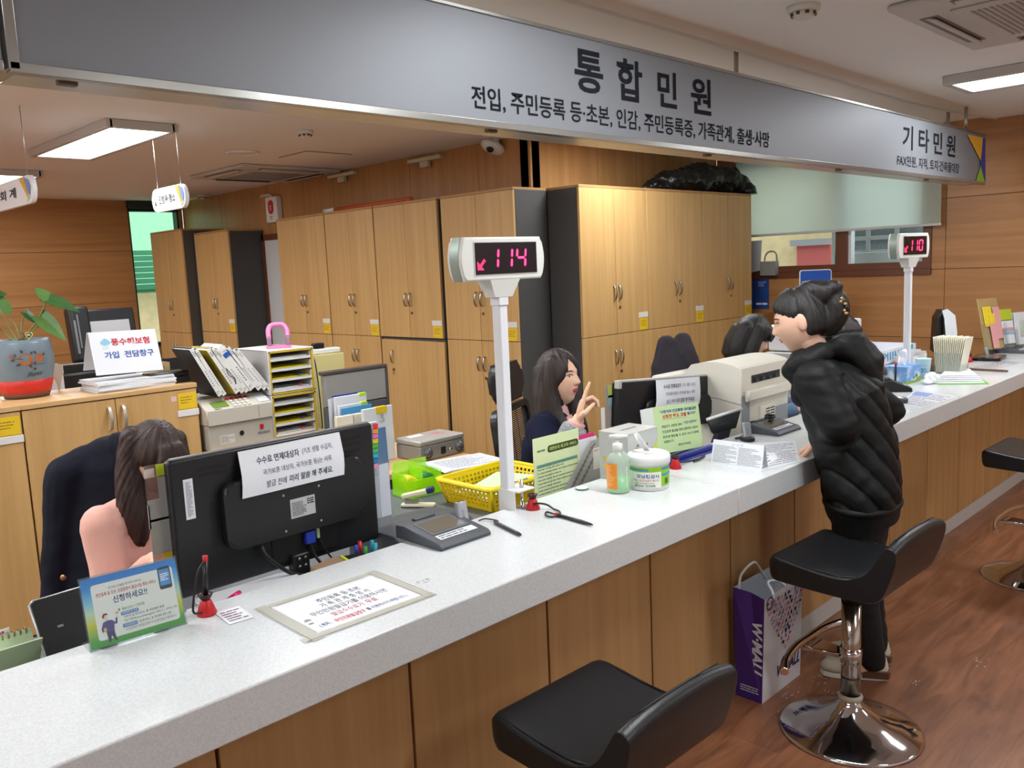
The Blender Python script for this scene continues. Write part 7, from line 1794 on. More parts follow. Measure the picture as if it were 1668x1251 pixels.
# fan of paper envelopes in an acrylic box
e0, e1 = onz(1524, 609, C_), onz(1557, 611, C_)
cxe = (e0+e1)/2; t = thing('acrylic_holder', 'clear acrylic box holding the fan of cream paper covers', 'holder', (5.42, 1.735, C_), math.atan2((e1-e0).y, (e1-e0).x))
ang = t.rotation_euler[2]
hw_, hd_ = .075, .06
for nm, a in (('side_wall', (-hw_, -hw_+.002, -hd_, hd_, .002, .125)), ('side_wall', (hw_-.002, hw_, -hd_, hd_, .002, .125)), ('front_wall', (-hw_, hw_, -hd_-.002, -hd_, .002, .125)), ('back_wall', (-hw_, hw_, hd_, hd_+.002, .002, .125)), ('floor_plate', (-hw_, hw_, -hd_, hd_, 0, .002))):
    b = MB(); b.box(*a); b.build(nm, acr, t)
env = mat('envelope_cream', (232, 228, 208), .7)
base_m = t.matrix_basis.copy()
first = None
for k in range(17):
    u = -0.066+0.132*k/16; tlt = -.20+.52*k/16
    M = base_m @ TR(u*.95, 0, .003) @ RY(tlt*.55)
    if first is None:
        b = MB(); b.box(-.0022, .0022, -.052, .052, 0, .215, .0012, 1); me = bpy.data.meshes.new('paper_cover'); b.bm.to_mesh(me); b.bm.free(); me.materials.append(env); first = me
    e_ = bpy.data.objects.new('paper_cover', first); COL.objects.link(e_); e_.matrix_world = M; e_.location.z += .002*(k % 3)
    tag(e_, 'cream paper cover standing fanned out in the clear acrylic box', 'paper', 'cream paper covers in the acrylic box')
# crumpled tissue and papers with green folder
q = onz(1517, 624, C_); t = thing('crumpled_tissue', 'crumpled white tissue between paper cup and green folder', 'tissue', q)
b = MB(); b.ball((0, 0, .03), (.05, .035, .03), 30, 20); b.ball((-.05, .0, .012), (.03, .025, .012), 20, 12)
remesh(b, 'tissue_ball', mat('tissue_white', (238, 240, 242), .95), t, .006, 1, world=False, fn=lambda co, n: Vector((co.x, co.y, max(0.0005, co.z)))+n*(.012*noise.noise(co*40)) if co.z > .006 else Vector((co.x, co.y, max(.0005, co.z))))
flat('green folder lying under white papers on the counter', [(1527, 627), (1612, 626), (1598, 616), (1528, 616)], mat('folder_green', (110, 180, 70), .5), None, 0, 3, name='folder', cat='folder')
q = onz(1560, 622, C_); 
for k in range(5):
    f_ = flat('white printed papers heaped on the green folder', [(1524+2*k, 625-2*k), (1605-3*k, 624-2*k), (1590-3*k, 612-2*k), (1530+3*k, 613-2*k)], white_paper, grey_ink, 0, 3+k, .0012+.0035*k, name='paper_sheet')
    f_['group'] = 'papers on the green folder'
# white bottle with teal foot, pen base, pads
q = onz(1573, 600, C_); t = thing('sanitiser_bottle', 'white bottle with a teal base behind the paper covers', 'bottle', (q.x, q.y+.05, C_))
b = MB(); b.lathe([(.001, 0), (.032, 0), (.034, .006), (.034, .105), (.025, .125), (.012, .132), (.001, .132)], 32); b.build('bottle_body', mat('bottle_pale', (206, 218, 222), .3), t)
b = MB(); b.lathe([(.0345, .004), (.0346, .028), (.0342, .028), (.0342, .004), (.0345, .004)], 32, caps=False); b.build('teal_band', mat('band_teal', (110, 180, 176), .5), t)
b = MB(); b.lathe([(.001, .132), (.012, .132), (.011, .150), (.001, .151)], 20); b.build('cap', black_plastic, t)
t = pen_base('red cone pen holder with upright pen at the far end of the counter', 1590, 590)
t.location.y += .02
o = Vector(t.location); b = MB(); b.tube([(0, 0, .036), (0.004, 0, .15)], .0058, 10); b.build('pen', mat('pen_brown', (52, 30, 28), .4), t); b = MB(); b.tube([(0.004, 0, .15), (.0045, 0, .17)], .0062, 10); b.build('pen_end', red_plastic, t)
b = MB(); b.tube(spline([(.004, 0, .16), (-.03, .0, .11), (-.06, .01, .04), (-.07, -.01, .008), (-.03, -.02, .01)], 6), .0026, 8); b.build('cord', black_plastic, t)
t = thing('signature_pad', 'flat glossy black pad behind the far red pen holder', 'signature pad', (6.18, 1.745, C_), .1)
b = MB(); b.prism(rrect(-.12, -.085, .12, .085, .02), 0, .022, .006, 3); b.build('body', mat('piano_black', (14, 14, 15), .15), t)
b = MB(); b.box(-.05, .04, -.03, .06, .0222, .0232); b.build('screen', mat('pad_screen', (104, 98, 84), .25), t)
q = onz(1604, 604, C_); t = thing('wooden_strip', 'dark brown patterned strip lying near the counter edge at right', 'strip', (q.x, q.y, C_), math.atan2((onz(1632, 605, C_)-onz(1577, 602, C_)).y, (onz(1632, 605, C_)-onz(1577, 602, C_)).x))
b = MB(); b.prism([(-.11, -.012), (.10, -.016), (.13, -.004), (.10, .014), (-.11, .010)], 0, .012, .003); b.build('strip', mat('brown_pattern', (104, 78, 66), .5, var=.35, scale=60), t)
flat('large grey print sheet under plastic at the far right of the counter', [(1580, 600), (1620, 601), (1668, 590), (1625, 586)], mat('sheet_grey', (196, 196, 200), .3), grey_ink, 8, 21)
sign_pad('dark signature pad at the right frame edge', 6.70, 1.735, .24, .20, .05)
finger_reader('silver fingerprint reader at the far right beside the dark pad', 1616, 583, .3)
# envelopes in a white box behind the cup
t = thing('letter_box', 'white open box full of letters behind the paper cup', 'box', (5.42, 1.965, DZ))
b = MB(); b.box(-.10, .12, -.05, -.047, 0, .245); b.box(-.10, .12, .057, .06, 0, .245); b.box(-.10, -.097, -.047, .057, 0, .245); b.box(.117, .12, -.047, .057, 0, .26); b.box(-.097, .117, -.047, .057, 0, .003); b.build('box_walls', white_plastic, t)
b = MB()
for k in range(9): b.box(-.09+.022*k, -.086+.022*k, -.04, .05, .004, .265+.012*math.sin(k*2.3))
b.build('letters', white_paper, t)

# dark monitor seen edge-on with a paper strip
t = thing('monitor', 'black monitor seen from the side with a white paper strip hung over it, far right', 'monitor', (6.48, 2.14, DZ), -1.05)
b = MB(); b.box(-.02, .03, -.15, .15, .12, .45, .012); b.build('screen_housing', black_plastic, t)
b = MB(FR((0, 0, 0), (1, 0, 0), (0, 0, 1))); b.prism([(-.06, .16), (-.02, .12), (-.02, .45), (-.05, .40)], -.10, .10, .008); b.build('back_cover', black_plastic, t)
b = MB(); b.box(-.03, .0, -.03, .03, 0, .2, .005); b.box(-.08, .08, -.09, .09, 0, .012, .004); b.build('stand', black_plastic, t)
b = MB(TR(0, -.152, 0)); b.loft([[(x, -.004, z) for x, z in ((-.01, .1), (-.01, .3), (-.02, .40), (-.035, .456))], [(x, -.002, z) for x, z in ((.065, .1), (.065, .3), (.05, .42), (.0, .466))]], caps=False, closed=False); pp = b.build('paper_strip', white_paper, t)
# printer on a pile of boxes behind the visitor
t = thing('file_box', 'white storage box at the bottom of the pile under the small printer', 'box', (5.38, 2.16, DZ))
b = MB(); b.box(-.34, .34, -.10, .16, 0, .20, .004); b.build('box_body', mat('box_white', (224, 224, 220), .6), t)
b = MB(FR((0, -.1004, 0), (1, 0, 0), (0, 0, 1))); b.rect(-.12, .13, .08, .17, 0); b.build('yellow_stripe', yellow_label, t)
t = thing('milk_carton_box', 'shallow cardboard carton with upside-down blue lettering under the small printer', 'box', (5.40, 2.18, DZ+.2015))
mw_ = mat('carton_white', (218, 220, 226), .6)
b = MB(); b.box(-.33, .33, -.13, -.126, 0, .085); b.box(-.33, .33, .146, .15, 0, .085); b.box(-.33, -.326, -.126, .146, 0, .085); b.box(.326, .33, -.126, .146, 0, .085); b.box(-.326, .326, -.126, .146, 0, .003); b.build('carton_walls', mw_, t)
b = MB(FR((0, -.1304, 0), (-1, 0, 0), (0, 0, -1))); b.text('milk', -.20, -.068, .30, .05, .012, M=TR(0.1, 0, 0)); b.build('lettering', mat('milk_blue', (40, 140, 190), .6), t)
b = MB(FR((0, -.1304, 0), (1, 0, 0), (0, 0, 1))); b.rect(.16, 0, .28, .085, 0); b.build('turquoise_panel', mat('milk_turquoise', (40, 170, 200), .6), t)
b = MB(TR(0, .15, .085) @ RX(.5)); b.box(-.33, .33, 0, .08, -.002, .002); b.build('flap', cb, t)
t = thing('printer', 'small white laser printer standing behind the carton, right of the bun-haired visitor', 'printer', (5.40, 2.42, 0))
b = MB(); b.box(-.40, .36, -.02, .30, .0, .995, .006); b.build('cabinet_stand', mat('stand_grey', (170, 170, 168), .6), t)
b = MB(); b.box(-.36, .33, -.02, .30, 1.0, 1.165, .014, 3); b.build('body', mat('printer_white', (214, 212, 214), .45), t)
b = MB(); b.box(-.22, .24, .02, .26, 1.165, 1.185, .008); b.build('output_tray', mat('printer_dark', (70, 70, 74), .5), t)
b = MB(FR((0, -.0205, 0), (1, 0, 0), (0, 0, 1))); b.rect(-.20, 1.03, -.12, 1.045); b.build('red_mark', red_ink, t); b = MB(FR((0, -.0205, 0), (1, 0, 0), (0, 0, 1))); b.rect(-.36, 1.09, .33, 1.093); b.rect(-.19, 1.12, -.13, 1.13); b.build('panel_gap', dark_plastic, t)
t = thing('desk_phone', 'grey desk telephone behind the tissue box', 'telephone', (4.86, 1.985, DZ+.0), .2)
b = MB(FR((-.09, 0, 0), (0, 1, 0), (0, 0, 1))); b.prism([(-.09, 0), (.09, 0), (.09, .24), (.05, .25), (-.09, .17)], 0, .16, .008); b.build('base', mat('phone_grey', (170, 172, 172), .5), t)
b = MB(TR(-.05, .0, .235) @ RX(.45)); b.tube(spline([(0, -.09, 0), (0, -.06, .028), (0, .06, .028), (0, .09, 0)], 5), .018, 10); b.build('handset', mat('phone_dark', (70, 72, 76), .45), t)
t = thing('standing_pen', 'black pen with a red end standing beside the desk telephone', 'pen', (4.74, 1.80, C_))
b = MB(); b.lathe([(.001, 0), (.018, 0), (.016, .02), (.008, .028), (.001, .028)], 20); b.build('base', black_plastic, t)
b = MB(); b.tube([(0, 0, .02), (.003, 0, .12)], .006, 10); b.build('barrel', black_plastic, t); b = MB(); b.tube([(.003, 0, .12), (.0035, 0, .135)], .0064, 10); b.build('pen_end', red_plastic, t)

# leaflet racks at the right edge
def rack(label, x, y, z0, w, h, lean, pockets, board):
    t = thing('leaflet_rack', label, 'leaflet rack', (x, y, z0), -.35)
    M = RX(-lean)
    b = MB(M); b.box(-w/2, w/2, 0, .008, 0, h, .002); b.build('back_board', board, t)
    b = MB(M); b.box(-w/2, w/2, -.04, 0, 0, .006); b.box(-w/2, -w/2+.004, -.04, 0, 0, h*.5); b.box(w/2-.004, w/2, -.04, 0, 0, h*.5); b.build('pocket', acr, t)
    for (u0, u1, v0, v1, m_, dy) in pockets:
        b = MB(M); b.box(w*u0-w/2, w*u1-w/2, -.006-dy, -.002-dy, h*v0, h*v1, .0008, 1); b.build('leaflet', m_, t)
    return t
kraft = mat('kraft_board', (176, 150, 100), .7); pinkp = mat('paper_pink', (222, 160, 160), .7); yelp = mat('paper_yellow2', (232, 206, 50), .7); limep = mat('paper_lime', (180, 200, 50), .7)
rack('kraft leaflet rack with yellow and pink slips on the counter at far right', 6.52, 1.80, C_+.03, .20, .36, .22, [(.12, .55, .45, .84, yelp, .004), (.35, .62, .30, .70, yelp, .010), (.6, .95, .2, .82, pinkp, .006), (.3, .6, .02, .5, pinkp, .014)], kraft)
t = thing('rack_stand', 'dark easel foot under the leaflet racks at far right', 'stand', (6.62, 1.83, C_)); b = MB(); b.box(-.20, .16, -.02, .012, 0, .029, .004); b.build('foot', dark_plastic, t)
rack('leaflet stand with a lime card over white slips at far right', 6.66, 1.755, C_+.031, .13, .27, .18, [(.05, .95, .72, 1.0, limep, .004), (.05, .95, .1, .7, white_paper, .006), (.05, .95, .46, .52, pinkp, .012), (.05, .95, .36, .43, mat('paper_blue2', (150, 190, 210), .7), .012)], mat('grey_board', (150, 142, 136), 0.6))
rack('white leaflet box with a printed cover cut by the right frame edge', 6.80, 1.72, C_+.03, .16, .24, .12, [(.05, .95, .05, 1.0, white_paper, .012), (.4, .95, .3, .75, mat('paper_print', (190, 204, 190), .6), .02)], mat('white_card', (226, 226, 220), .6))
# things on the right wall beside the cabinets
a = onx(1226, 398, XR-.03)
t = thing('wall_sheet', 'white sheet hung on the right wall beside the cabinets', 'paper', (XR-.012, 3.99, 1.46)); b = MB(RX(0)); b.loft([[(-.0, .06, .0), (-.03, -.055, .02), (-.03, -.075, .29), (-.0, .06, .29)], [(.002, .06, .0), (-.028, -.055, .02), (-.028, -.075, .29), (.002, .06, .29)]], smooth=False); b.build('sheet', white_paper, t)
t = thing('wall_pocket', 'grey plastic file pocket with a carrying handle on the right wall', 'file pocket', (XR-.005, 3.84, 1.43)); gpk = mat('pocket_grey', (150, 150, 142), .5)
b = MB(); b.prism([(-.085, -.07), (-.004, -.07), (-.004, .09), (-.05, .09)], 0, .13, .006); b.build('pocket', gpk, t)
b = MB(); b.tube(spline([(-.03, -.065, .125), (-.03, -.06, .19), (-.03, -.03, .215), (-.03, .02, .21), (-.03, .05, .17), (-.03, .055, .125)], 5), .008, 8); b.build('handle', gpk, t)
t = thing('wall_poster', 'blue poster on the right wall below the file pocket', 'poster', (XR-.004, 3.945, 1.13)); b = MB(FR((0, 0, 0), (0, -1, 0), (0, 0, 1))); b.box(-.09, .075, 0, .29, 0, .003); po = b.build('sheet', mat('poster_blue', (40, 70, 140), .4, var=.2, scale=12), t)
b = MB(FR((-.0035, 0, 0), (0, -1, 0), (0, 0, 1))); b.lines(-.05, .03, .06, .06, 1, .6, 3); b.lines(-.03, .2, .06, .25, 3, .3, 5); b.build('lettering', white_paper, po)
t = thing('cardboard_box', 'brown cardboard box against the right wall under the blue poster', 'box', (XR-.13, 3.86, 0)); b = MB(); b.box(-.11, .11, -.06, .10, 0, 1.10, .003); b.build('box_body', mat('brown_board', (160, 112, 58), .7), t)
# ticket sign on a stand
n_ = Vector((-.88, -.47, 0)).normalized()
c_ = ond(1328, 470, 6.9); t = thing('stand_sign', 'blue sign with yellow lettering 번호표 뽑는곳 behind the bun-haired visitor', 'sign', (c_.x, c_.y, 0), math.atan2(n_.x, -n_.y))
zt = ond(1328, 439, 6.9).z; wS = .245
b = MB(FR((0, 0, 0), (1, 0, 0), (0, 0, 1))); b.prism(rrect(-wS/2, zt-.32, wS/2, zt, .02), -.008, .008, .002); b.build('border_panel', white_plastic, t)
b = MB(FR((0, -.0085, 0), (1, 0, 0), (0, 0, 1))); b.prism(rrect(-wS/2+.008, zt-.312, wS/2-.006, zt-.007, .016), 0, .001); fc_ = b.build('blue_face', mat('sign_blue_face', (28, 80, 170), .4), t)
b = MB(FR((0, -.0100, 0), (1, 0, 0), (0, 0, 1))); b.text('번호표 뽑는곳', -wS*.42, zt-.165, wS*.84, .078, .03); b.build('lettering', mat('sign_yellow_text', (236, 222, 40), .5), fc_)
b = MB(); b.cyl((0, .0, .02), (0, 0, zt-.3), .016); b.build('pole', chrome, t); b = MB(); b.lathe([(.001, 0), (.16, 0), (.16, .012), (.02, .03), (.001, .03)], 32); b.build('foot', chrome, t)

# ================================================================== bar stools
leather = mat('black_leather', (26, 27, 29), 0.36, bump=0.12, bscale=260, spec=0.5)
stitch = mat('stitch_black', (16, 16, 17), .5)
def bar_stool(label, x, y, zs, rz=0.0):
    """front towards +y; zs = seat height at its front edge"""
    t = thing('bar_stool', label, 'stool', (x, y, 0), rz, 'black bar stools along the counter')
    b = MB(); b.lathe([(.001, .0), (.228, 0), (.230, .006), (.222, .012), (.16, .030), (.10, .052), (.055, .085), (.036, .105), (.034, .118), (.001, .118)], 72); b.build('base', chrome, t)
    b = MB(); b.lathe([(.0335, .112), (.039, .114), (.040, .124), (.036, .130), (.0315, .132), (.0315, .112), (.0335, .112)], 40, caps=False); b.build('base_collar', mat('nylon_ring', (170, 162, 146), .4), t)
    b = MB(); b.cyl((0, 0, .118), (0, 0, zs-.17), .031, n=40); b.build('column', mat('chrome_column', (196, 190, 184), .14, 1.0), t)
    b = MB(); b.cyl((0, 0, .19), (0, 0, .193), .0316, n=40); b.build('column_ring', dark_plastic, t)
    b = MB(); b.cyl((0, 0, zs-.17), (0, 0, zs-.075), .026, n=32); b.box(-.10, .10, -.10, .10, zs-.083, zs-.072, .004); b.build('swivel_plate', mat('black_metal', (30, 30, 32), .4), t)
    # foot rest: bowed bar in front of the column with a bracket
    zf = .285
    b = MB(); b.tube(spline([(-.26, .10, zf-.012), (-.20, .128, zf-.004), (-.10, .148, zf), (0, .150, zf), (.10, .148, zf), (.20, .128, zf-.004), (.26, .10, zf-.012)], 6), .0135, 14); fr = b.build('footrest', chrome, t)
    for s in (-1, 1):
        b = MB(); b.cyl((s*.259, .1005, zf-.0118), (s*.2625, .0985, zf-.0125), .0128); b.build('end_cap', mat('copper_cap', (172, 122, 96), .5), fr)
    b = MB(); b.prism([(-.026, .03), (.026, .03), (.05, .145), (-.05, .145)], zf-.028, zf-.012, .004); b.cyl((0, 0, zf-.04), (0, 0, zf+.01), .035, n=32); b.build('footrest_bracket', chrome, t)
    # seat and low back: one continuous upholstered shell
    W2 = .198
    prof = [(.185, zs-.078), (.196, zs-.062), (.200, zs-.02), (.192, zs-.002), (.17, zs+.004), (.06, zs-.010), (-.04, zs-.016), (-.10, zs-.006), (-.135, zs+.022), (-.165, zs+.075), (-.185, zs+.118), (-.198, zs+.128), (-.214, zs+.122), (-.222, zs+.10), (-.212, zs+.04), (-.190, zs-.03), (-.165, zs-.068), (-.12, zs-.082), (.0, zs-.084), (.15, zs-.080)]
    pr = spline([(0, p_[0], p_[1]) for p_ in prof]+[(0, prof[0][0], prof[0][1])], 3)[:-1]
    def ring(x, k):
        out = []
        u = abs(x)/W2
        for p_ in pr:
            yy, zz = p_.y, p_.z
            cy, cz = (0.0, zs-.045) if yy > -.11 else (-.165, zs+.0)
            # edges round off; the front corners and the back top drop slightly
            yy2 = cy+(yy-cy)*k if yy > -.11 else yy
            zz2 = zz
            if zz > zs-.045: zz2 = (zs-.045)+(zz-(zs-.045))*(k if yy > -.11 else 1)
            else: zz2 = (zs-.045)+(zz-(zs-.045))*k
            if yy < -.12: zz2 -= .022*max(0, u-.2)**2*1.3*max(0, (zz-zs)/.12) if zz > zs else 0
            out.append((x, yy2, zz2))
        return out
    b = MB()
    xs_ = [(-W2, .80), (-W2+.004, .90), (-W2+.012, .97), (-W2+.03, 1.0), (-.12, 1.0), (-.06, 1.0), (0, 1.0), (.06, 1.0), (.12, 1.0), (W2-.03, 1.0), (W2-.012, .97), (W2-.004, .90), (W2, .80)]
    b.loft([ring(x_, k) for x_, k in xs_]); b.build('seat', leather, t)
    b = MB()
    for s in (-1, 1):
        xx = s*(W2-.014)
        b.tube([(xx, .165, zs+.001), (xx, .06, zs-.0105), (xx, -.04, zs-.0165), (xx, -.10, zs-.007)], .0022, 6)
    b.tube([(-W2+.03, .198, zs-.010), (W2-.03, .198, zs-.010)], .0018, 6)
    b.tube([(-W2+.045, -.1985, zs+.124), (-.1, -.2, zs+.1285), (.1, -.2, zs+.1285), (W2-.045, -.1985, zs+.124)], .0018, 6)
    b.build('piping', stitch, t)
    return t
bar_stool('black bar stool in front of the visitor, its chrome base and footrest fully visible', 2.685, 1.15, .62, -.02)
bar_stool('black bar stool nearest the viewer, cut off at the bottom of the photo', 1.44, 1.185, .575, -.02)
bar_stool('black bar stool at the right edge of the photo, mostly out of frame', 4.57, 1.06, .64, -.02)

# ================================================================== shopping bag
t = thing('shopping_bag', 'white and purple W·MALL paper bag standing by the counter panel', 'bag', (2.648, 1.457, 0))
wB, dB, hB = .293, .105, .405
bw = mat('bag_white', (214, 212, 214), .45); bp_ = mat('bag_purple', (62, 30, 112), .45); bi = mat('bag_inside', (190, 196, 206), .6)
b = MB()
for (p0, p1, p2, p3) in (((0, 0, 0), (wB, 0, 0), (wB-.005, -.012, hB), (0.004, -.01, hB-.01)), ((wB, 0, 0), (wB, dB, 0), (wB-.005, dB+.005, hB+.01), (wB-.005, -.012, hB)), ((wB, dB, 0), (0, dB, 0), (0, dB+.008, hB+.01), (wB-.005, dB+.005, hB+.01))):
    b.poly([p0, p1, p2, p3])
b.poly([(0, 0, 0.001), (wB, 0, 0.001), (wB, dB, 0.001), (0, dB, 0.001)])
b.build('bag_body', bw, t, clean=False)
b = MB(); b.poly([(0, dB, 0), (0, 0, 0), (.004, -.01, hB-.01), (.02, dB*.5, hB-.002), (0, dB+.008, hB+.01)]); b.build('purple_side', bp_, t, clean=False)
b = MB(); b.poly([(.006, -.007, hB-.012), (wB-.008, -.009, hB-.003), (wB-.01, .004, .05), (.006, .004, .05)]); b.poly([(.004, dB+.003, hB+.008), (wB-.01, dB, hB+.008), (wB-.01, dB-.004, .05), (.006, dB-.004, .05)]); b.build('bag_lining', bi, t, clean=False)
Ff = FR((0, -.0008, 0), (1, 0, 0), (0, -.012, .405)); Fs = FR((-.0008, 0, 0), (0, -1, 0), (0.01, 0, .4))
bm_ = MB(Ff @ TR(0, 0, .0012)); bm_.text('W·MALL', wB*.36, .062, wB*.60, .046, .035, shear=.25); bm_.build('lettering', mat('bag_navy', (48, 36, 96), .5), t)
bm_ = MB(Ff @ TR(0, 0, .0012)); bm_.text('FASHION OUTLET', wB*.58, .118, wB*.36, .012, .0); bm_.build('lettering', mat('bag_grey_print', (130, 126, 140), .5), t)
Mrot = Fs @ TR(-dB*.38, .30, .0012) @ Matrix.Rotation(-PI/2, 4, 'Z')
bm_ = MB(Mrot); bm_.text('W·MALL', 0, 0, .205, .040, .035, shear=.25); bm_.build('lettering', mat('bag_silver', (206, 206, 214), .4), t)
bm_ = MB(Fs @ TR(0, 0, .0012)); bm_.lines(-dB*.82, .028, -dB*.12, .055, 3, .4, 8); bm_.build('lettering', mat('bag_silver', (206, 206, 214), .4), t)
# heart of little garments
cols_ = [mat('pr_navy', (46, 34, 86), .5), mat('pr_red', (214, 62, 84), .5), mat('pr_lilac', (146, 112, 168), .5), mat('pr_pink', (206, 150, 170), .5)]
rnd = random.Random(11)
def icon(b, k, u, v, s):
    if k == 0: pts = [(-.5, .5), (-.2, .5), (0, .38), (.2, .5), (.5, .5), (.7, .1), (.45, 0), (.38, .2), (.38, -.5), (-.38, -.5), (-.38, .2), (-.45, 0), (-.7, .1)]
    elif k == 1: pts = [(-.3, .6), (-.2, .2), (-.5, -.5), (.5, -.5), (.2, .2), (.3, .6), (.12, .35), (-.12, .35)]
    elif k == 2: pts = [(.1, .6), (.4, .6), (.38, -.2), (-.1, -.5), (-.6, -.5), (-.55, -.25), (.05, -.05)]
    elif k == 3: pts = [(-.5, -.4), (.5, -.4), (.4, .2), (.2, .2), (.12, .5), (-.12, .5), (-.2, .2), (-.4, .2)]
    elif k == 4: pts = [(.55*math.cos(a_), .4*math.sin(a_)) for a_ in [2*PI*i/12 for i in range(12)]]
    else: pts = [(-.6, -.2), (-.1, .0), (.5, .5), (.62, .35), (.5, -.3), (.42, .1), (-.1, -.25), (-.6, -.38)]
    b.poly([(u+x*s, v+y*s, 0) for x, y in pts])
spots = []
for r_ in range(11):
    v = .372-.0205*r_
    half = .145*(1-(r_/10.5)**1.15)*1.0+.012
    cxh = wB*.56
    n_ = max(1, int(2*half/.026))
    for k in range(n_): spots.append((max(.012, min(wB-.014, cxh-half+2*half*(k+.5)/n_)), v))
bms = [MB(Ff @ TR(0, 0, .0012)) for _ in cols_]
for i, (u, v) in enumerate(spots):
    icon(bms[(i*7+i//3) % 4 if rnd.random() < .8 else rnd.randrange(4)], rnd.randrange(6), u+.004*(rnd.random()-.5), v+.004*(rnd.random()-.5), .0145+.003*rnd.random())
for b, m_ in zip(bms, cols_): o_ = b.build('printed_garments', m_, t)
b = MB(Ff @ TR(0.038, .372, .0014)); b.loft([[(.026*math.cos(a_), .026*math.sin(a_), 0) for a_ in [2*PI*i/28 for i in range(28)]], [(.020*math.cos(a_), .020*math.sin(a_), 0) for a_ in [2*PI*i/28 for i in range(28)]]], caps=False, smooth=False); b.build('printed_ring', cols_[0], t)
hm_ = mat('handle_white', (226, 228, 230), .6)
b = MB(); b.tube(spline([(.07, .002, hB-.06), (.075, -.005, hB-.01), (.14, .05, hB+.0), (.19, .03, hB-.005), (.215, -.004, hB-.05)], 6), .005, 8); b.build('handle', hm_, t)
b = MB(); b.tube(spline([(.03, dB+.0, hB-.02), (.05, dB+.005, hB+.04), (.11, dB-.01, hB+.075), (.17, dB, hB+.04), (.22, dB, hB-.02)], 6), .005, 8); b.build('handle', hm_, t)
# dry white marks on the floor by the bag
t = thing('floor_scuffs', 'scatter of dried white paint specks on the floor near the bag', 'paint specks', (2.75, 1.3, 0.0003))
rnd = random.Random(3); b = MB()
for px, py, n_, s_ in ((1290, 1128, 14, 16), (1330, 1105, 14, 16), (1355, 1130, 16, 12), (1495, 1112, 8, 8), (1600, 1080, 10, 14), (1275, 1165, 10, 12), (1300, 1195, 8, 8)):
    for k in range(n_):
        q = onz(px+(rnd.random()-.5)*2*s_, py+(rnd.random()-.5)*1.2*s_, 0.0003)-Vector(t.location); l_ = .002+.005*rnd.random()
        b.poly([(q.x-l_, q.y-.0012, 0), (q.x+l_, q.y-.0012, 0), (q.x+l_, q.y+.0012, 0), (q.x-l_, q.y+.0012, 0)])
b.build('specks', mat('speck_white', (190, 176, 166), .8), t)

# calendar and small black display at the left end, behind the counter
t = thing('desk_calendar', 'pale green spiral desk calendar at the bottom left behind the counter', 'calendar', (0.40, 1.965, DZ+.0))
zt = ony(40, 1040, 1.95).z-DZ
b = MB(FR((0, -.015, 0), (1, 0, 0), (0, .10, zt))); b.box(-.14, .10, 0, .17, -.0015, .0015); b.build('cover_board', mat('calendar_green', (186, 204, 168), .6), t)
b = MB(FR((0, .085, 0), (1, 0, 0), (0, -.10, zt))); b.box(-.14, .10, 0, .17, -.0015, .0015); b.build('rear_board', mat('calendar_green', (186, 204, 168), .6), t)
zz_ = .17*zt/math.hypot(zt, .10); yy_ = -.015+.17*.10/math.hypot(zt, .10)
b = MB(); b.box(-.12, .06, yy_+.002, yy_+.004, zz_-.03, zz_+.012); b.build('pages', white_paper, t)
b = MB(FR((0, yy_+.0015, 0), (1, 0, 0), (0, 0, 1))); b.lines(-.11, zz_+.001, .05, zz_+.010, 1, .6, 4); b.build('lettering', red_ink, t)
b = MB()
for k in range(20): b.tube([(-.13+.0115*k+.0, yy_+.008*math.cos(a_), zz_-.004+.008*math.sin(a_)) for a_ in [PI*2*i/10 for i in range(11)]], .0012, 5)
b.build('spiral', mat('spiral_gold', (160, 130, 80), .35, .7), t)
a, c, e_, f_ = ony(77, 1068, 1.95), ony(145, 1045, 1.95), ony(142, 955, 2.02), ony(77, 976, 2.02)
t = thing('desk_tablet', 'tilted black display with a silver edge behind the acrylic notice stand', 'tablet', (a.lerp(c, .5).x, 2.0, DZ))
o = TR(*(-Vector(t.location))); w = (c-a).length; F = o @ FR(a, c-a, f_-a); h = (f_-a).length
b = MB(F); b.prism(rrect(0, -.06, w+.05, h, .008), -.014, 0, .003); b.build('panel', black_plastic, t)
b = MB(F); b.tube([(-.002, -.05, -.006), (-.002, h-.006, -.006), (.006, h+.001, -.006), (w+.05, h+.001, -.006)], .0035, 8); b.build('silver_edge', mat('edge_silver', (178, 178, 176), .3, .5), t)
b = MB(F); b.lines(w*.42, h*.40, w*.56, h*.46, 1, .7, 3, .0006); b.build('lettering', grey_ink, t)
b = MB(); b.box(-.05, .05, -.03, .09, 0.0005, .012, .004); b.tube([(0, .05, .01), (0, .03, .09), (0, .0, .13)], .012, 8); b.build('stand', black_plastic, t)
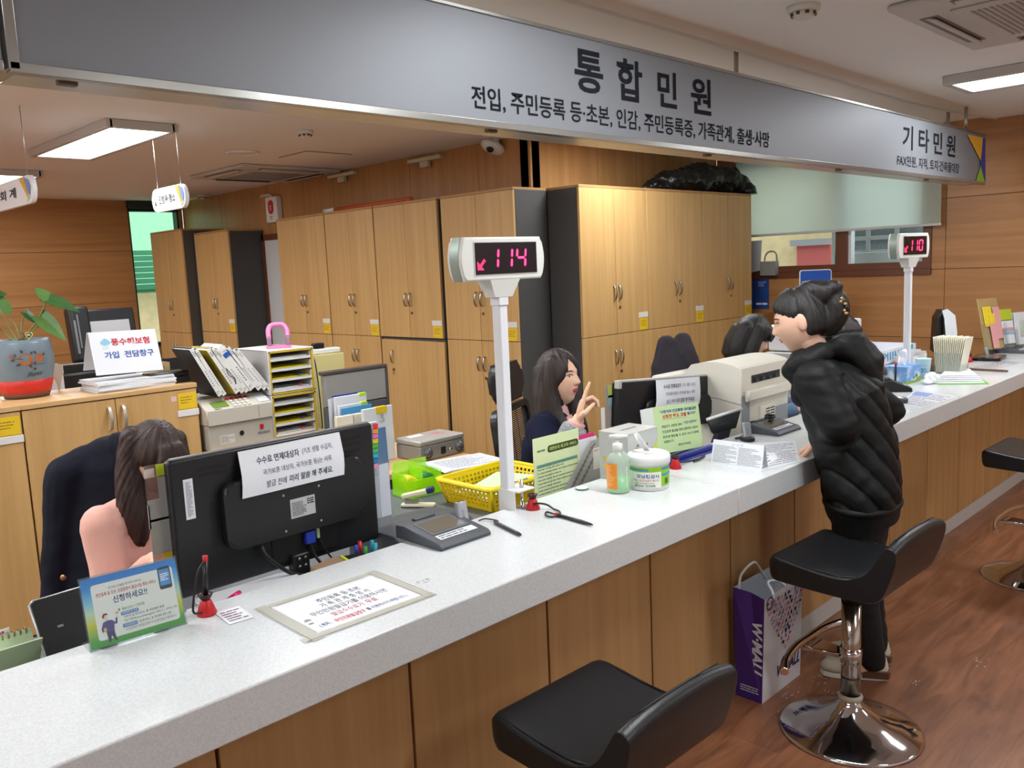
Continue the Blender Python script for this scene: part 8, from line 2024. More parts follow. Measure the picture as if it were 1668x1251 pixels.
# ================================================================== people
skin = mat('skin', (228, 184, 158), 0.5, var=0.04, scale=20)
lip_m = mat('lips', (186, 52, 66), 0.35); lip_pale = mat('lips_pale', (176, 110, 100), 0.4)
hair_black = hairmat('hair_black', (15, 13, 13), (36, 32, 31)); hair_brown = hairmat('hair_brown', (22, 15, 12), (50, 34, 27)); hair_dark = hairmat('hair_dark', (20, 16, 15), (44, 34, 30))
def HM(c, f, up=(0, 0, 1)):
    f = Vector(f).normalized(); up = Vector(up); x = f.cross(up).normalized(); z = x.cross(f)
    m = Matrix.Identity(4)
    for i in range(3): m[i][0] = x[i]; m[i][1] = f[i]; m[i][2] = z[i]; m[i][3] = c[i]
    return m
def g(v, s): return math.exp(-(v/s)**2)
def head_pt(dx, dy, dz):
    x, y, z = dx*.074, dy*.094, dz*.116
    if dz < 0:
        t_ = -dz; x *= 1-.30*t_**1.6
        if dy < 0: y *= 1-.40*t_
        else: y *= 1-.05*t_
    if dy > 0:
        y -= .004*dy*dy
        y += .003*g(x, .05)*g(z-.028, .010)
        y -= .007*(g(x-.031, .015)+g(x+.031, .015))*g(z-.010, .010)
        pr = max(0, min(1, (.016-z)/.040)) if z > -.024 else max(0, 1-(-.024-z)/.012)
        y += .023*g(x, .0105+.004*pr)*pr*(dy > .3)
        y += .006*g(x, .020)*g(z+.052, .012)
        y += .008*g(x, .022)*g(z+.094, .016)
        y += .003*(g(x-.040, .020)+g(x+.040, .020))*g(z+.020, .025)
    return x, y, z
_face = []
for i in range(60):
    for j in range(60):
        a_, e_ = -1.2+2.4*i/59, -1.25+2.4*j/59
        _face.append(head_pt(math.sin(a_)*math.cos(e_), math.cos(a_)*math.cos(e_), math.sin(e_)))
def face_y(x, z): return min(_face, key=lambda p: (p[0]-x)**2+(p[2]-z)**2)[1]
def add_head(b, Hm, n=64, k=52):
    sv = b.M; b.M = sv @ Hm
    rg = []
    for j in range(1, k):
        t_ = PI*j/k
        rg.append([head_pt(math.sin(t_)*math.sin(2*PI*i/n), math.sin(t_)*math.cos(2*PI*i/n), -math.cos(t_)) for i in range(n)])
    b.loft(rg)
    for s in (-1, 1):
        b.ball((s*.073, -.008, .0), (.010, .017, .030), 14, 10)
    b.M = sv
def face_parts(t, Hm, lips=lip_m, o=None):
    A = TR(*(-Vector(t.location))) @ Hm
    for s in (-1, 1):
        x = s*.031; y = face_y(x, .010)
        b = MB(A); b.ball((x, y-.0035, .009), (.0125, .0060, .0042), 16, 10); ey_ = b.build('eye', mat('eye_white', (214, 206, 200), .3), t)
        b = MB(A); b.ball((x+.001, y-.0006, .009), (.0056, .0042, .0046), 14, 10); b.build('iris', mat('iris_dark', (28, 18, 15), .2), ey_)
        b = MB(A); b.tube([(x+s*(-.014+.028*q), face_y(x+s*(-.014+.028*q), .015+.0025*math.sin(PI*q))+.0008, .0125+.0045*math.sin(PI*q)) for q in (0, .25, .5, .75, 1)], .0014, 6); b.build('eyelash', hair_black, t)
        b = MB(A); b.tube([(x+s*(-.016+.034*q), face_y(x+s*(-.016+.034*q), .030)+.0012, .0265+.005*math.sin(PI*min(1, q*1.1))) for q in (0, .25, .5, .75, 1)], [.0014, .0026, .0026, .002, .001], 6); b.build('eyebrow', mat('brow', (60, 44, 36), .7), t)
    b = MB(A)
    for zz, rr_ in ((-.0485, .0042), (-.0565, .0050)):
        b.tube([(q*.0215, face_y(q*.0215, zz)-.0010, zz+(.0018*(1-abs(q)*2) if zz > -.05 else .0045*abs(q)**2)) for q in (-1, -.66, -.33, 0, .33, .66, 1)], [.0008, rr_*.75, rr_, rr_*.92, rr_, rr_*.75, .0008], 8)
    b.build('lips', lips, t)
def hair_cap(b, Hm, hairline, ex=1.10, n=56, k=44):
    """skull cap: outside the face opening it stands off the skull, inside it sinks below the skin"""
    sv = b.M; b.M = sv @ Hm
    rg = []
    for j in range(1, k):
        t_ = PI*j/k; row = []
        for i in range(n):
            a_ = 2*PI*i/n; d = (math.sin(t_)*math.sin(a_), math.sin(t_)*math.cos(a_), -math.cos(t_))
            q = Vector((d[0]*.074, d[1]*.094, d[2]*.116)); w_ = max(0, min(1, hairline(*d)))
            row.append(q*(.86+(ex-.86)*w_))
        rg.append(row)
    b.loft(rg); b.M = sv
def strands(amp=.0035, fx=70, fz=9, Hm=None):
    inv = Hm.inverted() if Hm else Matrix.Identity(4)
    def fn(co, n):
        q = inv @ co
        a_ = math.atan2(q.x, -q.y)
        return co+n*(amp*noise.noise(Vector((a_*11, q.x*18, q.z*fz)))+amp*.5*noise.noise(Vector((a_*26, q.y*20, q.z*fz*1.4))))
    return fn
def hand(b, W, d, n, side, curls, sc=1.0, thumb=.5):
    """palm, four fingers and a thumb; d points along the palm, n is where the palm faces"""
    W, d, n = Vector(W), Vector(d).normalized(), Vector(n); n = (n-d*n.dot(d)).normalized(); r = d.cross(n)*side
    off = [.029, .0095, -.010, -.028]; kl = [.084, .087, .083, .075]; fl = [.95, 1.06, .98, .78]
    b.chain([W-d*.02, W+d*.012], [.024*sc, .023*sc], 12)
    for o_, k_, f_, c_ in zip(off, kl, fl, curls):
        K = W+(d*k_+r*o_)*sc
        b.chain([W+(d*.010+r*o_*.55)*sc, W+(d*k_*.6+r*o_*.9)*sc, K], [.013*sc, .0135*sc, .0118*sc], 10)
        p_ = K; ang = 0; pts = [K]; sp = r*(o_*.9)
        for L_, m_ in ((.042, 1.0), (.026, 1.15), (.021, .7)):
            ang += c_*m_; dd = (d*math.cos(ang)+n*math.sin(ang)+sp*.6*(1 if c_ < .5 else .2)).normalized(); p_ = p_+dd*L_*f_*sc; pts.append(p_)
        b.chain(pts, [.0100*sc, .0090*sc, .0082*sc, .0066*sc], 10)
    T0 = W+(d*.016+r*.020+n*.004)*sc; d1 = (d*.62+r*.72+n*.35*thumb).normalized(); d2 = (d*.85+r*(.45-.6*thumb)+n*.5*thumb).normalized()
    b.chain([T0, T0+d1*.040*sc, T0+d1*.040*sc+d2*.030*sc, T0+d1*.040*sc+d2*.054*sc], [.0150*sc, .0120*sc, .0100*sc, .0078*sc], 10)
def ell(c, x, y, rx, ry, n=28):
    c = Vector(c); return [c+Vector(x)*(rx*math.cos(2*PI*i/n))+Vector(y)*(ry*math.sin(2*PI*i/n)) for i in range(n)]
def torso(b, pts, x, fwd, rx, ry):
    """closed loft of ellipses along the spine; x to the side, fwd to the front"""
    P = [Vector(p) for p in pts]; rg = []
    for i, p in enumerate(P):
        ax = (P[min(i+1, len(P)-1)]-P[max(i-1, 0)]).normalized(); y = (Vector(fwd)-ax*Vector(fwd).dot(ax)).normalized()
        rg.append(ell(p, x, y, rx[i], ry[i]))
    b.loft(rg)
def person(label, base):
    return thing('person', label, 'person', base)
V3 = Vector

# ---------------------------------------------------------------- clerk with raised finger
f = V3((.43, -.903, 0)); rt = f.cross(V3((0, 0, 1)))
hc = ond(909, 617, 3.62)
t = person('seated woman in a navy cardigan and pink turtleneck raising her index finger', (2.66, 2.60, 0))
Hm = HM(hc, V3((.17, -.957, .10)), (0, 0, 1))
nk = hc-V3((0, 0, .135))-f*.025; ch = nk-V3((0, 0, .15))-f*.02; wa = nk-V3((0, 0, .36))-f*.05; pe = nk-V3((0, 0, .50))-f*.06
sR = nk-V3((0, 0, .055))+rt*.155-f*.01; sL = nk-V3((0, 0, .055))-rt*.155-f*.01
eR = ond(905, 762, 3.36); wR = ond(941, 686, 3.33); eL = sL+V3((0, 0, -.24))+f*.10; wL = ond(982, 748, 3.42); wL.z = max(wL.z, .79)
b = MB()
add_head(b, Hm, 84, 70)
b.chain([hc-V3((0, 0, .06))-f*.02, nk, nk-V3((0, 0, .06))], [.050, .049, .06], 18)
torso(b, [nk-V3((0, 0, .03)), ch, wa, pe, pe-V3((0, 0, .10))], rt, f, [.09, .145, .12, .155, .14], [.07, .095, .085, .11, .10])
for s, e_, w_ in ((sR, eR, wR), (sL, eL, wL)): b.chain([s, s.lerp(e_, .5), e_, e_.lerp(w_, .4), w_], [.050, .044, .038, .036, .025], 14)
kn = [pe-V3((0, 0, .03))+f*.40+rt*s*.10 for s in (1, -1)]
for s, k_ in zip((1, -1), kn):
    hp_ = pe-V3((0, 0, .04))+rt*s*.09; an = V3((k_.x, k_.y, .08))-f*.02
    b.chain([hp_, k_, k_.lerp(an, .35), an, V3((an.x, an.y, .035))+f*.14], [.085, .058, .052, .036, .03], 14)
handn = V3((.70, -.71, -.1))
hand(b, wR, (ond(952, 640, 3.33)-wR), handn, -1, [.06, .95, 1.05, 1.1], .92, 1.0)
hand(b, wL, V3((.5, -.6, -.15)), V3((0, 0, -1)), 1, [.3, .3, .35, .35], .92, .3)
remesh(b, 'body', skin, t, .0032, 1)
face_parts(t, Hm)
# hair: parted on the crown, long and straight
def hl2(dx, dy, dz):
    edge_ = .66-1.15*abs(dx-.06)**1.15
    return 1/(1+math.exp(-14*(dz-edge_))) if dy > .12 else 1-max(0, (.12+0)-.12) if dy <= .12 else 1
def hl_long(part, top, drop):
    def fn(dx, dy, dz):
        e_ = top-drop*abs(dx-part)**1.15
        a_ = 1/(1+math.exp(-16*(dz-e_))); b_ = 1/(1+math.exp(22*(dy-.30)))
        return max(a_, b_)
    return fn
b = MB(); hair_cap(b, Hm, hl_long(.10, .72, 1.2), 1.13)
sv = b.M; b.M = Hm
for s in (-1, 1):
    b.chain(spline([(s*.046, .012, .070), (s*.062, .008, .015), (s*.070, .0, -.06), (s*.073, .012, -.14), (s*.070, .042, -.215), (s*.066, .055, -.262)], 4), [.036, .036, .036, .035, .034, .034, .034, .034, .034, .034, .034, .034, .034, .034, .033, .032, .030, .027, .023, .017, .009], 12)
    b.chain(spline([(s*.050, -.045, .05), (s*.062, -.048, -.06), (s*.072, -.045, -.15), (s*.078, -.025, -.245)], 4), [.024, .030, .036, .042]+[.046]*5+[.043, .036, .027, .014], 12)
torso(b, [(0, -.075, .06), (0, -.085, -.05), (0, -.085, -.15), (0, -.08, -.22), (0, -.07, -.26)], (1, 0, 0), (0, 1, 0), [.05, .07, .08, .075, .06], [.03, .04, .04, .036, .02])
b.M = sv
remesh(b, 'hair', hair_brown, t, .0045, 9, fn=strands(.0035, 70, 3, Hm))
# clothes
navy = mat('navy_knit', (18, 21, 44), .9, bump=.25, bscale=500, spec=.2); pinkk = mat('pink_knit', (216, 170, 164), .85, bump=.2, bscale=400)
b = MB(); torso(b, [nk-V3((0, 0, .035)), nk-V3((0, 0, .075)), ch, wa, pe, pe-V3((0, 0, .06))], rt, f, [.085, .155, .165, .15, .175, .16], [.075, .095, .118, .115, .13, .12])
b.chain([sR, sR.lerp(eR, .5), eR, eR.lerp(wR, .38)], [.066, .060, .055, .050], 16)
for s_ in (sR, sL): b.chain([nk-V3((0, 0, .045)), nk.lerp(s_, .5)-V3((0, 0, .025)), s_-V3((0, 0, .01))], [.072, .070, .068], 14)
b.chain([sL, sL.lerp(eL, .5), eL, eL.lerp(wL, .5), eL.lerp(wL, .85)], [.066, .060, .055, .048, .042], 16)
remesh(b, 'cardigan', navy, t, .006, 2, fn=lambda co, n: co+n*.003*noise.noise(co*14))
b = MB(); b.cyl(eR.lerp(wR, .36), eR.lerp(wR, .86), .056, .050, 40); b.cyl(eR.lerp(wR, .40), eR.lerp(wR, .90), .051, .046, 40)
tw = mat('grey_tweed', (140, 146, 148), .9, var=.55, scale=170)
remesh(b, 'turned_cuff', tw, t, .004, 1, fn=lambda co, n: co+n*.004*noise.noise(co*30))
b = MB(); b.cyl(eR.lerp(wR, .84), eR.lerp(wR, .985), .037, .035, 28); remesh(b, 'inner_sleeve', pinkk, t, .004, 1)
b = MB(); cb0 = hc-V3((0, 0, .112))-f*.024
b.loft([ell(cb0+V3((0, 0, -.10))+f*.03, rt, f, .075, .075), ell(cb0+V3((0, 0, -.055))+f*.006, rt, f, .064, .064), ell(cb0+V3((0, 0, -.012)), rt, f, .0585, .060), ell(cb0+V3((0, 0, .008)), rt, f, .0605, .062), ell(cb0+V3((0, 0, .009)), rt, f, .054, .055)], caps=False)
torso(b, [cb0+V3((0, 0, -.06))+f*.04, cb0+V3((0, 0, -.12))+f*.075, cb0+V3((0, 0, -.20))+f*.092], rt, f, [.05, .045, .02], [.04, .035, .02])
b.build('turtleneck', pinkk, t, world=True)

# ---------------------------------------------------------------- left clerk bending over her desk
f = V3((.15, -.989, 0)); rt = f.cross(V3((0, 0, 1)))
hc = ond(251, 745, 2.78)
t = person('seated woman in a pale pink sweater, face down behind the big monitor', (hc.x-.05, hc.y+.08, 0))
Hm = HM(hc, V3((f.x, f.y, -.50)), (0, 0, 1))
nk = hc-V3((0, 0, .135))-f*.075; ch = nk-V3((0, 0, .15))-f*.03; wa = nk-V3((0, 0, .34))-f*.06; pe = nk-V3((0, 0, .46))-f*.08
sR = nk-V3((0, 0, .06))+rt*.155; sL = nk-V3((0, 0, .06))-rt*.155
eR = sR-V3((0, 0, .245))+f*.06+rt*.02; eL = sL-V3((0, 0, .24))+f*.09; wR = V3((eR.x, eR.y, .775))+f*.22-rt*.03; wL = V3((eL.x, eL.y, .775))+f*.20+rt*.04
b = MB(); add_head(b, Hm); b.chain([hc-V3((0, 0, .06))-f*.03, nk, nk-V3((0, 0, .06))], [.05, .05, .06], 18)
torso(b, [nk-V3((0, 0, .03)), ch, wa, pe, pe-V3((0, 0, .10))], rt, f, [.09, .145, .12, .155, .14], [.07, .095, .085, .11, .10])
for s, e_, w_ in ((sR, eR, wR), (sL, eL, wL)):
    b.chain([s, s.lerp(e_, .5), e_, e_.lerp(w_, .4), w_], [.050, .044, .038, .036, .025], 14)
for s in (1, -1):
    hp_ = pe-V3((0, 0, .04))+rt*s*.09; k_ = pe-V3((0, 0, .03))+f*.30+rt*s*.10; k_.z = min(k_.z, .52); an = V3((k_.x, k_.y, .08))-f*.06
    b.chain([hp_, k_, k_.lerp(an, .35), an, V3((an.x, an.y, .035))+f*.12], [.085, .058, .052, .036, .03], 14)
hand(b, wR, f, V3((0, 0, -1)), -1, [.25, .28, .3, .35], .92, .3); hand(b, wL, f, V3((0, 0, -1)), 1, [.25, .28, .3, .35], .92, .3)
remesh(b, 'body', skin, t, .004, 1)
face_parts(t, Hm, lip_pale)
b = MB()
def hl_bang(dx, dy, dz):
    a_ = 1/(1+math.exp(-18*(dz-(.30-.25*abs(dx))))); b_ = 1/(1+math.exp(22*(dy-.34))); return max(a_, b_)
hair_cap(b, Hm, hl_bang, 1.15)
b.M = Hm
for k in range(9):
    x = -.052+.013*k; b.chain([(x*.55, .075, .085), (x*.9, .100, .058), (x*1.08, .1005, .030-.004*abs(k-4))], [.016, .011, .004], 8)
sv_z = Hm.inverted().to_3x3() @ V3((0, 0, -1)); sv_r = V3((1, 0, 0))
for s in (-1, 1):
    p0 = V3((s*(.050+.008*(s > 0)), .018-.062*(s > 0), .060)); q_ = [p0, p0+V3((s*.020, -.006, -.01))+sv_z*.08, p0+V3((s*.026, -.004, 0))+sv_z*.17, p0+V3((s*.020, .0, 0))+sv_z*.25, p0+V3((s*.006, .018, 0))+sv_z*.31]
    b.chain(spline(q_, 4), [.042, .040, .039, .038, .037, .037, .038, .040, .042, .043, .044, .044, .043, .040, .034, .026, .012], 14)
    p1 = V3((s*.048, -.045, .04)); q_ = [p1, p1+sv_z*.10+V3((s*.022, 0, 0)), p1+sv_z*.20+V3((s*.026, 0, 0)), p1+sv_z*.32+V3((s*.020, .02, 0))]
    b.chain(spline(q_, 4), [.034, .040, .046, .050, .050, .050, .050, .050, .049, .046, .040, .030, .014], 14)
p1 = V3((0, -.085, .02)); torso(b, [p1+sv_z*k for k in (0, .09, .18, .26, .30)], (1, 0, 0), (0, 1, .4), [.05, .07, .08, .075, .05], [.035, .04, .04, .036, .02])
b.M = Matrix.Identity(4)
remesh(b, 'hair', hairmat('hair_chestnut', (27, 18, 15), (66, 43, 33)), t, .0048, 9, fn=strands(.004, 70, 3, Hm))
pinks = mat('pink_sweater', (228, 172, 156), .85, bump=.15, bscale=500, sheen=.2)
b = MB(); torso(b, [nk+V3((0, 0, .0)), nk-V3((0, 0, .05)), nk-V3((0, 0, .085)), ch, wa, pe, pe-V3((0, 0, .06))], rt, f, [.062, .085, .15, .165, .145, .175, .16], [.062, .078, .098, .118, .112, .13, .12])
for s_ in (sR, sL): b.chain([nk-V3((0, 0, .045)), nk.lerp(s_, .5)-V3((0, 0, .03)), s_-V3((0, 0, .012))], [.075, .074, .068], 14)
b.chain([sR, sR.lerp(eR, .5), eR, eR.lerp(wR, .5), eR.lerp(wR, .85)], [.066, .060, .054, .046, .040], 16); b.chain([sL, sL.lerp(eL, .5), eL, eL.lerp(wL, .5), eL.lerp(wL, .85)], [.066, .060, .054, .046, .040], 16)
remesh(b, 'sweater', pinks, t, .006, 2, fn=lambda co, n: co+n*.004*noise.noise(co*11))
b = MB(); b.lathe([(.001, 0), (.006, 0), (.005, .003), (.001, .003)], 14); 
bt = ch+f*.124+V3((0, 0, -.02)); b.bm.transform(FR(bt, rt, V3((0, 0, 1)))); b.build('button', mat('button_brown', (90, 52, 44), .4), t, world=True)
CH1 = pe.copy(); F1 = f.copy()

# coats on the two chairs
def coat(label, m, rings, extra, base, vox=.008, amp=.006):
    t = thing('coat', label, 'coat', base)
    b = MB(); b.loft(rings)
    extra(b)
    remesh(b, 'coat_body', m, t, vox, 2, fn=lambda co, n: co+n*(amp*noise.noise(co*9)+amp*.5*noise.noise(co*23+V3((5, 0, 2)))))
    return t
coatm = mat('navy_coat', (17, 20, 33), .85, bump=.2, bscale=300, spec=.25)
ir = V3((CR.x, CR.y, 0)).normalized(); ifw = V3((CF.x, CF.y, 0)).normalized()
dC = 3.02
def crow(px, py, hw, hd, d=dC): return ell(ond(px, py, d), ir, ifw, hw, hd)
def ext1(b):
    b.chain([ond(150, 752, dC), ond(110, 775, dC-.04), ond(100, 880, dC-.05), ond(95, 1000, dC-.05)], [.07, .075, .062, .058], 14)
    b.chain([ond(195, 725, dC-.02), ond(220, 742, dC-.05), ond(232, 840, dC-.06)], [.05, .04, .035], 12)
t = coat('navy coat with a gold button hung over the left clerk\'s chair', coatm, [crow(183, 712, .05, .04), crow(178, 728, .115, .06), crow(168, 760, .175, .08), crow(160, 850, .185, .09), crow(158, 950, .195, .095), crow(156, 1040, .205, .10), crow(155, 1120, .20, .10)], ext1, ond(160, 1100, dC))
q = ond(103, 941, dC-.125); b = MB(FR(q, ir, V3((0, 0, 1)))); b.ball((0, 0, 0), (.011, .011, .006), 16, 10); b.build('button', mat('gold_button', (176, 140, 84), .3, .9), t, world=True)
dD = 4.45
def ext2(b):
    b.chain([ond(1112, 556, dD), ond(1118, 575, dD-.03), ond(1132, 600, dD-.03)], [.045, .05, .04], 12); b.chain([ond(1085, 560, dD), ond(1075, 600, dD)], [.045, .05], 12)
coat('dark plum coat draped over the empty chair behind the big printer', mat('plum_coat', (44, 40, 48), .85, bump=.2, bscale=300), [crow(1098, 555, .03, .03, dD), crow(1097, 566, .085, .05, dD), crow(1097, 600, .11, .07, dD), crow(1097, 660, .13, .08, dD), crow(1097, 720, .14, .08, dD)], ext2, ond(1097, 720, dD))

# ---------------------------------------------------------------- two clerks at the far end
def far_clerk(label, px, py, D, f, shirt, m_hair, tilt):
    f = V3(f).normalized(); rt = f.cross(V3((0, 0, 1))); hc = ond(px, py, D)
    t = person(label, (hc.x, hc.y+.1, 0)); Hm = HM(hc, V3((f.x, f.y, tilt)), (0, 0, 1))
    nk = hc-V3((0, 0, .135))-f*.04; ch = nk-V3((0, 0, .16))-f*.02; wa = nk-V3((0, 0, .34))-f*.04; pe = V3((wa.x, wa.y, max(.55, nk.z-.48)))
    b = MB(); add_head(b, Hm, 48, 40); b.chain([hc-V3((0, 0, .06))-f*.02, nk, nk-V3((0, 0, .06))], [.05, .05, .06], 14)
    torso(b, [nk-V3((0, 0, .03)), ch, wa, pe], rt, f, [.09, .145, .125, .15], [.07, .095, .09, .11])
    arms = []
    for s in (1, -1):
        s_ = nk-V3((0, 0, .06))+rt*s*.155; e_ = s_-V3((0, 0, .22))+f*.08; w_ = V3((e_.x, e_.y, .79))+f*.2; arms.append((s_, e_, w_))
        b.chain([s_, e_, w_], [.05, .038, .025], 12); hand(b, w_, f, V3((0, 0, -1)), -s, [.3, .3, .3, .3], .92, .3)
        k_ = V3((pe.x, pe.y, .5))+f*.3+rt*s*.1; b.chain([pe+rt*s*.08, k_, V3((k_.x, k_.y, .06))], [.085, .058, .035], 12)
    remesh(b, 'body', skin, t, .006, 1); face_parts(t, Hm, lip_pale)
    b = MB(); hair_cap(b, Hm, hl_bang, 1.2); b.M = Hm
    for k in range(11):
        x = -.060+.012*k; b.chain([(x*.6, .07, .085), (x*.95, .098, .055), (x*1.1, .098, .022)], [.018, .013, .006], 8)
    for s in (-1, 1):
        b.chain(spline([(s*.048, .015, .06), (s*.066, .018, -.03), (s*.070, .026, -.115)], 4), [.044, .043, .042, .042, .042, .042, .040, .036, .022], 12)
        b.chain(spline([(s*.045, -.048, .04), (s*.06, -.055, -.05), (s*.064, -.045, -.125)], 4), [.055, .055, .054, .054, .054, .053, .050, .044, .028], 12)
    torso(b, [(0, -.08, .04), (0, -.088, -.05), (0, -.08, -.12), (0, -.07, -.145)], (1, 0, 0), (0, 1, 0), [.06, .08, .08, .06], [.04, .045, .04, .02])
    b.M = Matrix.Identity(4)
    remesh(b, 'hair', m_hair, t, .005, 8, fn=strands(.002, 70, 3, Hm))
    b = MB(); torso(b, [nk+V3((0, 0, .01)), nk-V3((0, 0, .05)), nk-V3((0, 0, .085)), ch, wa, pe], rt, f, [.062, .085, .15, .165, .15, .175], [.062, .078, .098, .118, .112, .13])
    for s_, e_, w_ in arms: b.chain([s_, e_, e_.lerp(w_, .8)], [.066, .054, .04], 14)
    remesh(b, 'shirt', shirt, t, .007, 2)
far_clerk('seated woman with a black bob and denim shirt behind the big printer', 1223, 551, 4.72, (.55, -.83, 0), mat('denim_shirt', (96, 124, 154), .85), hair_black, -.42)
far_clerk('black-haired person seated behind the visitor\'s hood, only the fringe showing', 1372, 545, 5.35, (-.55, -.83, 0), mat('dark_jumper', (50, 50, 56), .85), hair_dark, -.2)

# ---------------------------------------------------------------- visitor leaning on the counter
f = V3((-.30, .954, 0)); rt = f.cross(V3((0, 0, 1)))
hc = ond(1305, 524, 3.08)
t = person('standing woman in a black hooded padded jacket leaning on the counter, hair clipped up', (3.12, 1.27, 0))
Hm = HM(hc, V3((f.x-.10, f.y, -.22)), V3((-.05, .12, 1)))
c7 = ond(1347, 592, 3.10); chs = ond(1372, 650, 3.10); wst = ond(1394, 735, 3.10); pel = ond(1405, 800, 3.10)
sL = ond(1330, 622, 2.95); sR = c7-V3((0, 0, .06))+rt*.17
eL = ond(1365, 692, 2.90); wL = V3((2.985, 1.395, .925)); eR = ond(1446, 668, 3.34); wR = V3((3.33, 1.43, .905))
b = MB(); add_head(b, Hm, 84, 70)
b.chain([hc-V3((0, 0, .055))-f*.02, (hc+c7)/2-V3((0, 0, .03)), c7-V3((0, 0, .01))], [.052, .052, .065], 18)
torso(b, [c7-V3((0, 0, .01)), chs, wst, pel, pel-V3((0, 0, .08))], rt, f, [.10, .15, .13, .165, .15], [.07, .10, .095, .115, .11])
for s, e_, w_ in ((sL, eL, wL), (sR, eR, wR)): b.chain([s, s.lerp(e_, .5), e_, e_.lerp(w_, .4), w_], [.050, .045, .038, .035, .025], 14)
heelN, toeN = onz(1440, 1105, 0), onz(1340, 1097, 0); heelN.z = toeN.z = 0; fd = (toeN-heelN).normalized()
sh = V3((.135, .045, 0)); feet = [(heelN+fd*.045, fd), (heelN+fd*.045+sh, fd)]
legs = []
for (ft, fdir), s in zip(feet, (-1, 1)):
    hp_ = pel+rt*s*.085-V3((0, 0, .02)); an = ft+V3((0, 0, .085)); k_ = hp_.lerp(an, .52)+f*.03; legs.append((hp_, k_, an, ft, fdir))
    b.chain([hp_, hp_.lerp(k_, .5), k_, k_.lerp(an, .35), an, ft+fdir*.03+V3((0, 0, .045)), ft+fdir*.15+V3((0, 0, .03))], [.088, .075, .056, .052, .036, .036, .026], 14)
hand(b, wL, V3((-.16, .80, -.60)), V3((.1, -.45, -.9)), 1, [.35, .35, .38, .42], .95, .3)
hand(b, wR, V3((-.1, .9, -.30)), V3((0, -.3, -1)), -1, [.25, .25, .3, .3], .95, .3)
remesh(b, 'body', skin, t, .0035, 1)
face_parts(t, Hm, lip_pale)
b = MB()
def hl_up(dx, dy, dz):
    sg = lambda v: 1/(1+math.exp(-max(-40, min(40, v))))
    top = sg(24*(dz-(.10+.42*max(0, dy))+.03*math.sin(dx*40)))*sg(30*(dy-.03)); back = sg(26*(-.17-dy))*sg(18*(dz+.42)); over = sg(24*(.04-dy))*sg(24*(dz-.24))
    return max(top, back, over)
hair_cap(b, Hm, hl_up, 1.12)
b.M = Hm
b.chain(spline([(0, -.085, -.045), (.0, -.118, .0), (0, -.128, .045), (0.0, -.115, .085), (0, -.135, .10)], 4), [.030, .036, .040, .044, .046, .046, .046, .045, .043, .040, .038, .036, .034, .030, .026, .020, .012], 12)
b.chain([(0, -.11, -.02), (.02, -.135, .01), (.01, -.13, .04)], [.035, .036, .03], 12)
b.chain([(-.01, -.095, .080), (-.012, -.128, .092), (-.01, -.150, .094)], [.040, .032, .014], 12); b.chain([(.02, -.09, .08), (.018, -.135, .085)], [.040, .020], 12); b.chain([(0, -.05, .095), (0, -.11, .085)], [.045, .04], 12)
b.M = Matrix.Identity(4)
remesh(b, 'hair', hair_black, t, .0042, 5, fn=strands(.003, 70, 12, Hm))
Acl = TR(*(-V3(t.location))) @ Hm
b = MB(Acl)
for k in range(6): b.ball((-.030-.004*(k % 3), -.150+.008*math.sin(k*2.4), .052-.011*k), (.0065, .0075, .0060), 10, 8)
for k in range(4): b.cyl((-.028, -.13, .045-.014*k), (-.036, -.162, .046-.015*k), .0028, .001, 8)
b.build('hair_clip', mat('clip_gold', (176, 152, 104), .4, .7), t)
b = MB(Acl); b.ball((-.034, -.160, .014), (.008, .008, .015), 12, 8); b.build('clip_stone', mat('clip_stone', (40, 16, 18), .15), t)
# padded jacket
jk = mat('black_padded_nylon', (12, 14.5, 15), .62, bump=.06, bscale=160, spec=.35)
b = MB()
torso(b, [c7+V3((0, 0, .0))+f*.03, c7-V3((0, 0, .045))+f*.015, chs, wst, pel+V3((0, 0, .015)), pel-V3((0, 0, .035))], rt, f, [.085, .165, .205, .20, .21, .205], [.08, .115, .150, .142, .136, .130])
for s, e_, w_ in ((sL, eL, wL), (sR, eR, wR)):
    b.chain([s, s.lerp(e_, .5), e_, e_.lerp(w_, .5), e_.lerp(w_, .88)], [.078, .072, .064, .055, .043], 18)
    b.chain([c7-V3((0, 0, .05)), c7.lerp(s, .5)-V3((0, 0, .03)), s], [.085, .086, .080], 16)
spn = [c7, chs, wst, pel-V3((0, 0, .03))]
def quilt(co, n):
    # chevron seams over the back and sides, soft folds elsewhere
    best = min(((s.lerp(e_, k/6)-co).length for s, e_ in ((sL, eL), (eL, wL), (sR, eR), (eR, wR)) for k in range(7)))
    rel = co-chs; x = rel.dot(rt); h = co.z
    q = co+n*.004*noise.noise(co*8)
    if best > .088 and h < c7.z-.02:
        y_ = rel.dot(f); u = (h-.75*abs(x)-.75*y_-.45)/.10; fr_ = u-math.floor(u)
        q -= n*.0075*math.exp(-((fr_-.5)/.075)**2); q += n*.003*math.cos((fr_-.5)*2*PI+PI)+n*.004*noise.noise(co*26)
    else:
        q += n*.005*noise.noise(V3((co.x*10, co.y*10, co.z*34)))
    return q
remesh(b, 'jacket', jk, t, .0055, 3, fn=quilt)
b = MB(); b.tube([p_+V3((0, 0, 0)) for p_ in ell(pel-V3((0, 0, .032)), rt, f, .196, .124, 40)]+[ell(pel-V3((0, 0, .032)), rt, f, .196, .124, 40)[0]], .013, 12); b.build('jacket_hem', jk, t, world=True)
for w_, e_ in ((wL, eL), (wR, eR)):
    b = MB(); b.cyl(e_.lerp(w_, .84), e_.lerp(w_, .95), .046, .042, 28); b.build('jacket_cuff', jk, t, world=True)
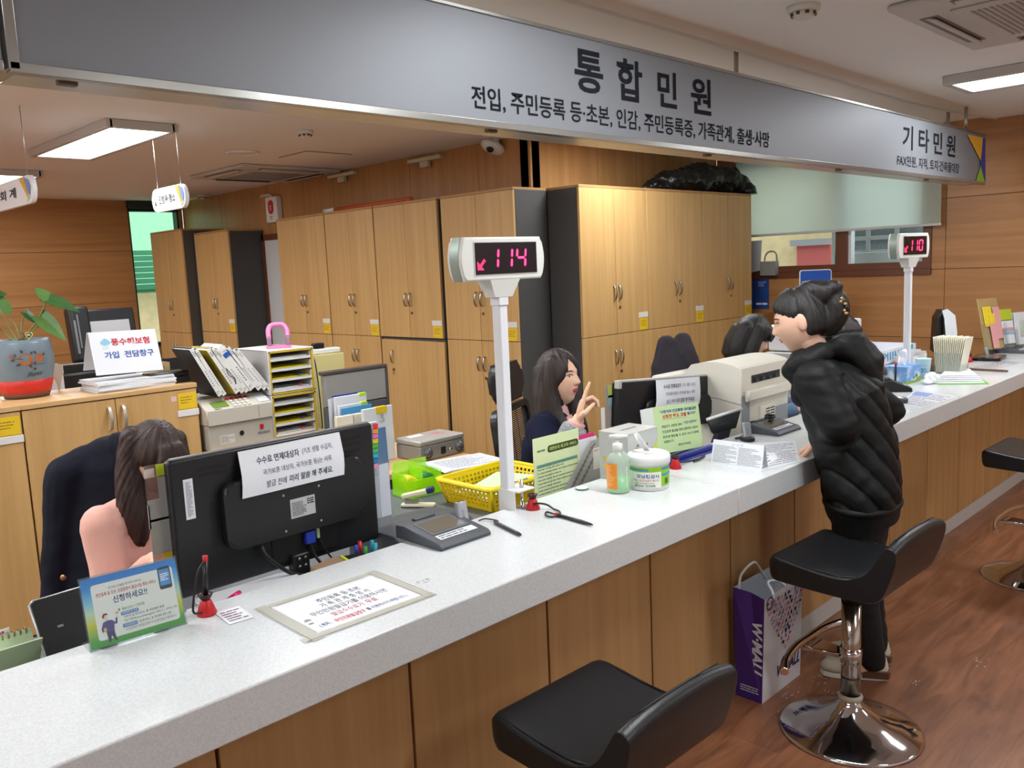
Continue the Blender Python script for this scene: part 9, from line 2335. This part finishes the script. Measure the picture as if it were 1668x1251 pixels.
# hood and collar
b = MB()
hoodc = ond(1382, 582, 3.11)
torso(b, [ond(1338, 575, 3.10)+V3((0, 0, .0)), ond(1362, 566, 3.11), ond(1388, 566, 3.12), ond(1408, 592, 3.12), ond(1412, 622, 3.12), ond(1402, 636, 3.12)], rt, V3((0, 0, 1))-f, [.12, .15, .146, .125, .09, .04], [.05, .062, .068, .066, .055, .03])
for s in (-1, 1):
    b.chain([ond(1345, 570, 3.10)+rt*s*.115, ond(1322, 582, 3.09)+rt*s*.105, ond(1300, 592, 3.08)+rt*s*.07, ond(1288, 602, 3.08)+rt*s*.02], [.042, .042, .038, .032], 12)
b.chain([ond(1318, 600, 3.09)+rt*s_*.05 for s_ in (-1, 0, 1)], [.075, .08, .075], 12)
b.chain([ond(1312, 640, 3.08), ond(1322, 610, 3.09)], [.055, .07], 12)
remesh(b, 'hood', jk, t, .006, 7, fn=lambda co, n: co+n*(.007*noise.noise(co*13)+.004*noise.noise(co*27)))
# trousers and shoes
tr = mat('black_trousers', (17, 17, 19), .8)
b = MB(); torso(b, [pel+V3((0, 0, .02)), pel-V3((0, 0, .05)), pel-V3((0, 0, .10))], rt, f, [.17, .178, .15], [.125, .13, .12])
for hp_, k_, an, ft, fdir in legs: b.chain([hp_, hp_.lerp(k_, .5), k_, k_.lerp(an, .4), k_.lerp(an, .8), an+V3((0, 0, -.01))], [.10, .088, .068, .063, .055, .052], 18)
remesh(b, 'trousers', tr, t, .006, 2, fn=lambda co, n: co+n*.004*noise.noise(V3((co.x*12, co.y*12, co.z*30))))
for (hp_, k_, an, ft, fdir) in legs:
    A = TR(*(-V3(t.location))) @ HM(ft-fdir*.055, fdir)
    outl = [(0, -.008), (.026, .0), (.033, .04), (.032, .09), (.040, .15), (.037, .195), (.022, .228), (0, .238), (-.022, .228), (-.036, .195), (-.038, .15), (-.030, .09), (-.032, .04), (-.026, .0)]
    b = MB(A); b.prism(outl, .0005, .022, .004); so = b.build('shoe_sole', mat('sole_white', (206, 200, 188), .6), t)
    b = MB(A); sc_ = lambda k: [(x*k, .115+(y-.115)*k) for x, y in outl]
    b.loft([[(x, y, .022) for x, y in sc_(.99)], [(x, y, .045+.0*y) for x, y in sc_(.98)], [(x*.85, y*.93+.004, .062+.02*max(0, (.12-y)/.12)) for x, y in sc_(.95)], [(x*.7, min(y, .135)*.85+.008, .078+.02*max(0, (.1-y)/.1)) for x, y in sc_(.9)]]); b.build('shoe_upper', mat('shoe_cream', (190, 180, 158), .7), so)
    b = MB(A); b.prism([(-.034, .0), (-.0338, .09), (-.0335, .09), (.0335, .09), (.034, .0), (.02, -.0085), (-.02, -.0085)], .010, .040, .003); b.build('shoe_heel_panel', mat('shoe_brown', (96, 62, 46), .6), so)
    b = MB(A); b.box(-.014, .014, .09, .16, .058, .070, .006); b.build('shoe_tongue', mat('shoe_dark', (56, 44, 44), .7), so)
